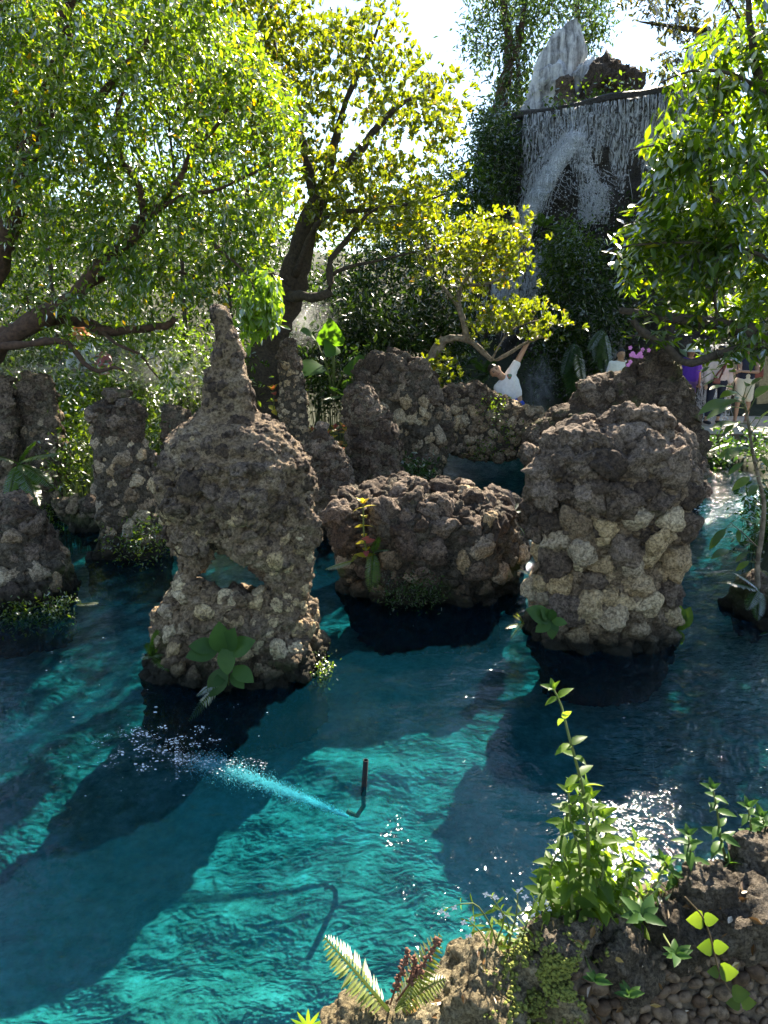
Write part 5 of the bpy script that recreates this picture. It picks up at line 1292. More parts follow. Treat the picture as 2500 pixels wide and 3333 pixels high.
def bag(label, c, sx, sy, sz, strap_top, mat):
    root = thing('shoulder_bag', label, 'bag', c)
    G = Geo(); n_ = 24; an = np.linspace(0, 2 * np.pi, n_, endpoint=False)
    rows_ = [(0.02, 0.0), (0.9, 0.0), (1.0, 0.06), (0.97, 0.5), (0.88, 0.9), (0.80, 1.0), (0.02, 1.0)]
    V = np.array([[(c[0] + sx * r_ * math.copysign(abs(math.cos(a)) ** 0.6, math.cos(a)), c[1] + sy * r_ * math.copysign(abs(math.sin(a)) ** 0.6, math.sin(a)), c[2] + sz * z_) for a in an] for r_, z_ in rows_]).reshape(-1, 3)
    i = np.arange(len(rows_) - 1)[:, None] * n_; j = np.arange(n_)[None]; k = (j + 1) % n_
    G.put(V, None, np.stack([i + j, i + k, i + k + n_, i + j + n_], -1).reshape(-1, 4)); add('pouch', G.mesh('pouch'), mat, root)
    G = Geo(); t_ = np.array(strap_top)
    G.tube([np.array(c) + [-sx * 0.7, 0, sz], t_ * 0.5 + (np.array(c) + [-sx * 0.5, 0, sz]) * 0.5, t_, t_ * 0.5 + (np.array(c) + [sx * 0.9, 0, sz]) * 0.5, np.array(c) + [sx * 0.7, 0, sz]], 0.017, 6); add('strap', G.mesh('strap'), mat, root)
    return root
p_ = JJn['hipR']; bag('red brown leather shoulder bag hanging at the hip of the person in navy', (p_[0] + 0.16, p_[1] + 0.02, p_[2] + 0.05), 0.11, 0.06, 0.26, JJn['shR'] + [0.02, 0, 0.06], LEATHER)
p_ = JJw['pelvis']; bag('small red waist pouch on the woman in the pale pink blouse', (p_[0] - 0.10, p_[1] - 0.17, p_[2] - 0.07), 0.08, 0.035, 0.11, JJw['shR'] + [-0.02, -0.07, 0.05], LEATHER)

# ---- visitor with the orange cap on the left path, and a distant one in the mist
x_ = at(270, 1180, 13.2)
J, s = stand(x_.x, 13.2, at(270, 1310, 13.2).z - 0.30, 1.64, 0.0, arms=dict(elR=(0.26, 1.22, -0.05), wrR=(0.42, 1.24, -0.12)))
ro, JJo, Bo = person('person in white shirt and orange hat on the left path behind the branches', J, s, SKIN, None, None, 'short', (0.8, -0.6, 0), (0, 0, 1), 0.019, cloth('white_shirt', (0.66, 0.70, 0.72)), cloth('tan_trousers', (0.30, 0.23, 0.16)), SHOE, True, 1.5, 1.0, bot_to='calf')
G = Geo(); h = JJo['head'] + np.array([0, 0, 0.03])
V = np.array([[(h[0] + r_ * math.cos(a), h[1] + r_ * math.sin(a), h[2] + z_) for a in np.linspace(0, 2 * np.pi, 28, endpoint=False)] for r_, z_ in prof]).reshape(-1, 3)
i = np.arange(len(prof) - 1)[:, None] * 28; j = np.arange(28)[None]; k = (j + 1) % 28
G.put(V, None, np.stack([i + j, i + k, i + k + 28, i + j + 28], -1).reshape(-1, 4))
o = add('orange_hat', G.mesh('orange_hat'), plain('orange_straw', (0.55, 0.16, 0.03), 0.8, 0.15, 40)); tag(o, 'orange hat on the person in white on the left path', 'hat')
p_ = JJo['wrR']; bag('pink and red shopping bag held out by the person in the orange hat', (p_[0] + 0.02, p_[1], p_[2] - 0.40), 0.17, 0.05, 0.36, p_ + [0, 0, 0.02], cloth('pink_fabric', (0.42, 0.08, 0.10)))
x_ = at(968, 1150, 15.2)
J, s = stand(x_.x, 15.2, at(968, 1260, 15.2).z - 0.2, 1.60)
person('distant person in white dress in the mist right of the thick trunk', J, s, SKIN, None, None, 'short', (0, -1, 0), (0, 0, 1), 0.022, cloth('white_dress', (0.72, 0.72, 0.72)), cloth('white_skirt', (0.7, 0.7, 0.7)), None, False, 0.5, 1.1)
# the print lies on the shirt: cast it onto the cloth along the line of sight
sh = [o for o in root.children_recursive if False]
boy_shirt = [o for o in bpy.data.objects if o.name.startswith('shirt')][0]
V_, F_ = mesh_np(boy_shirt.data)
front = []
for q in PRINT_C:
    dd = np.hypot(V_[:, 0] - q[0], V_[:, 2] - q[2]); nb_ = np.argsort(dd)[:14]; front.append(V_[nb_, 1].min() - 0.006)
disc = PRINT_C.copy(); disc[:, 1] = front
cen = disc.mean(0); cen[1] = min(front) - 0.003
add('shirt_print', np_mesh('shirt_print', np.vstack([disc, cen]), np.array([[12, (q + 1) % 12, q] for q in range(12)])), PRINT_M, boy_shirt)
# ================================================================ the bank in front and the plants
# ---- the near wall: boulders on top, a face of river pebbles towards the camera
def wallY(px): return float(np.interp(px, [1000, 1300, 1700, 1900, 2200, 2500, 2800], [1.42, 1.47, 1.55, 1.60, 1.70, 1.82, 1.95]))
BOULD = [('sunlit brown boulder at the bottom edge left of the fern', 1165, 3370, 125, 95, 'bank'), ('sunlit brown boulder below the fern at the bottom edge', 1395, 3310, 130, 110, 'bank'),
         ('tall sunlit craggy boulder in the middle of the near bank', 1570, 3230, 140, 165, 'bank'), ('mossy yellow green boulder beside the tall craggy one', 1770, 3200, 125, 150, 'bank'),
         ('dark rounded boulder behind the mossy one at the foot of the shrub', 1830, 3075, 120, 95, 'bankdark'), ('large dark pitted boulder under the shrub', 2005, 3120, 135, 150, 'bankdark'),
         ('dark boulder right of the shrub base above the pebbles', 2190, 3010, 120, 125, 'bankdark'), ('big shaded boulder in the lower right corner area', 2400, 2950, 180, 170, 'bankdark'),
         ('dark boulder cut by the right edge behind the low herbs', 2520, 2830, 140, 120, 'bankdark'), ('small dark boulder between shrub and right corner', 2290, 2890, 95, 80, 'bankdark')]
for i, (lb, cx, cy, rx, ry, mt) in enumerate(BOULD):
    V, F = stone_np(500 + i * 3, 5, 8, 0.16, 0.07, 3.0)
    Yb = wallY(cx) + 0.10; c = at(cx, cy, Yb); k = 1 / ppm(c)
    n_ = vnormals(V, F); V = V + n_ * (0.05 * fbm(V * 9, 3, i) + 0.035 * fbm(V * 22, 2, i + 4))[:, None]
    V = V * np.array([rx * k * 1.12, (rx + ry) * 0.5 * k * 1.1, ry * k * 1.12])
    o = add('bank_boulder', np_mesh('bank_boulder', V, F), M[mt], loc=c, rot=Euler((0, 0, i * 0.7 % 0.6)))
    tag(o, lb, 'boulder', 'boulders along the near bank', 'thing')
pw = thing('pebble_wall', 'low wall face set with rounded river pebbles in the lower right corner', 'wall', (0.8, 1.55, 0.6)); pw['kind'] = 'thing'
pxs = np.linspace(1840, 3500, 60); G = Geo(); V = []
for a in pxs:
    Yw = wallY(a); x_ = at(a, 3200, Yw).x
    zt = at(a, np.interp(a, [1840, 1950, 2200, 2500, 2750], [3150, 3180, 3110, 3070, 3030]), Yw).z - max(0, (a - 2650) / 900) * 0.6
    V += [(x_, Yw - 0.07, 0.45), (x_, Yw + 0.02, zt), (x_, Yw + 0.30, zt - 0.02), (x_, Yw + 0.42, -0.6)]
V = np.array(V); i = np.arange(len(pxs) - 1)[:, None] * 4; j = np.arange(3)[None]
G.put(V, None, np.stack([i + j, i + j + 4, i + j + 5, i + j + 1], -1).reshape(-1, 4))
add('mortar', G.mesh('mortar'), plain('pebble_mortar', (0.10, 0.075, 0.05), 0.95, 0.5, 30, 0.8), pw)
M['pebble'] = rock_mat('river_pebble', [(0.035, 0.02, 0.012), (0.09, 0.055, 0.034), (0.22, 0.16, 0.11)], 0.0, bump=0.12, scale=1.2, wet=False, rough=0.7)
PEB = []
for k in range(6):
    V, F = ICO[3]; V = V * (1 + 0.10 * fbm(V * 1.1 + k * 7, 2, 400 + k))[:, None]
    me = np_mesh('pebble', V, F); me.materials.append(M['pebble']); PEB.append(me)
pr = np.random.default_rng(77); done = []
for _ in range(2600):
    a = pr.uniform(1850, 2600); y_ = pr.uniform(3100, 3420)
    if y_ < np.interp(a, [1850, 1950, 2200, 2500], [3165, 3180, 3115, 3075]): continue
    r_ = pr.uniform(0.013, 0.030); Yw = wallY(a); c = at(a, y_, Yw - 0.02)
    f_ = (c.z - 0.45) / 0.6; c = at(a, y_, Yw - 0.07 + 0.09 * min(max(f_, 0), 1))
    if any((c - q).length < (r_ + s_) * 0.86 for q, s_ in done): continue
    done.append((c, r_))
    if len(done) > 295: break
for q, (c, r_) in enumerate(done):
    add('pebble', PEB[q % 6], None, pw, c + Vector((0, 0.006, 0)), Euler((pr.uniform(-0.3, 0.3), pr.uniform(-0.8, 0.8), pr.uniform(-0.3, 0.3))), (r_ * pr.uniform(1.0, 1.35), r_ * 0.8, r_ * pr.uniform(0.75, 1.0)))

# moss cushions on the mossy boulder and dead leaves lying about
def on_boulder(px, py):
    dg = bpy.context.evaluated_depsgraph_get(); d_ = ray(px, py).normalized()
    h_, loc, nrm, _, ob, _ = scene.ray_cast(dg, Vector((0, 0, CAM_H)), d_)
    return (loc, nrm, ob) if h_ and ob is not None and loc.y < 2.6 else None
bpy.context.view_layer.update()
MOSSPTS, LITTER = [], []
mr_ = np.random.default_rng(19)
for _ in range(900):
    h_ = on_boulder(mr_.normal() * 70 + 1790, mr_.normal() * 75 + 3190)
    if h_ and h_[2].name.startswith('bank_boulder') and fbm(np.array([h_[0]]) * 14, 2, 3)[0] > -0.05: MOSSPTS.append(h_[:2])
for _ in range(260):
    h_ = on_boulder(mr_.uniform(1300, 2500), mr_.uniform(2900, 3333))
    if h_ and h_[1].z > 0.35 and (h_[2].name.startswith('bank_boulder') or h_[2].name.startswith('pebble')): LITTER.append(h_[:2])
# ---- leaves and fronds
def leaf_mesh(name, wid, fold=0.18, droop=0.22, n=7, serr=0.0, peak=0.42, point=1.0):
    """one leaf along +Y: folded on its midrib, drooping to the tip"""
    V, T = [], []; 
    for i in range(n + 1):
        t = i / n; w_ = wid * 0.5 * math.sin(math.pi * min(1, t ** (math.log(0.5) / math.log(peak)))) ** (0.85 * point)
        if i in (0, n): w_ = 0.012 if i == 0 else 0.0
        if serr: w_ *= 1 + serr * (1 if i % 2 else -1)
        z_ = -droop * t * t
        V += [(-w_, t, z_ + fold * w_), (0, t, z_), (w_, t, z_ + fold * w_)]
    for i in range(n):
        a = i * 3
        T += [(a, a + 1, a + 4, a + 3), (a + 1, a + 2, a + 5, a + 4)]
    return np_mesh(name, np.array(V), np.array(T), True)
LEAFP = dict(
    herb=leaf_mat('leaf_herb', [(0.0, (0.05, 0.10, 0.022)), (0.6, (0.085, 0.15, 0.03)), (1.0, (0.14, 0.22, 0.04))], (3.6, 3.2, 0.9), 0.55, 0.35, 0.45, True),
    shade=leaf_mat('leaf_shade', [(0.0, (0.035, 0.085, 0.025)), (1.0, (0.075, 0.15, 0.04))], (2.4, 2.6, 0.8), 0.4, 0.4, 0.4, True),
    coleus=leaf_mat('leaf_coleus', [(0.0, (0.36, 0.09, 0.10)), (0.35, (0.42, 0.12, 0.10)), (0.45, (0.34, 0.30, 0.03)), (1.0, (0.42, 0.36, 0.04))], (1.8, 1.8, 1.0), 0.5, 0.3, 0.4, True),
    redbed=leaf_mat('leaf_redbed', [(0.0, (0.22, 0.03, 0.04)), (0.3, (0.40, 0.13, 0.07)), (0.6, (0.34, 0.27, 0.04)), (1.0, (0.14, 0.20, 0.03))], (2.0, 1.9, 0.9), 0.5, 0.3, 0.4, True),
    big=leaf_mat('leaf_elephant', [(0.0, (0.03, 0.085, 0.025)), (1.0, (0.07, 0.15, 0.03))], (2.8, 2.8, 0.5), 0.5, 0.5, 0.35, True),
    sap=leaf_mat('leaf_sapling', [(0.0, (0.05, 0.09, 0.03)), (0.5, (0.08, 0.14, 0.04)), (1.0, (0.14, 0.20, 0.03))], (3.0, 2.8, 0.6), 0.45, 0.6, 0.35, True),
    fern=leaf_mat('leaf_fern', [(0.0, (0.045, 0.10, 0.02)), (1.0, (0.09, 0.16, 0.03))], (2.8, 2.6, 0.8), 0.5, 0.35, 0.4),
    fernpale=leaf_mat('leaf_fern_pale', [(0.0, (0.16, 0.20, 0.05)), (1.0, (0.24, 0.28, 0.07))], (2.0, 1.9, 0.9), 0.45, 0.3, 0.4),
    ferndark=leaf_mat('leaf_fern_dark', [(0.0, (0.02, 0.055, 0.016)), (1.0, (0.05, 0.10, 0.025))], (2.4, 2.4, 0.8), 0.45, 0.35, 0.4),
    tuft=leaf_mat('leaf_tuft', [(0.0, (0.03, 0.065, 0.014)), (0.6, (0.07, 0.12, 0.02)), (1.0, (0.13, 0.19, 0.03))], (2.8, 2.6, 0.7), 0.5, 0.3, 0.4))
M['stem'] = plain('green_stem', (0.10, 0.13, 0.03), 0.7, 0.2, 30); M['stembrown'] = plain('brown_stem', (0.10, 0.065, 0.03), 0.8, 0.3, 30)
_lm = {}
def leafdata(kind, mat):
    if (kind, mat) not in _lm:
        p = dict(herb=(0.46, 0.35, 0.34, 9, 0.06, 0.38), oval=(0.62, 0.15, 0.25, 8, 0, 0.5), long=(0.34, 0.2, 0.28, 8, 0, 0.48), heart=(0.95, 0.12, 0.25, 9, 0.03, 0.30), coleus=(0.62, 0.2, 0.3, 9, 0.09, 0.36), slim=(0.22, 0.2, 0.2, 6, 0, 0.5))[kind]
        me = leaf_mesh('leaf', *p); me.materials.append(LEAFP[mat]); _lm[(kind, mat)] = me
    return _lm[(kind, mat)]
lr = np.random.default_rng(123)
def put_leaf(root, p, d, n, ln, kind, mat): add('leaf', leafdata(kind, mat), None, root, p, axis_frame(d, n), ln)
def stem_plant(root, pts, r0, r1, ln0, ln1, kind, mat, nodes, stemmat='stem', pair=True, top=4, spread=1.0, updown=0.25, side='stem'):
    """a stem with opposite leaves, turned a quarter at each node, smaller to the tip"""
    P_, t = smooth_path(pts, 0.03)
    g = Geo(); g.tube(P_, r0 + (r1 - r0) * t, 6); add('stem', g.mesh('stem'), M[stemmat], root)
    k0 = lr.random() * 3
    for q in range(nodes):
        f = 0.12 + 0.86 * q / max(1, nodes - 1); i = min(int(f * (len(P_) - 1)), len(P_) - 2); c = P_[i]; ax = unit(P_[i + 1] - P_[i])
        u_ = unit(np.cross(ax, [0.2, 0.9, 0.3])); v_ = np.cross(ax, u_); an = k0 + q * 1.57
        for sg in ((1, -1) if pair else (1,)):
            d = unit((u_ * math.cos(an) + v_ * math.sin(an)) * sg * spread + ax * updown + lr.normal(size=3) * 0.18 + [0, 0, -0.05])
            put_leaf(root, c, d, unit(ax + [0, -0.25, 0.4] + lr.normal(size=3) * 0.2), (ln0 + (ln1 - ln0) * f) * lr.uniform(0.75, 1.15), kind, mat)
    for q in range(top):
        an = q * 6.28 / top; d = unit(u_ * math.cos(an) * 0.7 + v_ * math.sin(an) * 0.7 + ax)
        put_leaf(root, P_[-1], d, unit(ax + [0, -0.3, 0.3]), ln1 * lr.uniform(0.7, 1.0), kind, mat)
def frond_geo(G, base, d, length, droop, wid, npin=22, up=(0, 0, 1), a=0.5, pw_=0.16):
    d = unit(d); side = unit(np.cross(d, up)); t = np.linspace(0, 1, 16)
    P_ = np.array(base) + d * length * t[:, None] + np.array([0, 0, -1.0]) * (droop * length * t ** 2)[:, None]
    G.tube(P_, np.linspace(0.010, 0.003, 16) * (0.4 + length), 4, a)
    tt = np.linspace(0.10, 0.985, npin); C = np.stack([np.interp(tt, t, P_[:, k]) for k in range(3)], -1)
    tan = unit(np.gradient(C, axis=0)); nn = unit(np.cross(side, tan)); nn = np.where(nn[:, 2:3] < 0, -nn, nn)
    L_ = wid * length * np.sin(np.pi * np.clip(tt * 0.86 + 0.12, 0, 1)) ** 0.7
    for sg in (-1, 1):
        D = unit(side * sg + tan * 0.38 + lr.normal(size=(npin, 3)) * 0.05 - nn * 0.12)
        G.leaves(C, D, nn, L_, np.minimum(L_ * 0.24, length * pw_ * 0.30), np.clip(a + lr.normal(size=npin) * 0.2, 0, 1), 0.12, 0.35)
def fern(name, label, base, fronds, mat='fern', group=None, cat='fern', npin=22):
    root = thing(name, label, cat, base, group)
    for f in fronds:
        d, ln, dr = f[:3]; G = Geo(); frond_geo(G, base if len(f) < 4 else f[3], d, ln, dr, 0.24, npin, a=float(lr.random())); add('frond', G.mesh('frond', False), LEAFP[mat], root)
    return root
def to(base, px, py, dY=0.0):
    """vector from base to the point seen at a photo pixel, dY nearer or farther"""
    return np.array(at(px, py, base[1] + dY)) - np.array(base)

G = Geo()
for (p_, n_) in MOSSPTS:
    for _ in range(3): SV_, SF_ = TINY[int(mr_.integers(8))]; G.put(SV_ * mr_.uniform(0.003, 0.008) * [1.2, 1.2, 0.8] + np.array(p_ + n_ * 0.002) + mr_.normal(size=3) * 0.006, SF_)
if G.n: tag(add('moss_cushion', G.mesh('moss_cushion'), plain('moss_yellow_green', (0.17, 0.19, 0.035), 0.95, 0.5, 60, 0.5)), 'bright yellow green moss growing on the mossy bank boulder', 'moss', kind='stuff')
G = Geo()
for (p_, n_) in LITTER[:70]:
    d_ = unit(mr_.normal(size=3) * [1, 1, 0.3]); l_ = mr_.uniform(0.02, 0.045)
    G.leaves(np.array([p_ + n_ * 0.006]), d_[None], np.array([n_]) + mr_.normal(size=(1, 3)) * 0.3, np.array([l_]), np.array([l_ * 0.42]), mr_.random(1), 0.1, 0.45)
if G.n: tag(add('leaf_litter', G.mesh('leaf_litter', False), leaf_mat('leaf_dead', [(0.0, (0.10, 0.05, 0.02)), (0.6, (0.20, 0.11, 0.04)), (1.0, (0.34, 0.24, 0.08))], (1.2, 1.1, 0.9), 0.2, 0.3, 0.5)), 'dry fallen leaves lying on the near bank rocks', 'leaf litter', kind='stuff')
# ---- the tall herb on the near bank
def nb(px, py, dy=0.12): return at(px, py, wallY(px) + dy)
root = thing('leafy_shrub', 'tall sunlit green herb bush rising from the near bank at right', 'shrub', nb(1890, 3000))
for (pp, ln0, ln1, nn_) in [
    ([(1900, 2980), (1915, 2800), (1905, 2620), (1880, 2500), (1850, 2390), (1828, 2300), (1803, 2245)], 0.11, 0.055, 9),
    ([(1870, 2990), (1850, 2850), (1830, 2720), (1860, 2620), (1900, 2560)], 0.10, 0.07, 8), ([(1930, 2990), (1960, 2850), (1975, 2740), (1960, 2660)], 0.10, 0.07, 7),
    ([(1850, 3000), (1800, 2900), (1795, 2810), (1840, 2760)], 0.10, 0.06, 6), ([(1960, 3000), (2030, 2890), (2060, 2800), (2070, 2740)], 0.09, 0.06, 7),
    ([(1850, 3020), (1780, 2960), (1760, 2880)], 0.10, 0.06, 5),
    ([(1920, 3010), (1990, 2950), (2080, 2910), (2130, 2890)], 0.10, 0.06, 6), ([(1870, 3020), (1850, 3060), (1880, 3070)], 0.12, 0.11, 3),
    ([(1960, 3010), (2050, 2980), (2060, 3010)], 0.09, 0.08, 4), ([(1900, 2990), (1940, 2900), (1920, 2820), (1930, 2760)], 0.11, 0.07, 7), ([(1900, 3000), (1900, 2960), (1870, 2900), (1850, 2830)], 0.10, 0.07, 6), ([(1950, 3000), (1980, 2930), (2010, 2860)], 0.10, 0.06, 6), ([(1880, 2980), (1890, 2800), (1860, 2680), (1850, 2580)], 0.09, 0.06, 8), ([(1930, 2990), (1950, 2800), (1940, 2700), (1920, 2600)], 0.10, 0.06, 8), ([(1970, 3000), (2070, 2940), (2150, 2930)], 0.09, 0.06, 5), ([(2020, 3000), (2120, 2900), (2160, 2820)], 0.08, 0.05, 5), ([(1990, 2990), (2040, 2860), (2030, 2780)], 0.08, 0.05, 6), ([(1840, 3010), (1780, 3000), (1740, 2980)], 0.08, 0.05, 4), ([(2000, 3000), (2100, 2960), (2180, 2880)], 0.09, 0.06, 6)]:
    stem_plant(root, [nb(a, c_, 0.10 + 0.10 * lr.random()) for a, c_ in pp], 0.006, 0.0025, ln0 * 0.78, ln1 * 0.85, 'herb', 'herb', int(nn_ * 1.5))
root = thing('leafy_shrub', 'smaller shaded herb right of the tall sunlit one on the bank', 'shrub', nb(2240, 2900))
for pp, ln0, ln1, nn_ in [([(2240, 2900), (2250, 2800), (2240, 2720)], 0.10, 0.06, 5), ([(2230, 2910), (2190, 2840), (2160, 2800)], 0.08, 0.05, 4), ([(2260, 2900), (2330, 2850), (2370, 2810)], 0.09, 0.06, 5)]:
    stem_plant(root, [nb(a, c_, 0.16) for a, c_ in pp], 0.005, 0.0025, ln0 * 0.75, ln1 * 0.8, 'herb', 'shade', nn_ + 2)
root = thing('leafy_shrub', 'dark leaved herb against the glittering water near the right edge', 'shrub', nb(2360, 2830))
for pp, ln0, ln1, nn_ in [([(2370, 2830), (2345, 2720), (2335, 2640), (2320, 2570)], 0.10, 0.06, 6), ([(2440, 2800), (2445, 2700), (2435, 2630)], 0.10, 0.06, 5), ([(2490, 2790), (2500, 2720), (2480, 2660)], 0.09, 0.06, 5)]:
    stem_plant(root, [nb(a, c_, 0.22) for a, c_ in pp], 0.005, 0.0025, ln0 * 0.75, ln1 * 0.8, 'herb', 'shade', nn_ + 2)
for lb, px_, py_, sz in [('small green seedling among the pebbles below the shrub', 2200, 3110, 0.075), ('little seedling on the wall left of the pebbles', 1935, 3190, 0.055), ('tiny seedling low on the pebble wall', 2045, 3240, 0.05), ('leafy sprig on the dark boulder under the shrub', 2090, 2985, 0.09)]:
    c = at(px_, py_, wallY(px_) - 0.10); root = thing('seedling', lb, 'seedling', c, 'seedlings on the near wall')
    c2 = c + Vector((0, 0.09, -0.02)); g = Geo(); g.tube([c2, c], 0.003, 5); add('stem', g.mesh('stem'), M['stem'], root)
    for q in range(8):
        an = q * 2.4; put_leaf(root, c, (math.cos(an), -0.5 * math.sin(an) + 0.2 * lr.normal(), 0.35 + 0.3 * lr.random()), (0.3 * lr.normal(), -0.5, 1), sz * lr.uniform(0.45, 0.95), 'herb', 'shade')
# trailing vine
root = thing('vine', 'thin trailing vine with heart leaves over the pebbles at right', 'vine', at(2230, 2900, 1.75))
P_ = [at(a, c_, wallY(a) - 0.12) for a, c_ in [(2230, 2920), (2290, 2990), (2320, 3080), (2340, 3160), (2380, 3230), (2410, 3260)]]
g = Geo(); g.tube(smooth_path(P_, 0.03)[0], 0.0025, 5); add('stem', g.mesh('stem'), M['stembrown'], root)
for q, sg in [(1, 1), (1, -1), (2, 1), (2, -1), (3, 1), (3, -1), (4, 1), (5, 1), (5, -1)]:
    put_leaf(root, P_[q], (sg * 0.8, -0.3, 0.15), (0, -1, 0.5), lr.uniform(0.035, 0.055), 'heart', 'herb')
# small flowering weeds at the water's edge
M['petal'] = plain('white_petal', (0.80, 0.78, 0.84), 0.6, 0.05, 30)
root = thing('flowering_weed', 'thin weeds with tiny white flowers on the bank left of the shrub', 'weed', nb(1600, 3060))
for pp in [[(1610, 3080), (1640, 2990), (1600, 2920)], [(1620, 3080), (1590, 3000), (1540, 2940), (1460, 2955)], [(1650, 3090), (1680, 2980), (1685, 2910)], [(1690, 3080), (1720, 2990), (1740, 2930)], [(1730, 3070), (1760, 2990), (1790, 2950)], [(1600, 3090), (1560, 3030), (1530, 3000)], [(1660, 3090), (1655, 3010), (1630, 2960)]]:
    stem_plant(root, [nb(a, c_, 0.14) for a, c_ in pp], 0.003, 0.0015, 0.055, 0.03, 'slim', 'herb', 5, top=2)
    for q in range(3):
        c = nb(pp[-1][0] + lr.normal() * 14, pp[-1][1] + lr.normal() * 20 + 10, 0.14); g = Geo()
        for k in range(4):
            an = k * 1.57 + lr.random(); V_ = np.array([(0, 0, 0), (0.004, 0, 0.006), (0, 0, 0.012), (-0.004, 0, 0.006)]); ca, sa = math.cos(an), math.sin(an)
            g.put(V_ @ np.array([[ca, 0, sa], [0, 1, 0], [-sa, 0, ca]]).T + np.array(c), None, [[0, 1, 2, 3]])
        add('flower', g.mesh('flower', False), M['petal'], root)
# foreground fern, dead stalk, grass
b0 = at(1265, 3290, 1.55)
fern('fern', 'pale sunlit fern frond arching over the water at the bottom', b0, [(to(b0, 1080, 3065, 0.05), np.linalg.norm(to(b0, 1045, 3040, 0.05)) * 0.98, 0.06)], 'fernpale', npin=21)
b1 = at(1290, 3290, 1.55)
fern('fern', 'pale curling fern fronds beside the dead brown stalk', b1, [(to(b1, 1350, 3180, 0.02), 0.17, 0.10), (to(b1, 1440, 3150, 0.02), 0.20, 0.25), (to(b1, 1400, 3090, 0.08), 0.24, 0.05), (to(b1, 1340, 3240, -0.05), 0.10, 0.2)], 'fernpale', npin=16)
root = thing('dead_stalk', 'dead brown seed stalk leaning over the sunlit boulders', 'dead plant', b1)
M['dead'] = plain('dead_brown', (0.14, 0.06, 0.035), 0.9, 0.4, 40)
for pp in [[(1270, 3270), (1300, 3180), (1330, 3100)], [(1290, 3260), (1370, 3150), (1430, 3055)], [(1330, 3200), (1350, 3130), (1345, 3110)]]:
    P_ = [at(a, c_, 1.57) for a, c_ in pp]; g = Geo(); g.tube(smooth_path(P_, 0.03)[0], 0.003, 5); add('stem', g.mesh('stem'), M['dead'], root)
    g = Geo(); sp, _ = smooth_path(P_, 0.01)
    for q in sp[len(sp) // 3:]:
        for _ in range(3): SV, SF = TINY[int(lr.integers(8))]; g.put(SV * lr.uniform(0.004, 0.008) + q + lr.normal(size=3) * 0.006, SF)
    stuff(add('seed_heads', g.mesh('seed_heads'), M['dead'], root))
c = at(1003, 3340, 1.6); root = thing('seedling', 'small pale sprout at the very bottom edge of the picture', 'seedling', c, 'seedlings on the near wall')
for q in range(5):
    an = 0.3 + q * 0.63; put_leaf(root, c, (math.cos(an), 0.0, math.sin(an)), (0, -1, 0.2), 0.055, 'slim', 'herb')

# ---- plants on the pillars
c = at(735, 2140, 4.72); root = thing('broad_leaf_plant', 'broad leaved green plant growing at the foot of the spired pillar', 'plant', at(745, 2210, 4.75))
g = Geo(); g.tube([at(745, 2240, 4.8), at(742, 2180, 4.72), c], 0.007, 6); add('stem', g.mesh('stem'), M['stem'], root)
for (x_, y_, l_, kx, ky) in [(712, 2045, 0.20, 725, 2130), (640, 2125, 0.24, 715, 2110), (622, 2098, 0.20, 710, 2105), (810, 2085, 0.22, 745, 2125), (738, 2170, 0.21, 733, 2100), (808, 2205, 0.20, 758, 2170), (690, 2250, 0.24, 735, 2170), (790, 2235, 0.15, 752, 2190), (700, 2225, 0.13, 735, 2190), (750, 2060, 0.13, 735, 2120)]:
    o_ = at(kx, ky, 4.70); e_ = at(x_, y_, 4.60); put_leaf(root, o_, e_ - o_, (0.1, -0.75, 0.65), max(l_, (e_ - o_).length), 'oval', 'shade')
b0 = at(730, 2215, 4.72); fern('fern', 'green fern frond hanging to the water below the broad leaved plant', b0, [(to(b0, 640, 2290, -0.12), 0.33, 0.25), (to(b0, 660, 2230, -0.1), 0.22, 0.35)], 'fern')
b0 = at(498, 2140, 5.05); fern('fern', 'fern on the left foot of the spired pillar', b0, [(to(b0, 510, 1990, -0.05), 0.30, 0.12), (to(b0, 470, 2050, -0.1), 0.22, 0.2), (to(b0, 530, 2090, -0.15), 0.22, 0.4), (to(b0, 470, 2120, -0.1), 0.2, 0.45), (to(b0, 560, 2150, -0.2), 0.24, 0.4)], 'fern')
c = at(1795, 2020, 5.22); root = thing('broad_leaf_plant', 'small plant with oval leaves low on the left of the broad pillar', 'plant', at(1795, 2060, 5.3))
g = Geo(); g.tube([at(1790, 2060, 5.35), c], 0.006, 6); add('stem', g.mesh('stem'), M['stem'], root)
for (x_, y_) in [(1760, 2010), (1752, 2050), (1800, 2075), (1838, 2025), (1800, 1995), (1775, 1990), (1735, 1985), (1815, 2050)]:
    e_ = at(x_, y_, 5.15); put_leaf(root, c, e_ - c, (0, -0.8, 0.6), max(0.10, (e_ - c).length * 1.1), 'oval', 'shade')
b0 = at(1705, 2030, 5.75); fern('fern', 'sunlit fern on the left edge of the broad pillar near the water', b0, [(to(b0, 1660, 1985, -0.05), 0.16, 0.1), (to(b0, 1650, 2030, -0.05), 0.18, 0.25), (to(b0, 1675, 1965, -0.05), 0.17, 0.15), (to(b0, 1660, 2060, -0.05), 0.15, 0.5)], 'fernpale', npin=14)
c = at(2205, 2050, 5.75); root = thing('broad_leaf_plant', 'bright lime leaves at the right foot of the broad pillar', 'plant', c)
for (x_, y_, dy_) in [(2215, 1975, 0), (2250, 1985, 0), (2235, 2010, 0), (2230, 2030, 0), (2215, 2085, 0), (2190, 2075, 0), (2225, 2100, 0)]:
    e_ = at(x_, y_, 5.7); put_leaf(root, c, e_ - c, (0, -0.7, 0.5), max(0.12, (e_ - c).length), 'oval', 'herb')
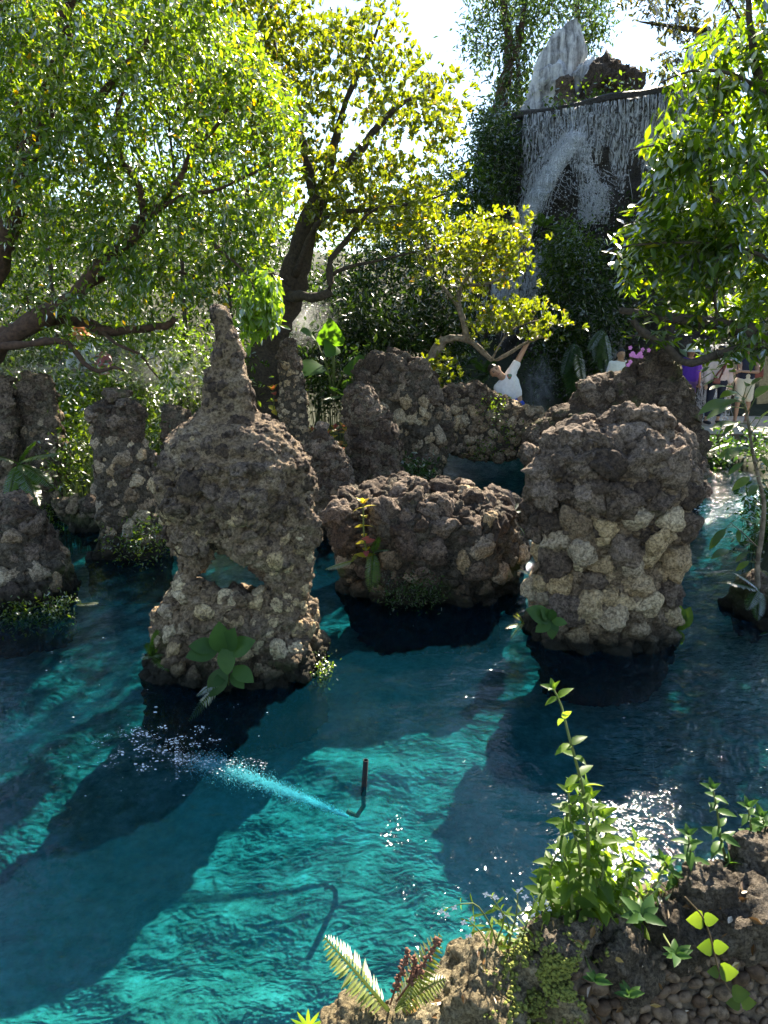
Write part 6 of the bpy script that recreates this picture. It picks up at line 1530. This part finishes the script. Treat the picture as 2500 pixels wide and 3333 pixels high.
# coleus and ferns on the island
root = thing('coleus', 'yellow and pink leaved coleus standing on the low island', 'coleus', at(1195, 1830, 6.3))
stem_plant(root, [at(1197, 1830, 6.32), at(1185, 1740, 6.25), at(1183, 1680, 6.25), at(1182, 1640, 6.28)], 0.011, 0.006, 0.11, 0.10, 'coleus', 'coleus', 7, top=7)
b0 = at(1215, 1800, 6.3)
fern('fern', 'striped pale fern fronds beside the coleus on the island', b0, [(to(b0, 1205, 1880, -0.25), 0.32, 0.35), (to(b0, 1235, 1720, -0.1), 0.24, 0.15), (to(b0, 1265, 1770, -0.1), 0.22, 0.3), (to(b0, 1230, 1880, -0.2), 0.25, 0.5)], 'fern')
b0 = at(1150, 1825, 6.35); fern('fern', 'fern frond pointing left from the island', b0, [(to(b0, 1065, 1845, -0.1), 0.28, 0.08), (to(b0, 1160, 1790, -0.1), 0.15, 0.2)], 'fernpale')
b0 = at(1670, 1850, 6.85); fern('fern', 'bright fern on the right edge of the island', b0, [(to(b0, 1735, 1780, -0.05), 0.26, 0.1), (to(b0, 1715, 1815, 0), 0.20, 0.2), (to(b0, 1700, 1850, -0.05), 0.18, 0.4), (to(b0, 1680, 1900, -0.1), 0.18, 0.4)], 'fernpale')
b0 = at(1655, 1670, 7.3); fern('fern', 'pale fern on the back right of the island', b0, [(to(b0, 1700, 1655, 0), 0.24, 0.2), (to(b0, 1625, 1645, 0), 0.2, 0.15), (to(b0, 1680, 1640, 0.1), 0.2, 0.1), (to(b0, 1690, 1700, 0), 0.25, 0.3), (to(b0, 1710, 1730, 0), 0.25, 0.35)], 'fern')
b0 = at(250, 1968, 6.4); fern('fern', 'single bright fern frond at the right of the left edge island', b0, [(to(b0, 315, 1955, -0.05), 0.25, 0.12)], 'fernpale', npin=16)
# ---- left bank
b0 = at(60, 1510, 8.75); fern('fern', 'big arching fern in front of the back columns at left', b0, [(to(b0, 210, 1420, -0.2), 0.75, 0.25), (to(b0, 160, 1530, -0.3), 0.62, 0.35), (to(b0, 120, 1600, -0.4), 0.6, 0.30), (to(b0, 20, 1590, -0.4), 0.5, 0.35), (to(b0, -60, 1450, -0.2), 0.6, 0.3), (to(b0, 90, 1440, 0.0), 0.5, 0.3)], 'fern', npin=30)
def clump(name, label, poly, n, Y0, Y1, size, mat, seed, cat='plant', group=None, style='fine', stems=True):
    r_ = np.random.default_rng(seed); pts = poly_sample(poly, n, Y0, Y1, r_); G = Geo(); S = Geo(); c = pts.mean(0)
    gz = min(float(land_h(np.array([c[0]]), np.array([c[1]]))[0]), pts[:, 2].min())
    root = thing(name, label, cat, (c[0], c[1], gz), group)
    for q in pts:
        O, D, N_, Ln, Wd = leaf_set(style, q, np.array([0, -0.2, 0.8]), r_, size); G.leaves(O, D, N_, Ln, Wd * 1.2, r_.random(len(O)), 0.1, 0.45)
        if stems: S.tube([(q[0] * 0.8 + c[0] * 0.2, q[1], gz), (q[0] * 0.95 + c[0] * 0.05, q[1], (q[2] + gz) / 2), q], [0.006, 0.004, 0.002], 4, cap=False)
    stuff(add('foliage', G.mesh('foliage', False), LEAFP[mat] if mat in LEAFP else M[mat], root))
    if stems: stuff(add('stems', S.mesh('stems'), M['stem'], root))
    return root
clump('leafy_plant', 'bright sunlit leafy plants between the two left columns', [(215, 1370), (320, 1350), (325, 1560), (280, 1620), (170, 1560), (200, 1450)], 110, 9.0, 10.4, 0.085, 'tuft', 201)
clump('grass_clump', 'sunlit yellow green grass above the low wall at left', [(210, 1370), (310, 1340), (318, 1440), (215, 1450)], 70, 10.2, 11.0, 0.13, 'tuft', 203, 'grass')
clump('leafy_plant', 'sunny weeds right of the square column', [(470, 1400), (560, 1350), (560, 1520), (500, 1560)], 60, 9.2, 10.2, 0.08, 'tuft', 205)
clump('leafy_plant', 'leafy weeds behind the left columns on the path bank', [(60, 1230), (330, 1220), (330, 1350), (60, 1330)], 90, 10.8, 12.0, 0.10, 'tuft', 207)
clump('leafy_plant', 'weeds under the person in the orange hat', [(230, 1190), (560, 1230), (560, 1340), (330, 1330)], 100, 11.2, 12.6, 0.10, 'leaf_bush', 209)
clump('fern_tuft', 'wet ferns at the foot of the square column', [(480, 1690), (550, 1700), (560, 1800), (500, 1840), (430, 1830), (350, 1800), (340, 1740)], 45, 7.5, 7.8, 0.05, 'tuft', 211, 'fern', 'small fern tufts on rocks and banks', stems=False)
clump('fern_tuft', 'dark ferns along the waterline of the left edge island', [(0, 1960), (100, 1985), (180, 1960), (240, 1950), (230, 2000), (90, 2030), (0, 2040)], 60, 6.1, 6.35, 0.045, 'tuft', 213, 'fern', 'small fern tufts on rocks and banks', stems=False)
clump('fern_tuft', 'moss and ferns hanging under the front of the low island', [(1220, 1890), (1420, 1890), (1430, 1960), (1340, 1985), (1240, 1950)], 45, 6.22, 6.35, 0.04, 'ferndark', 215, 'fern', 'small fern tufts on rocks and banks', stems=False)
clump('fern_tuft', 'mossy tufts at the right foot of the spired pillar', [(1020, 2140), (1060, 2120), (1070, 2190), (1020, 2210)], 14, 5.0, 5.2, 0.03, 'tuft', 217, 'fern', 'small fern tufts on rocks and banks', stems=False)
clump('fern_tuft', 'leafy tuft at the waterline below the clustered pillar', [(1300, 1520), (1400, 1520), (1400, 1560), (1310, 1560)], 30, 10.6, 11.0, 0.09, 'ferndark', 219, 'fern', 'small fern tufts on rocks and banks', stems=False)
clump('fern_tuft', 'small ferns on the bank beside the left channel', [(130, 1640), (210, 1660), (200, 1720), (140, 1730)], 30, 9.2, 9.6, 0.06, 'tuft', 221, 'fern', 'small fern tufts on rocks and banks', stems=False)
clump('fern_tuft', 'sparse green weeds on the face of the stone bridge', [(1560, 1380), (1700, 1400), (1680, 1480), (1520, 1480)], 16, 11.62, 11.7, 0.06, 'tuft', 223, 'fern', 'small fern tufts on rocks and banks', stems=False)
clump('fern_tuft', 'white lit weeds on top of the stone bridge', [(1570, 1300), (1640, 1310), (1630, 1340), (1580, 1330)], 9, 11.62, 11.75, 0.06, 'tuft', 225, 'fern', 'small fern tufts on rocks and banks', stems=False)
clump('leafy_plant', 'low leafy undergrowth under the big left tree', [(0, 1060), (560, 1090), (560, 1230), (0, 1230)], 220, 12.8, 15.0, 0.12, 'leaf_bush', 235)
clump('leafy_plant', 'sunlit undergrowth between the thick trunk and the left path', [(430, 1080), (800, 1080), (800, 1300), (470, 1330)], 170, 11.6, 14.0, 0.11, 'leaf_bush', 237)
clump('leafy_plant', 'shaded undergrowth at the foot of the clustered pillar', [(1000, 1180), (1200, 1150), (1200, 1300), (1020, 1330)], 110, 12.2, 13.4, 0.11, 'leaf_dark', 239)
# red and yellow flower bed
root = thing('coleus_bed', 'bed of red, orange and yellow leaved plants behind the pinnacle', 'flower bed', at(1060, 1450, 10.3))
fr = np.random.default_rng(31)
for (x_, y_) in poly_sample([(1000, 1290), (1060, 1270), (1130, 1330), (1120, 1450), (1030, 1440)], 16, 10.0, 10.6, fr)[:, :2]:
    zz = fr.uniform(0.55, 1.15); yb = fr.uniform(10.0, 10.6); xb = x_
    stem_plant(root, [(xb, yb, 0.25), (xb + 0.03, yb, zz * 0.7), (xb + 0.05, yb - 0.05, zz)], 0.008, 0.004, 0.14, 0.10, 'coleus', 'redbed', 4, top=4)
root = thing('coleus_bed', 'small red leaved plant beside the slim column', 'flower bed', at(890, 1330, 10.2))
stem_plant(root, [at(890, 1340, 10.2), at(892, 1300, 10.1), at(888, 1270, 10.1)], 0.008, 0.004, 0.16, 0.13, 'coleus', 'redbed', 3, top=5)
# elephant ears
root = thing('elephant_ear_plant', 'elephant ear plant with huge leaves in the mist right of the slim column', 'plant', at(1085, 1290, 12.0))
for (x_, y_, ln, sx_, sy_, nz) in [(1075, 1065, 0.42, 1078, 1130, (0, -0.5, -0.4)), (990, 1200, 0.50, 1050, 1190, (0, -0.4, 0.9)), (1005, 1080, 0.38, 1030, 1110, (0.2, -0.5, 0.8)), (1165, 1200, 0.38, 1140, 1175, (0, -1, 0.2)), (1075, 1140, 0.3, 1085, 1120, (0.3, -1, 0.2))]:
    o_ = at(sx_, sy_, 11.9); e_ = at(x_, y_, 11.7); put_leaf(root, o_, e_ - o_, nz, ln * 1.15, 'heart', 'big')
    g = Geo(); bs = at(1085, 1290, 12.0); g.tube([bs, bs.lerp(o_, 0.5) + Vector((0.02, 0, 0.08)), o_], [0.022, 0.016, 0.009], 6); add('stalk', g.mesh('stalk'), M['stem'], root)
# orchids
root = thing('orchid', 'pink orchid spray on top of the dark mossy rock', 'orchid', at(2060, 1200, 10.6)); M['pink'] = plain('pink_petal', (0.62, 0.20, 0.50), 0.6, 0.15, 40)
g = Geo(); g.tube([at(2045, 1195, 10.6), at(2055, 1160, 10.55), at(2085, 1140, 10.5), at(2110, 1142, 10.5)], 0.004, 5); add('stem', g.mesh('stem'), M['stem'], root)
for (x_, y_) in [(2052, 1132), (2055, 1155), (2065, 1158), (2080, 1155), (2085, 1150), (2092, 1138), (2075, 1160), (2052, 1178), (2045, 1188), (2112, 1140), (2060, 1150), (2088, 1160)]:
    c = np.array(at(x_, y_, 10.5)); g = Geo()
    for k in range(5):
        an = k * 1.256 + lr.random() * 0.3; ca, sa = math.cos(an), math.sin(an)
        V_ = np.array([(0, -0.004, 0), (0.016, 0, 0.018), (0, 0.004, 0.036), (-0.016, 0, 0.018)]); g.put(V_ @ np.array([[ca, 0, sa], [0, 1, 0], [-sa, 0, ca]]).T + c, None, [[0, 1, 2, 3]])
    add('flower', g.mesh('flower', False), M['pink'], root)
# sapling at the right edge
root = thing('sapling', 'thin sapling with large pale leaves growing at the right edge', 'sapling', at(2475, 1960, 6.1))
tr_ = [(2472, 1960), (2465, 1850), (2480, 1740), (2487, 1640), (2470, 1560), (2450, 1470), (2440, 1400), (2428, 1330), (2420, 1290)]
P_, t_ = smooth_path([at(a, c_, 6.1) for a, c_ in tr_], 0.05); g = Geo(); g.tube(P_, 0.026 - 0.018 * t_, 7); add('stem', g.mesh('stem'), M['barkpale'], root)
g = Geo(); g.tube([at(2465, 1780, 6.1), at(2420, 1735, 6.0), at(2375, 1700, 5.95)], [0.008, 0.006, 0.003], 5); add('twig', g.mesh('twig'), M['barkpale'], root)
for (ox, oy, x_, y_) in [(2425, 1300, 2310, 1232), (2425, 1310, 2275, 1320), (2430, 1330, 2290, 1345), (2430, 1340, 2400, 1275), (2430, 1350, 2505, 1230), (2425, 1300, 2480, 1210), (2430, 1380, 2350, 1400), (2440, 1400, 2320, 1370), (2440, 1410, 2505, 1385), (2440, 1420, 2530, 1300), (2445, 1460, 2360, 1480), (2450, 1480, 2345, 1465), (2450, 1490, 2420, 1445), (2455, 1500, 2360, 1540), (2460, 1520, 2500, 1460), (2470, 1550, 2385, 1585), (2465, 1530, 2540, 1490), (2475, 1580, 2440, 1600), (2380, 1705, 2300, 1795), (2400, 1720, 2405, 1755), (2390, 1710, 2310, 1770), (2400, 1800, 2320, 1800), (2425, 1300, 2350, 1270), (2420, 1295, 2440, 1230), (2428, 1320, 2350, 1300), (2445, 1440, 2520, 1420), (2430, 1340, 2370, 1290), (2380, 1700, 2440, 1690), (2460, 1800, 2390, 1820), (2460, 1830, 2395, 1850), (2450, 1480, 2510, 1520), (2435, 1390, 2490, 1350)]:
    o_ = at(ox, oy, 6.08); e_ = at(x_, y_, 6.0 - 0.25 * lr.random()); d_ = e_ - o_; ln = d_.length
    g = Geo(); m_ = o_.lerp(e_, 0.38) + Vector((0, 0, 0.03)); g.tube([o_, m_], [0.004, 0.003], 4); add('petiole', g.mesh('petiole'), M['stem'], root)
    put_leaf(root, m_, e_ - m_, unit([0.2 * lr.normal(), -0.35, 1.0]), max(0.13, ln * 0.55), 'long', 'sap')
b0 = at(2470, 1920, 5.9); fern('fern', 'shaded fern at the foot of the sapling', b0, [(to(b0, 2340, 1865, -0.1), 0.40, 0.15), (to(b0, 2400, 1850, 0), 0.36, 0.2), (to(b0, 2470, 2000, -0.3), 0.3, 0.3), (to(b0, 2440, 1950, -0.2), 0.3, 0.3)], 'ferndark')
# right bank under the boardwalk
b0 = at(2300, 1470, 12.7); fern('fern', 'sunny fern under the boardwalk edge', b0, [(to(b0, 2370, 1430, -0.1), 0.5, 0.2), (to(b0, 2320, 1420, 0), 0.4, 0.15), (to(b0, 2360, 1480, -0.2), 0.5, 0.25), (to(b0, 2290, 1430, 0), 0.35, 0.2)], 'fern')
clump('leafy_plant', 'dense dark plants on the right bank under the boardwalk', [(2280, 1440), (2520, 1420), (2540, 1560), (2420, 1600), (2290, 1520)], 130, 12.5, 13.6, 0.11, 'ferndark', 231)
clump('leafy_plant', 'dark undergrowth on the right bank behind the sapling', [(2420, 1560), (2600, 1540), (2650, 1900), (2480, 1900), (2440, 1700)], 130, 7.4, 9.5, 0.09, 'ferndark', 233)
clump('leafy_plant', 'undergrowth on the right bank beyond the dark mossy rock', [(2560, 1950), (3300, 1900), (3300, 2500), (2800, 2400)], 120, 5.2, 6.6, 0.10, 'ferndark', 241)
# cliff ferns
for lb, px_, py_, Yc_, fr_ in [('dark fern hanging from the cliff above the mossy rock', 1870, 1110, 15.5, [(1860, 1250), (1835, 1200), (1900, 1220), (1880, 1270)]), ('hanging fern under the large leafed tree', 1960, 1070, 15.5, [(1985, 1170), (1940, 1150), (1970, 1190), (1920, 1120)]),
                           ('pale fern fronds beside the waterfall', 1770, 740, 17.3, [(1760, 680), (1800, 690), (1740, 700), (1840, 720), (1870, 740)]), ('feathery fern behind the boy', 1590, 1220, 13.6, [(1520, 1180), (1540, 1150), (1560, 1240), (1600, 1150), (1500, 1230)]), ('dark fern below the elephant ears', 1130, 1290, 11.6, [(1080, 1240), (1180, 1240), (1130, 1220), (1060, 1280)]), ('fern in front of the path at left', 350, 1270, 11.5, [(300, 1230), (400, 1220), (350, 1200), (290, 1270)])]:
    b0 = at(px_, py_, Yc_); fern('fern', lb, b0, [(to(b0, a, c_, -0.3), np.linalg.norm(to(b0, a, c_, -0.3)) * 1.1, 0.2) for a, c_ in fr_], 'ferndark' if 'pale' not in lb else 'fern', 'ferns at the back', npin=26)
for lb, poly, n_, Y0, Y1 in [('vines covering the left flank of the waterfall wall', [(1600, 400), (1690, 385), (1690, 520), (1650, 720), (1580, 720), (1570, 500)], 150, 19.2, 20.2), ('bushy growth at the foot of the waterfall wall', [(1790, 780), (1850, 740), (1900, 900), (1850, 1100), (1790, 1000)], 120, 17.0, 17.8),
                             ('dark vines on the wall behind the mist and the boy', [(1740, 1080), (1900, 1000), (1950, 1250), (1760, 1280)], 160, 15.8, 16.6), ('plants along the ledge of the waterfall', [(1780, 340), (1850, 320), (2050, 290), (2070, 310), (1850, 345), (1785, 355)], 26, 18.8, 19.6)]:
    clump('climbing_plant', lb, poly, n_, Y0, Y1, 0.13, 'leaf_far' if 'flank' in lb else ('leaf_bush' if 'ledge' in lb or 'foot' in lb else 'leaf_dark'), 240 + n_, 'climbing plant', 'greenery on the waterfall wall', stems=False)

# ---- pipe, jet of bubbles, foam
M['pipe'] = plain('black_pipe', (0.012, 0.012, 0.011), 0.85, 0.4, 20)
wb = onz(1183, 2560, 0.0); tp_ = at(1191, 2474, wb.y)
M['pipe_wet'] = plain('algae_pipe', (0.10, 0.12, 0.07), 0.9, 0.5, 15)
root = thing('standpipe', 'black stub of water pipe sticking up from the pool', 'pipe', wb)
def ring_tube(P0, P1, r, r2):
    g = Geo(); d = unit(np.array(P1 - P0)); u_ = unit(np.cross(d, [1, 0.1, 0])); v_ = np.cross(d, u_); an = np.linspace(0, 2 * np.pi, 20, endpoint=False)
    rg = u_ * np.cos(an)[:, None] + v_ * np.sin(an)[:, None]; P0, P1 = np.array(P0), np.array(P1)
    V = np.vstack([P0 + rg * r, P1 + rg * r, P1 + rg * r2, P1 - d * 0.12 + rg * r2]); i = np.arange(3)[:, None] * 20; j = np.arange(20)[None]; k = (j + 1) % 20
    g.put(V, None, np.stack([i + j, i + k, i + k + 20, i + j + 20], -1).reshape(-1, 4)); return g
add('pipe_stub', ring_tube(wb - Vector((0, 0, 0.06)), tp_, 0.0165, 0.013).mesh('pipe_stub'), M['pipe'], root)
n0 = onz(1130, 2640, -0.22)
g = Geo(); g.tube([wb - Vector((0, 0, 0.05)), wb - Vector((0, 0, 0.14)), wb.lerp(n0, 0.4) - Vector((0, 0, 0.14)), n0 + Vector((0.03, 0, -0.02)), n0], 0.014, 10); add('elbow', g.mesh('elbow'), M['pipe_wet'], root)
m, N, L = newmat('bubble'); bs = nd(N, 'ShaderNodeBsdfPrincipled', i_Roughness=0.25); bs.inputs['Base Color'].default_value = rgb((0.30, 0.88, 0.93)); o = nd(N, 'ShaderNodeOutputMaterial'); L.new(bs.outputs[0], o.inputs[0]); M['bubble'] = m  # cyan of light passing through the water is put into the bubble colour
M['foam'] = plain('foam_white', (0.85, 0.90, 0.92), 0.4, 0.05, 40)
jr = np.random.default_rng(8); G = Geo(); n1 = onz(640, 2475, -0.01); SV, SF = ico(1)
for _ in range(10000):
    t = jr.random() ** (0.75 if _ % 2 else 1.1); c = np.array(n0) * (1 - t) + np.array(n1) * t; c[2] = -0.24 * (1 - t) ** 1.3 - 0.02
    w = (0.009 + 0.055 * t) * (1.0 if _ % 2 else 0.55); o_ = jr.normal(size=3) * [w, w, w * 0.5]
    c = c + o_; c[2] = min(c[2], -0.006)
    G.put(SV * jr.uniform(0.0014, 0.0034), SF); G.V[-1] += c
o = add('bubble_jet', G.mesh('bubble_jet'), M['bubble']); tag(o, 'bright underwater jet of bubbles streaming left from the pipe', 'bubbles', kind='stuff')
G = Geo()
def fleck(px_, py_, smin, smax, z=0.006):
    c = np.array(onz(px_, py_, z)); c[2] += float(ripple(c[None])[0]); s_ = smin * (smax / smin) ** (jr.random() ** 2)
    G.put(SV * [s_ * jr.uniform(1, 2.2), s_, s_ * 0.5] + c, SF)
for _ in range(420):                        # where the jet breaks the surface
    t = jr.random(); px_ = 570 + 300 * t ** 2; py_ = 2455 + 40 * t + jr.normal() * (24 - 12 * t)
    fleck(px_, py_, 0.0012, 0.0045)
for k in range(46):                          # torn foam drifting left
    cx, cy = 470 + jr.normal() * 90, 2420 + jr.normal() * 38
    for _ in range(int(jr.integers(3, 16))): fleck(cx + jr.normal() * 14, cy + jr.normal() * 5, 0.0018, 0.007)
for _ in range(60): fleck(jr.uniform(150, 900), jr.uniform(2000, 2600), 0.002, 0.008)
for _ in range(140): fleck(jr.uniform(2260, 2420), 1655 + jr.normal() * 16, 0.004, 0.02, 0.012)
o = add('foam', G.mesh('foam'), M['foam']); tag(o, 'white foam and flecks floating on the blue water', 'foam', kind='stuff')

# ---- drifting mist from the spray nozzles
def mist(label, px, py, Y, rx, ry, rz, dens, seed):
    m, N, L = newmat('mist_volume'); tc = nd(N, 'ShaderNodeTexCoord')
    ln = nd(N, 'ShaderNodeVectorMath', operation='LENGTH'); L.new(tc.outputs['Object'], ln.inputs[0])
    fo = nd(N, 'ShaderNodeMapRange', interpolation_type='SMOOTHSTEP'); fo.inputs['From Min'].default_value = 1.0; fo.inputs['From Max'].default_value = 0.1; L.new(ln.outputs['Value'], fo.inputs['Value'])
    nz = nd(N, 'ShaderNodeTexNoise', i_Scale=2.6, i_Detail=3.0, i_Roughness=0.6, i_Distortion=0.6); mp = nd(N, 'ShaderNodeMapping'); mp.inputs['Location'].default_value = (seed, seed * 2, 0); L.new(tc.outputs['Object'], mp.inputs['Vector']); L.new(mp.outputs[0], nz.inputs['Vector'])
    nr = nd(N, 'ShaderNodeMapRange'); nr.inputs['From Min'].default_value = 0.42; nr.inputs['From Max'].default_value = 0.70; L.new(nz.outputs['Fac'], nr.inputs['Value'])
    mu = nd(N, 'ShaderNodeMath', operation='MULTIPLY'); L.new(fo.outputs[0], mu.inputs[0]); L.new(nr.outputs[0], mu.inputs[1])
    md = nd(N, 'ShaderNodeMath', operation='MULTIPLY'); md.inputs[1].default_value = dens; L.new(mu.outputs[0], md.inputs[0])
    vs = nd(N, 'ShaderNodeVolumeScatter', i_Anisotropy=0.55); vs.inputs[0].default_value = rgb((0.95, 0.97, 1.0)); L.new(md.outputs[0], vs.inputs['Density'])
    o = nd(N, 'ShaderNodeOutputMaterial'); L.new(vs.outputs[0], o.inputs[1])
    V, F = ICO[3]; me = np_mesh('mist', V, F); ob = add('mist', me, m, loc=at(px, py, Y), scale=(rx, ry, rz))
    tag(ob, label, 'mist', 'spray mist', 'stuff')
scene.cycles.volume_step_rate = 3.0
scene.cycles.volume_max_steps = 64
mist('pale mist drifting beside the thick trunk', 1000, 1080, 13.6, 0.85, 0.6, 0.8, 1.8, 1.0)
mist('thin mist over the left path', 300, 1200, 11.6, 2.2, 0.7, 0.7, 0.6, 4.0)
mist('mist behind the left of the spired pillar', 570, 1210, 11.0, 0.8, 0.5, 0.55, 1.2, 7.0)
mist('white spray cloud right of the boy', 1755, 1270, 13.6, 0.42, 0.35, 0.8, 2.6, 9.0)
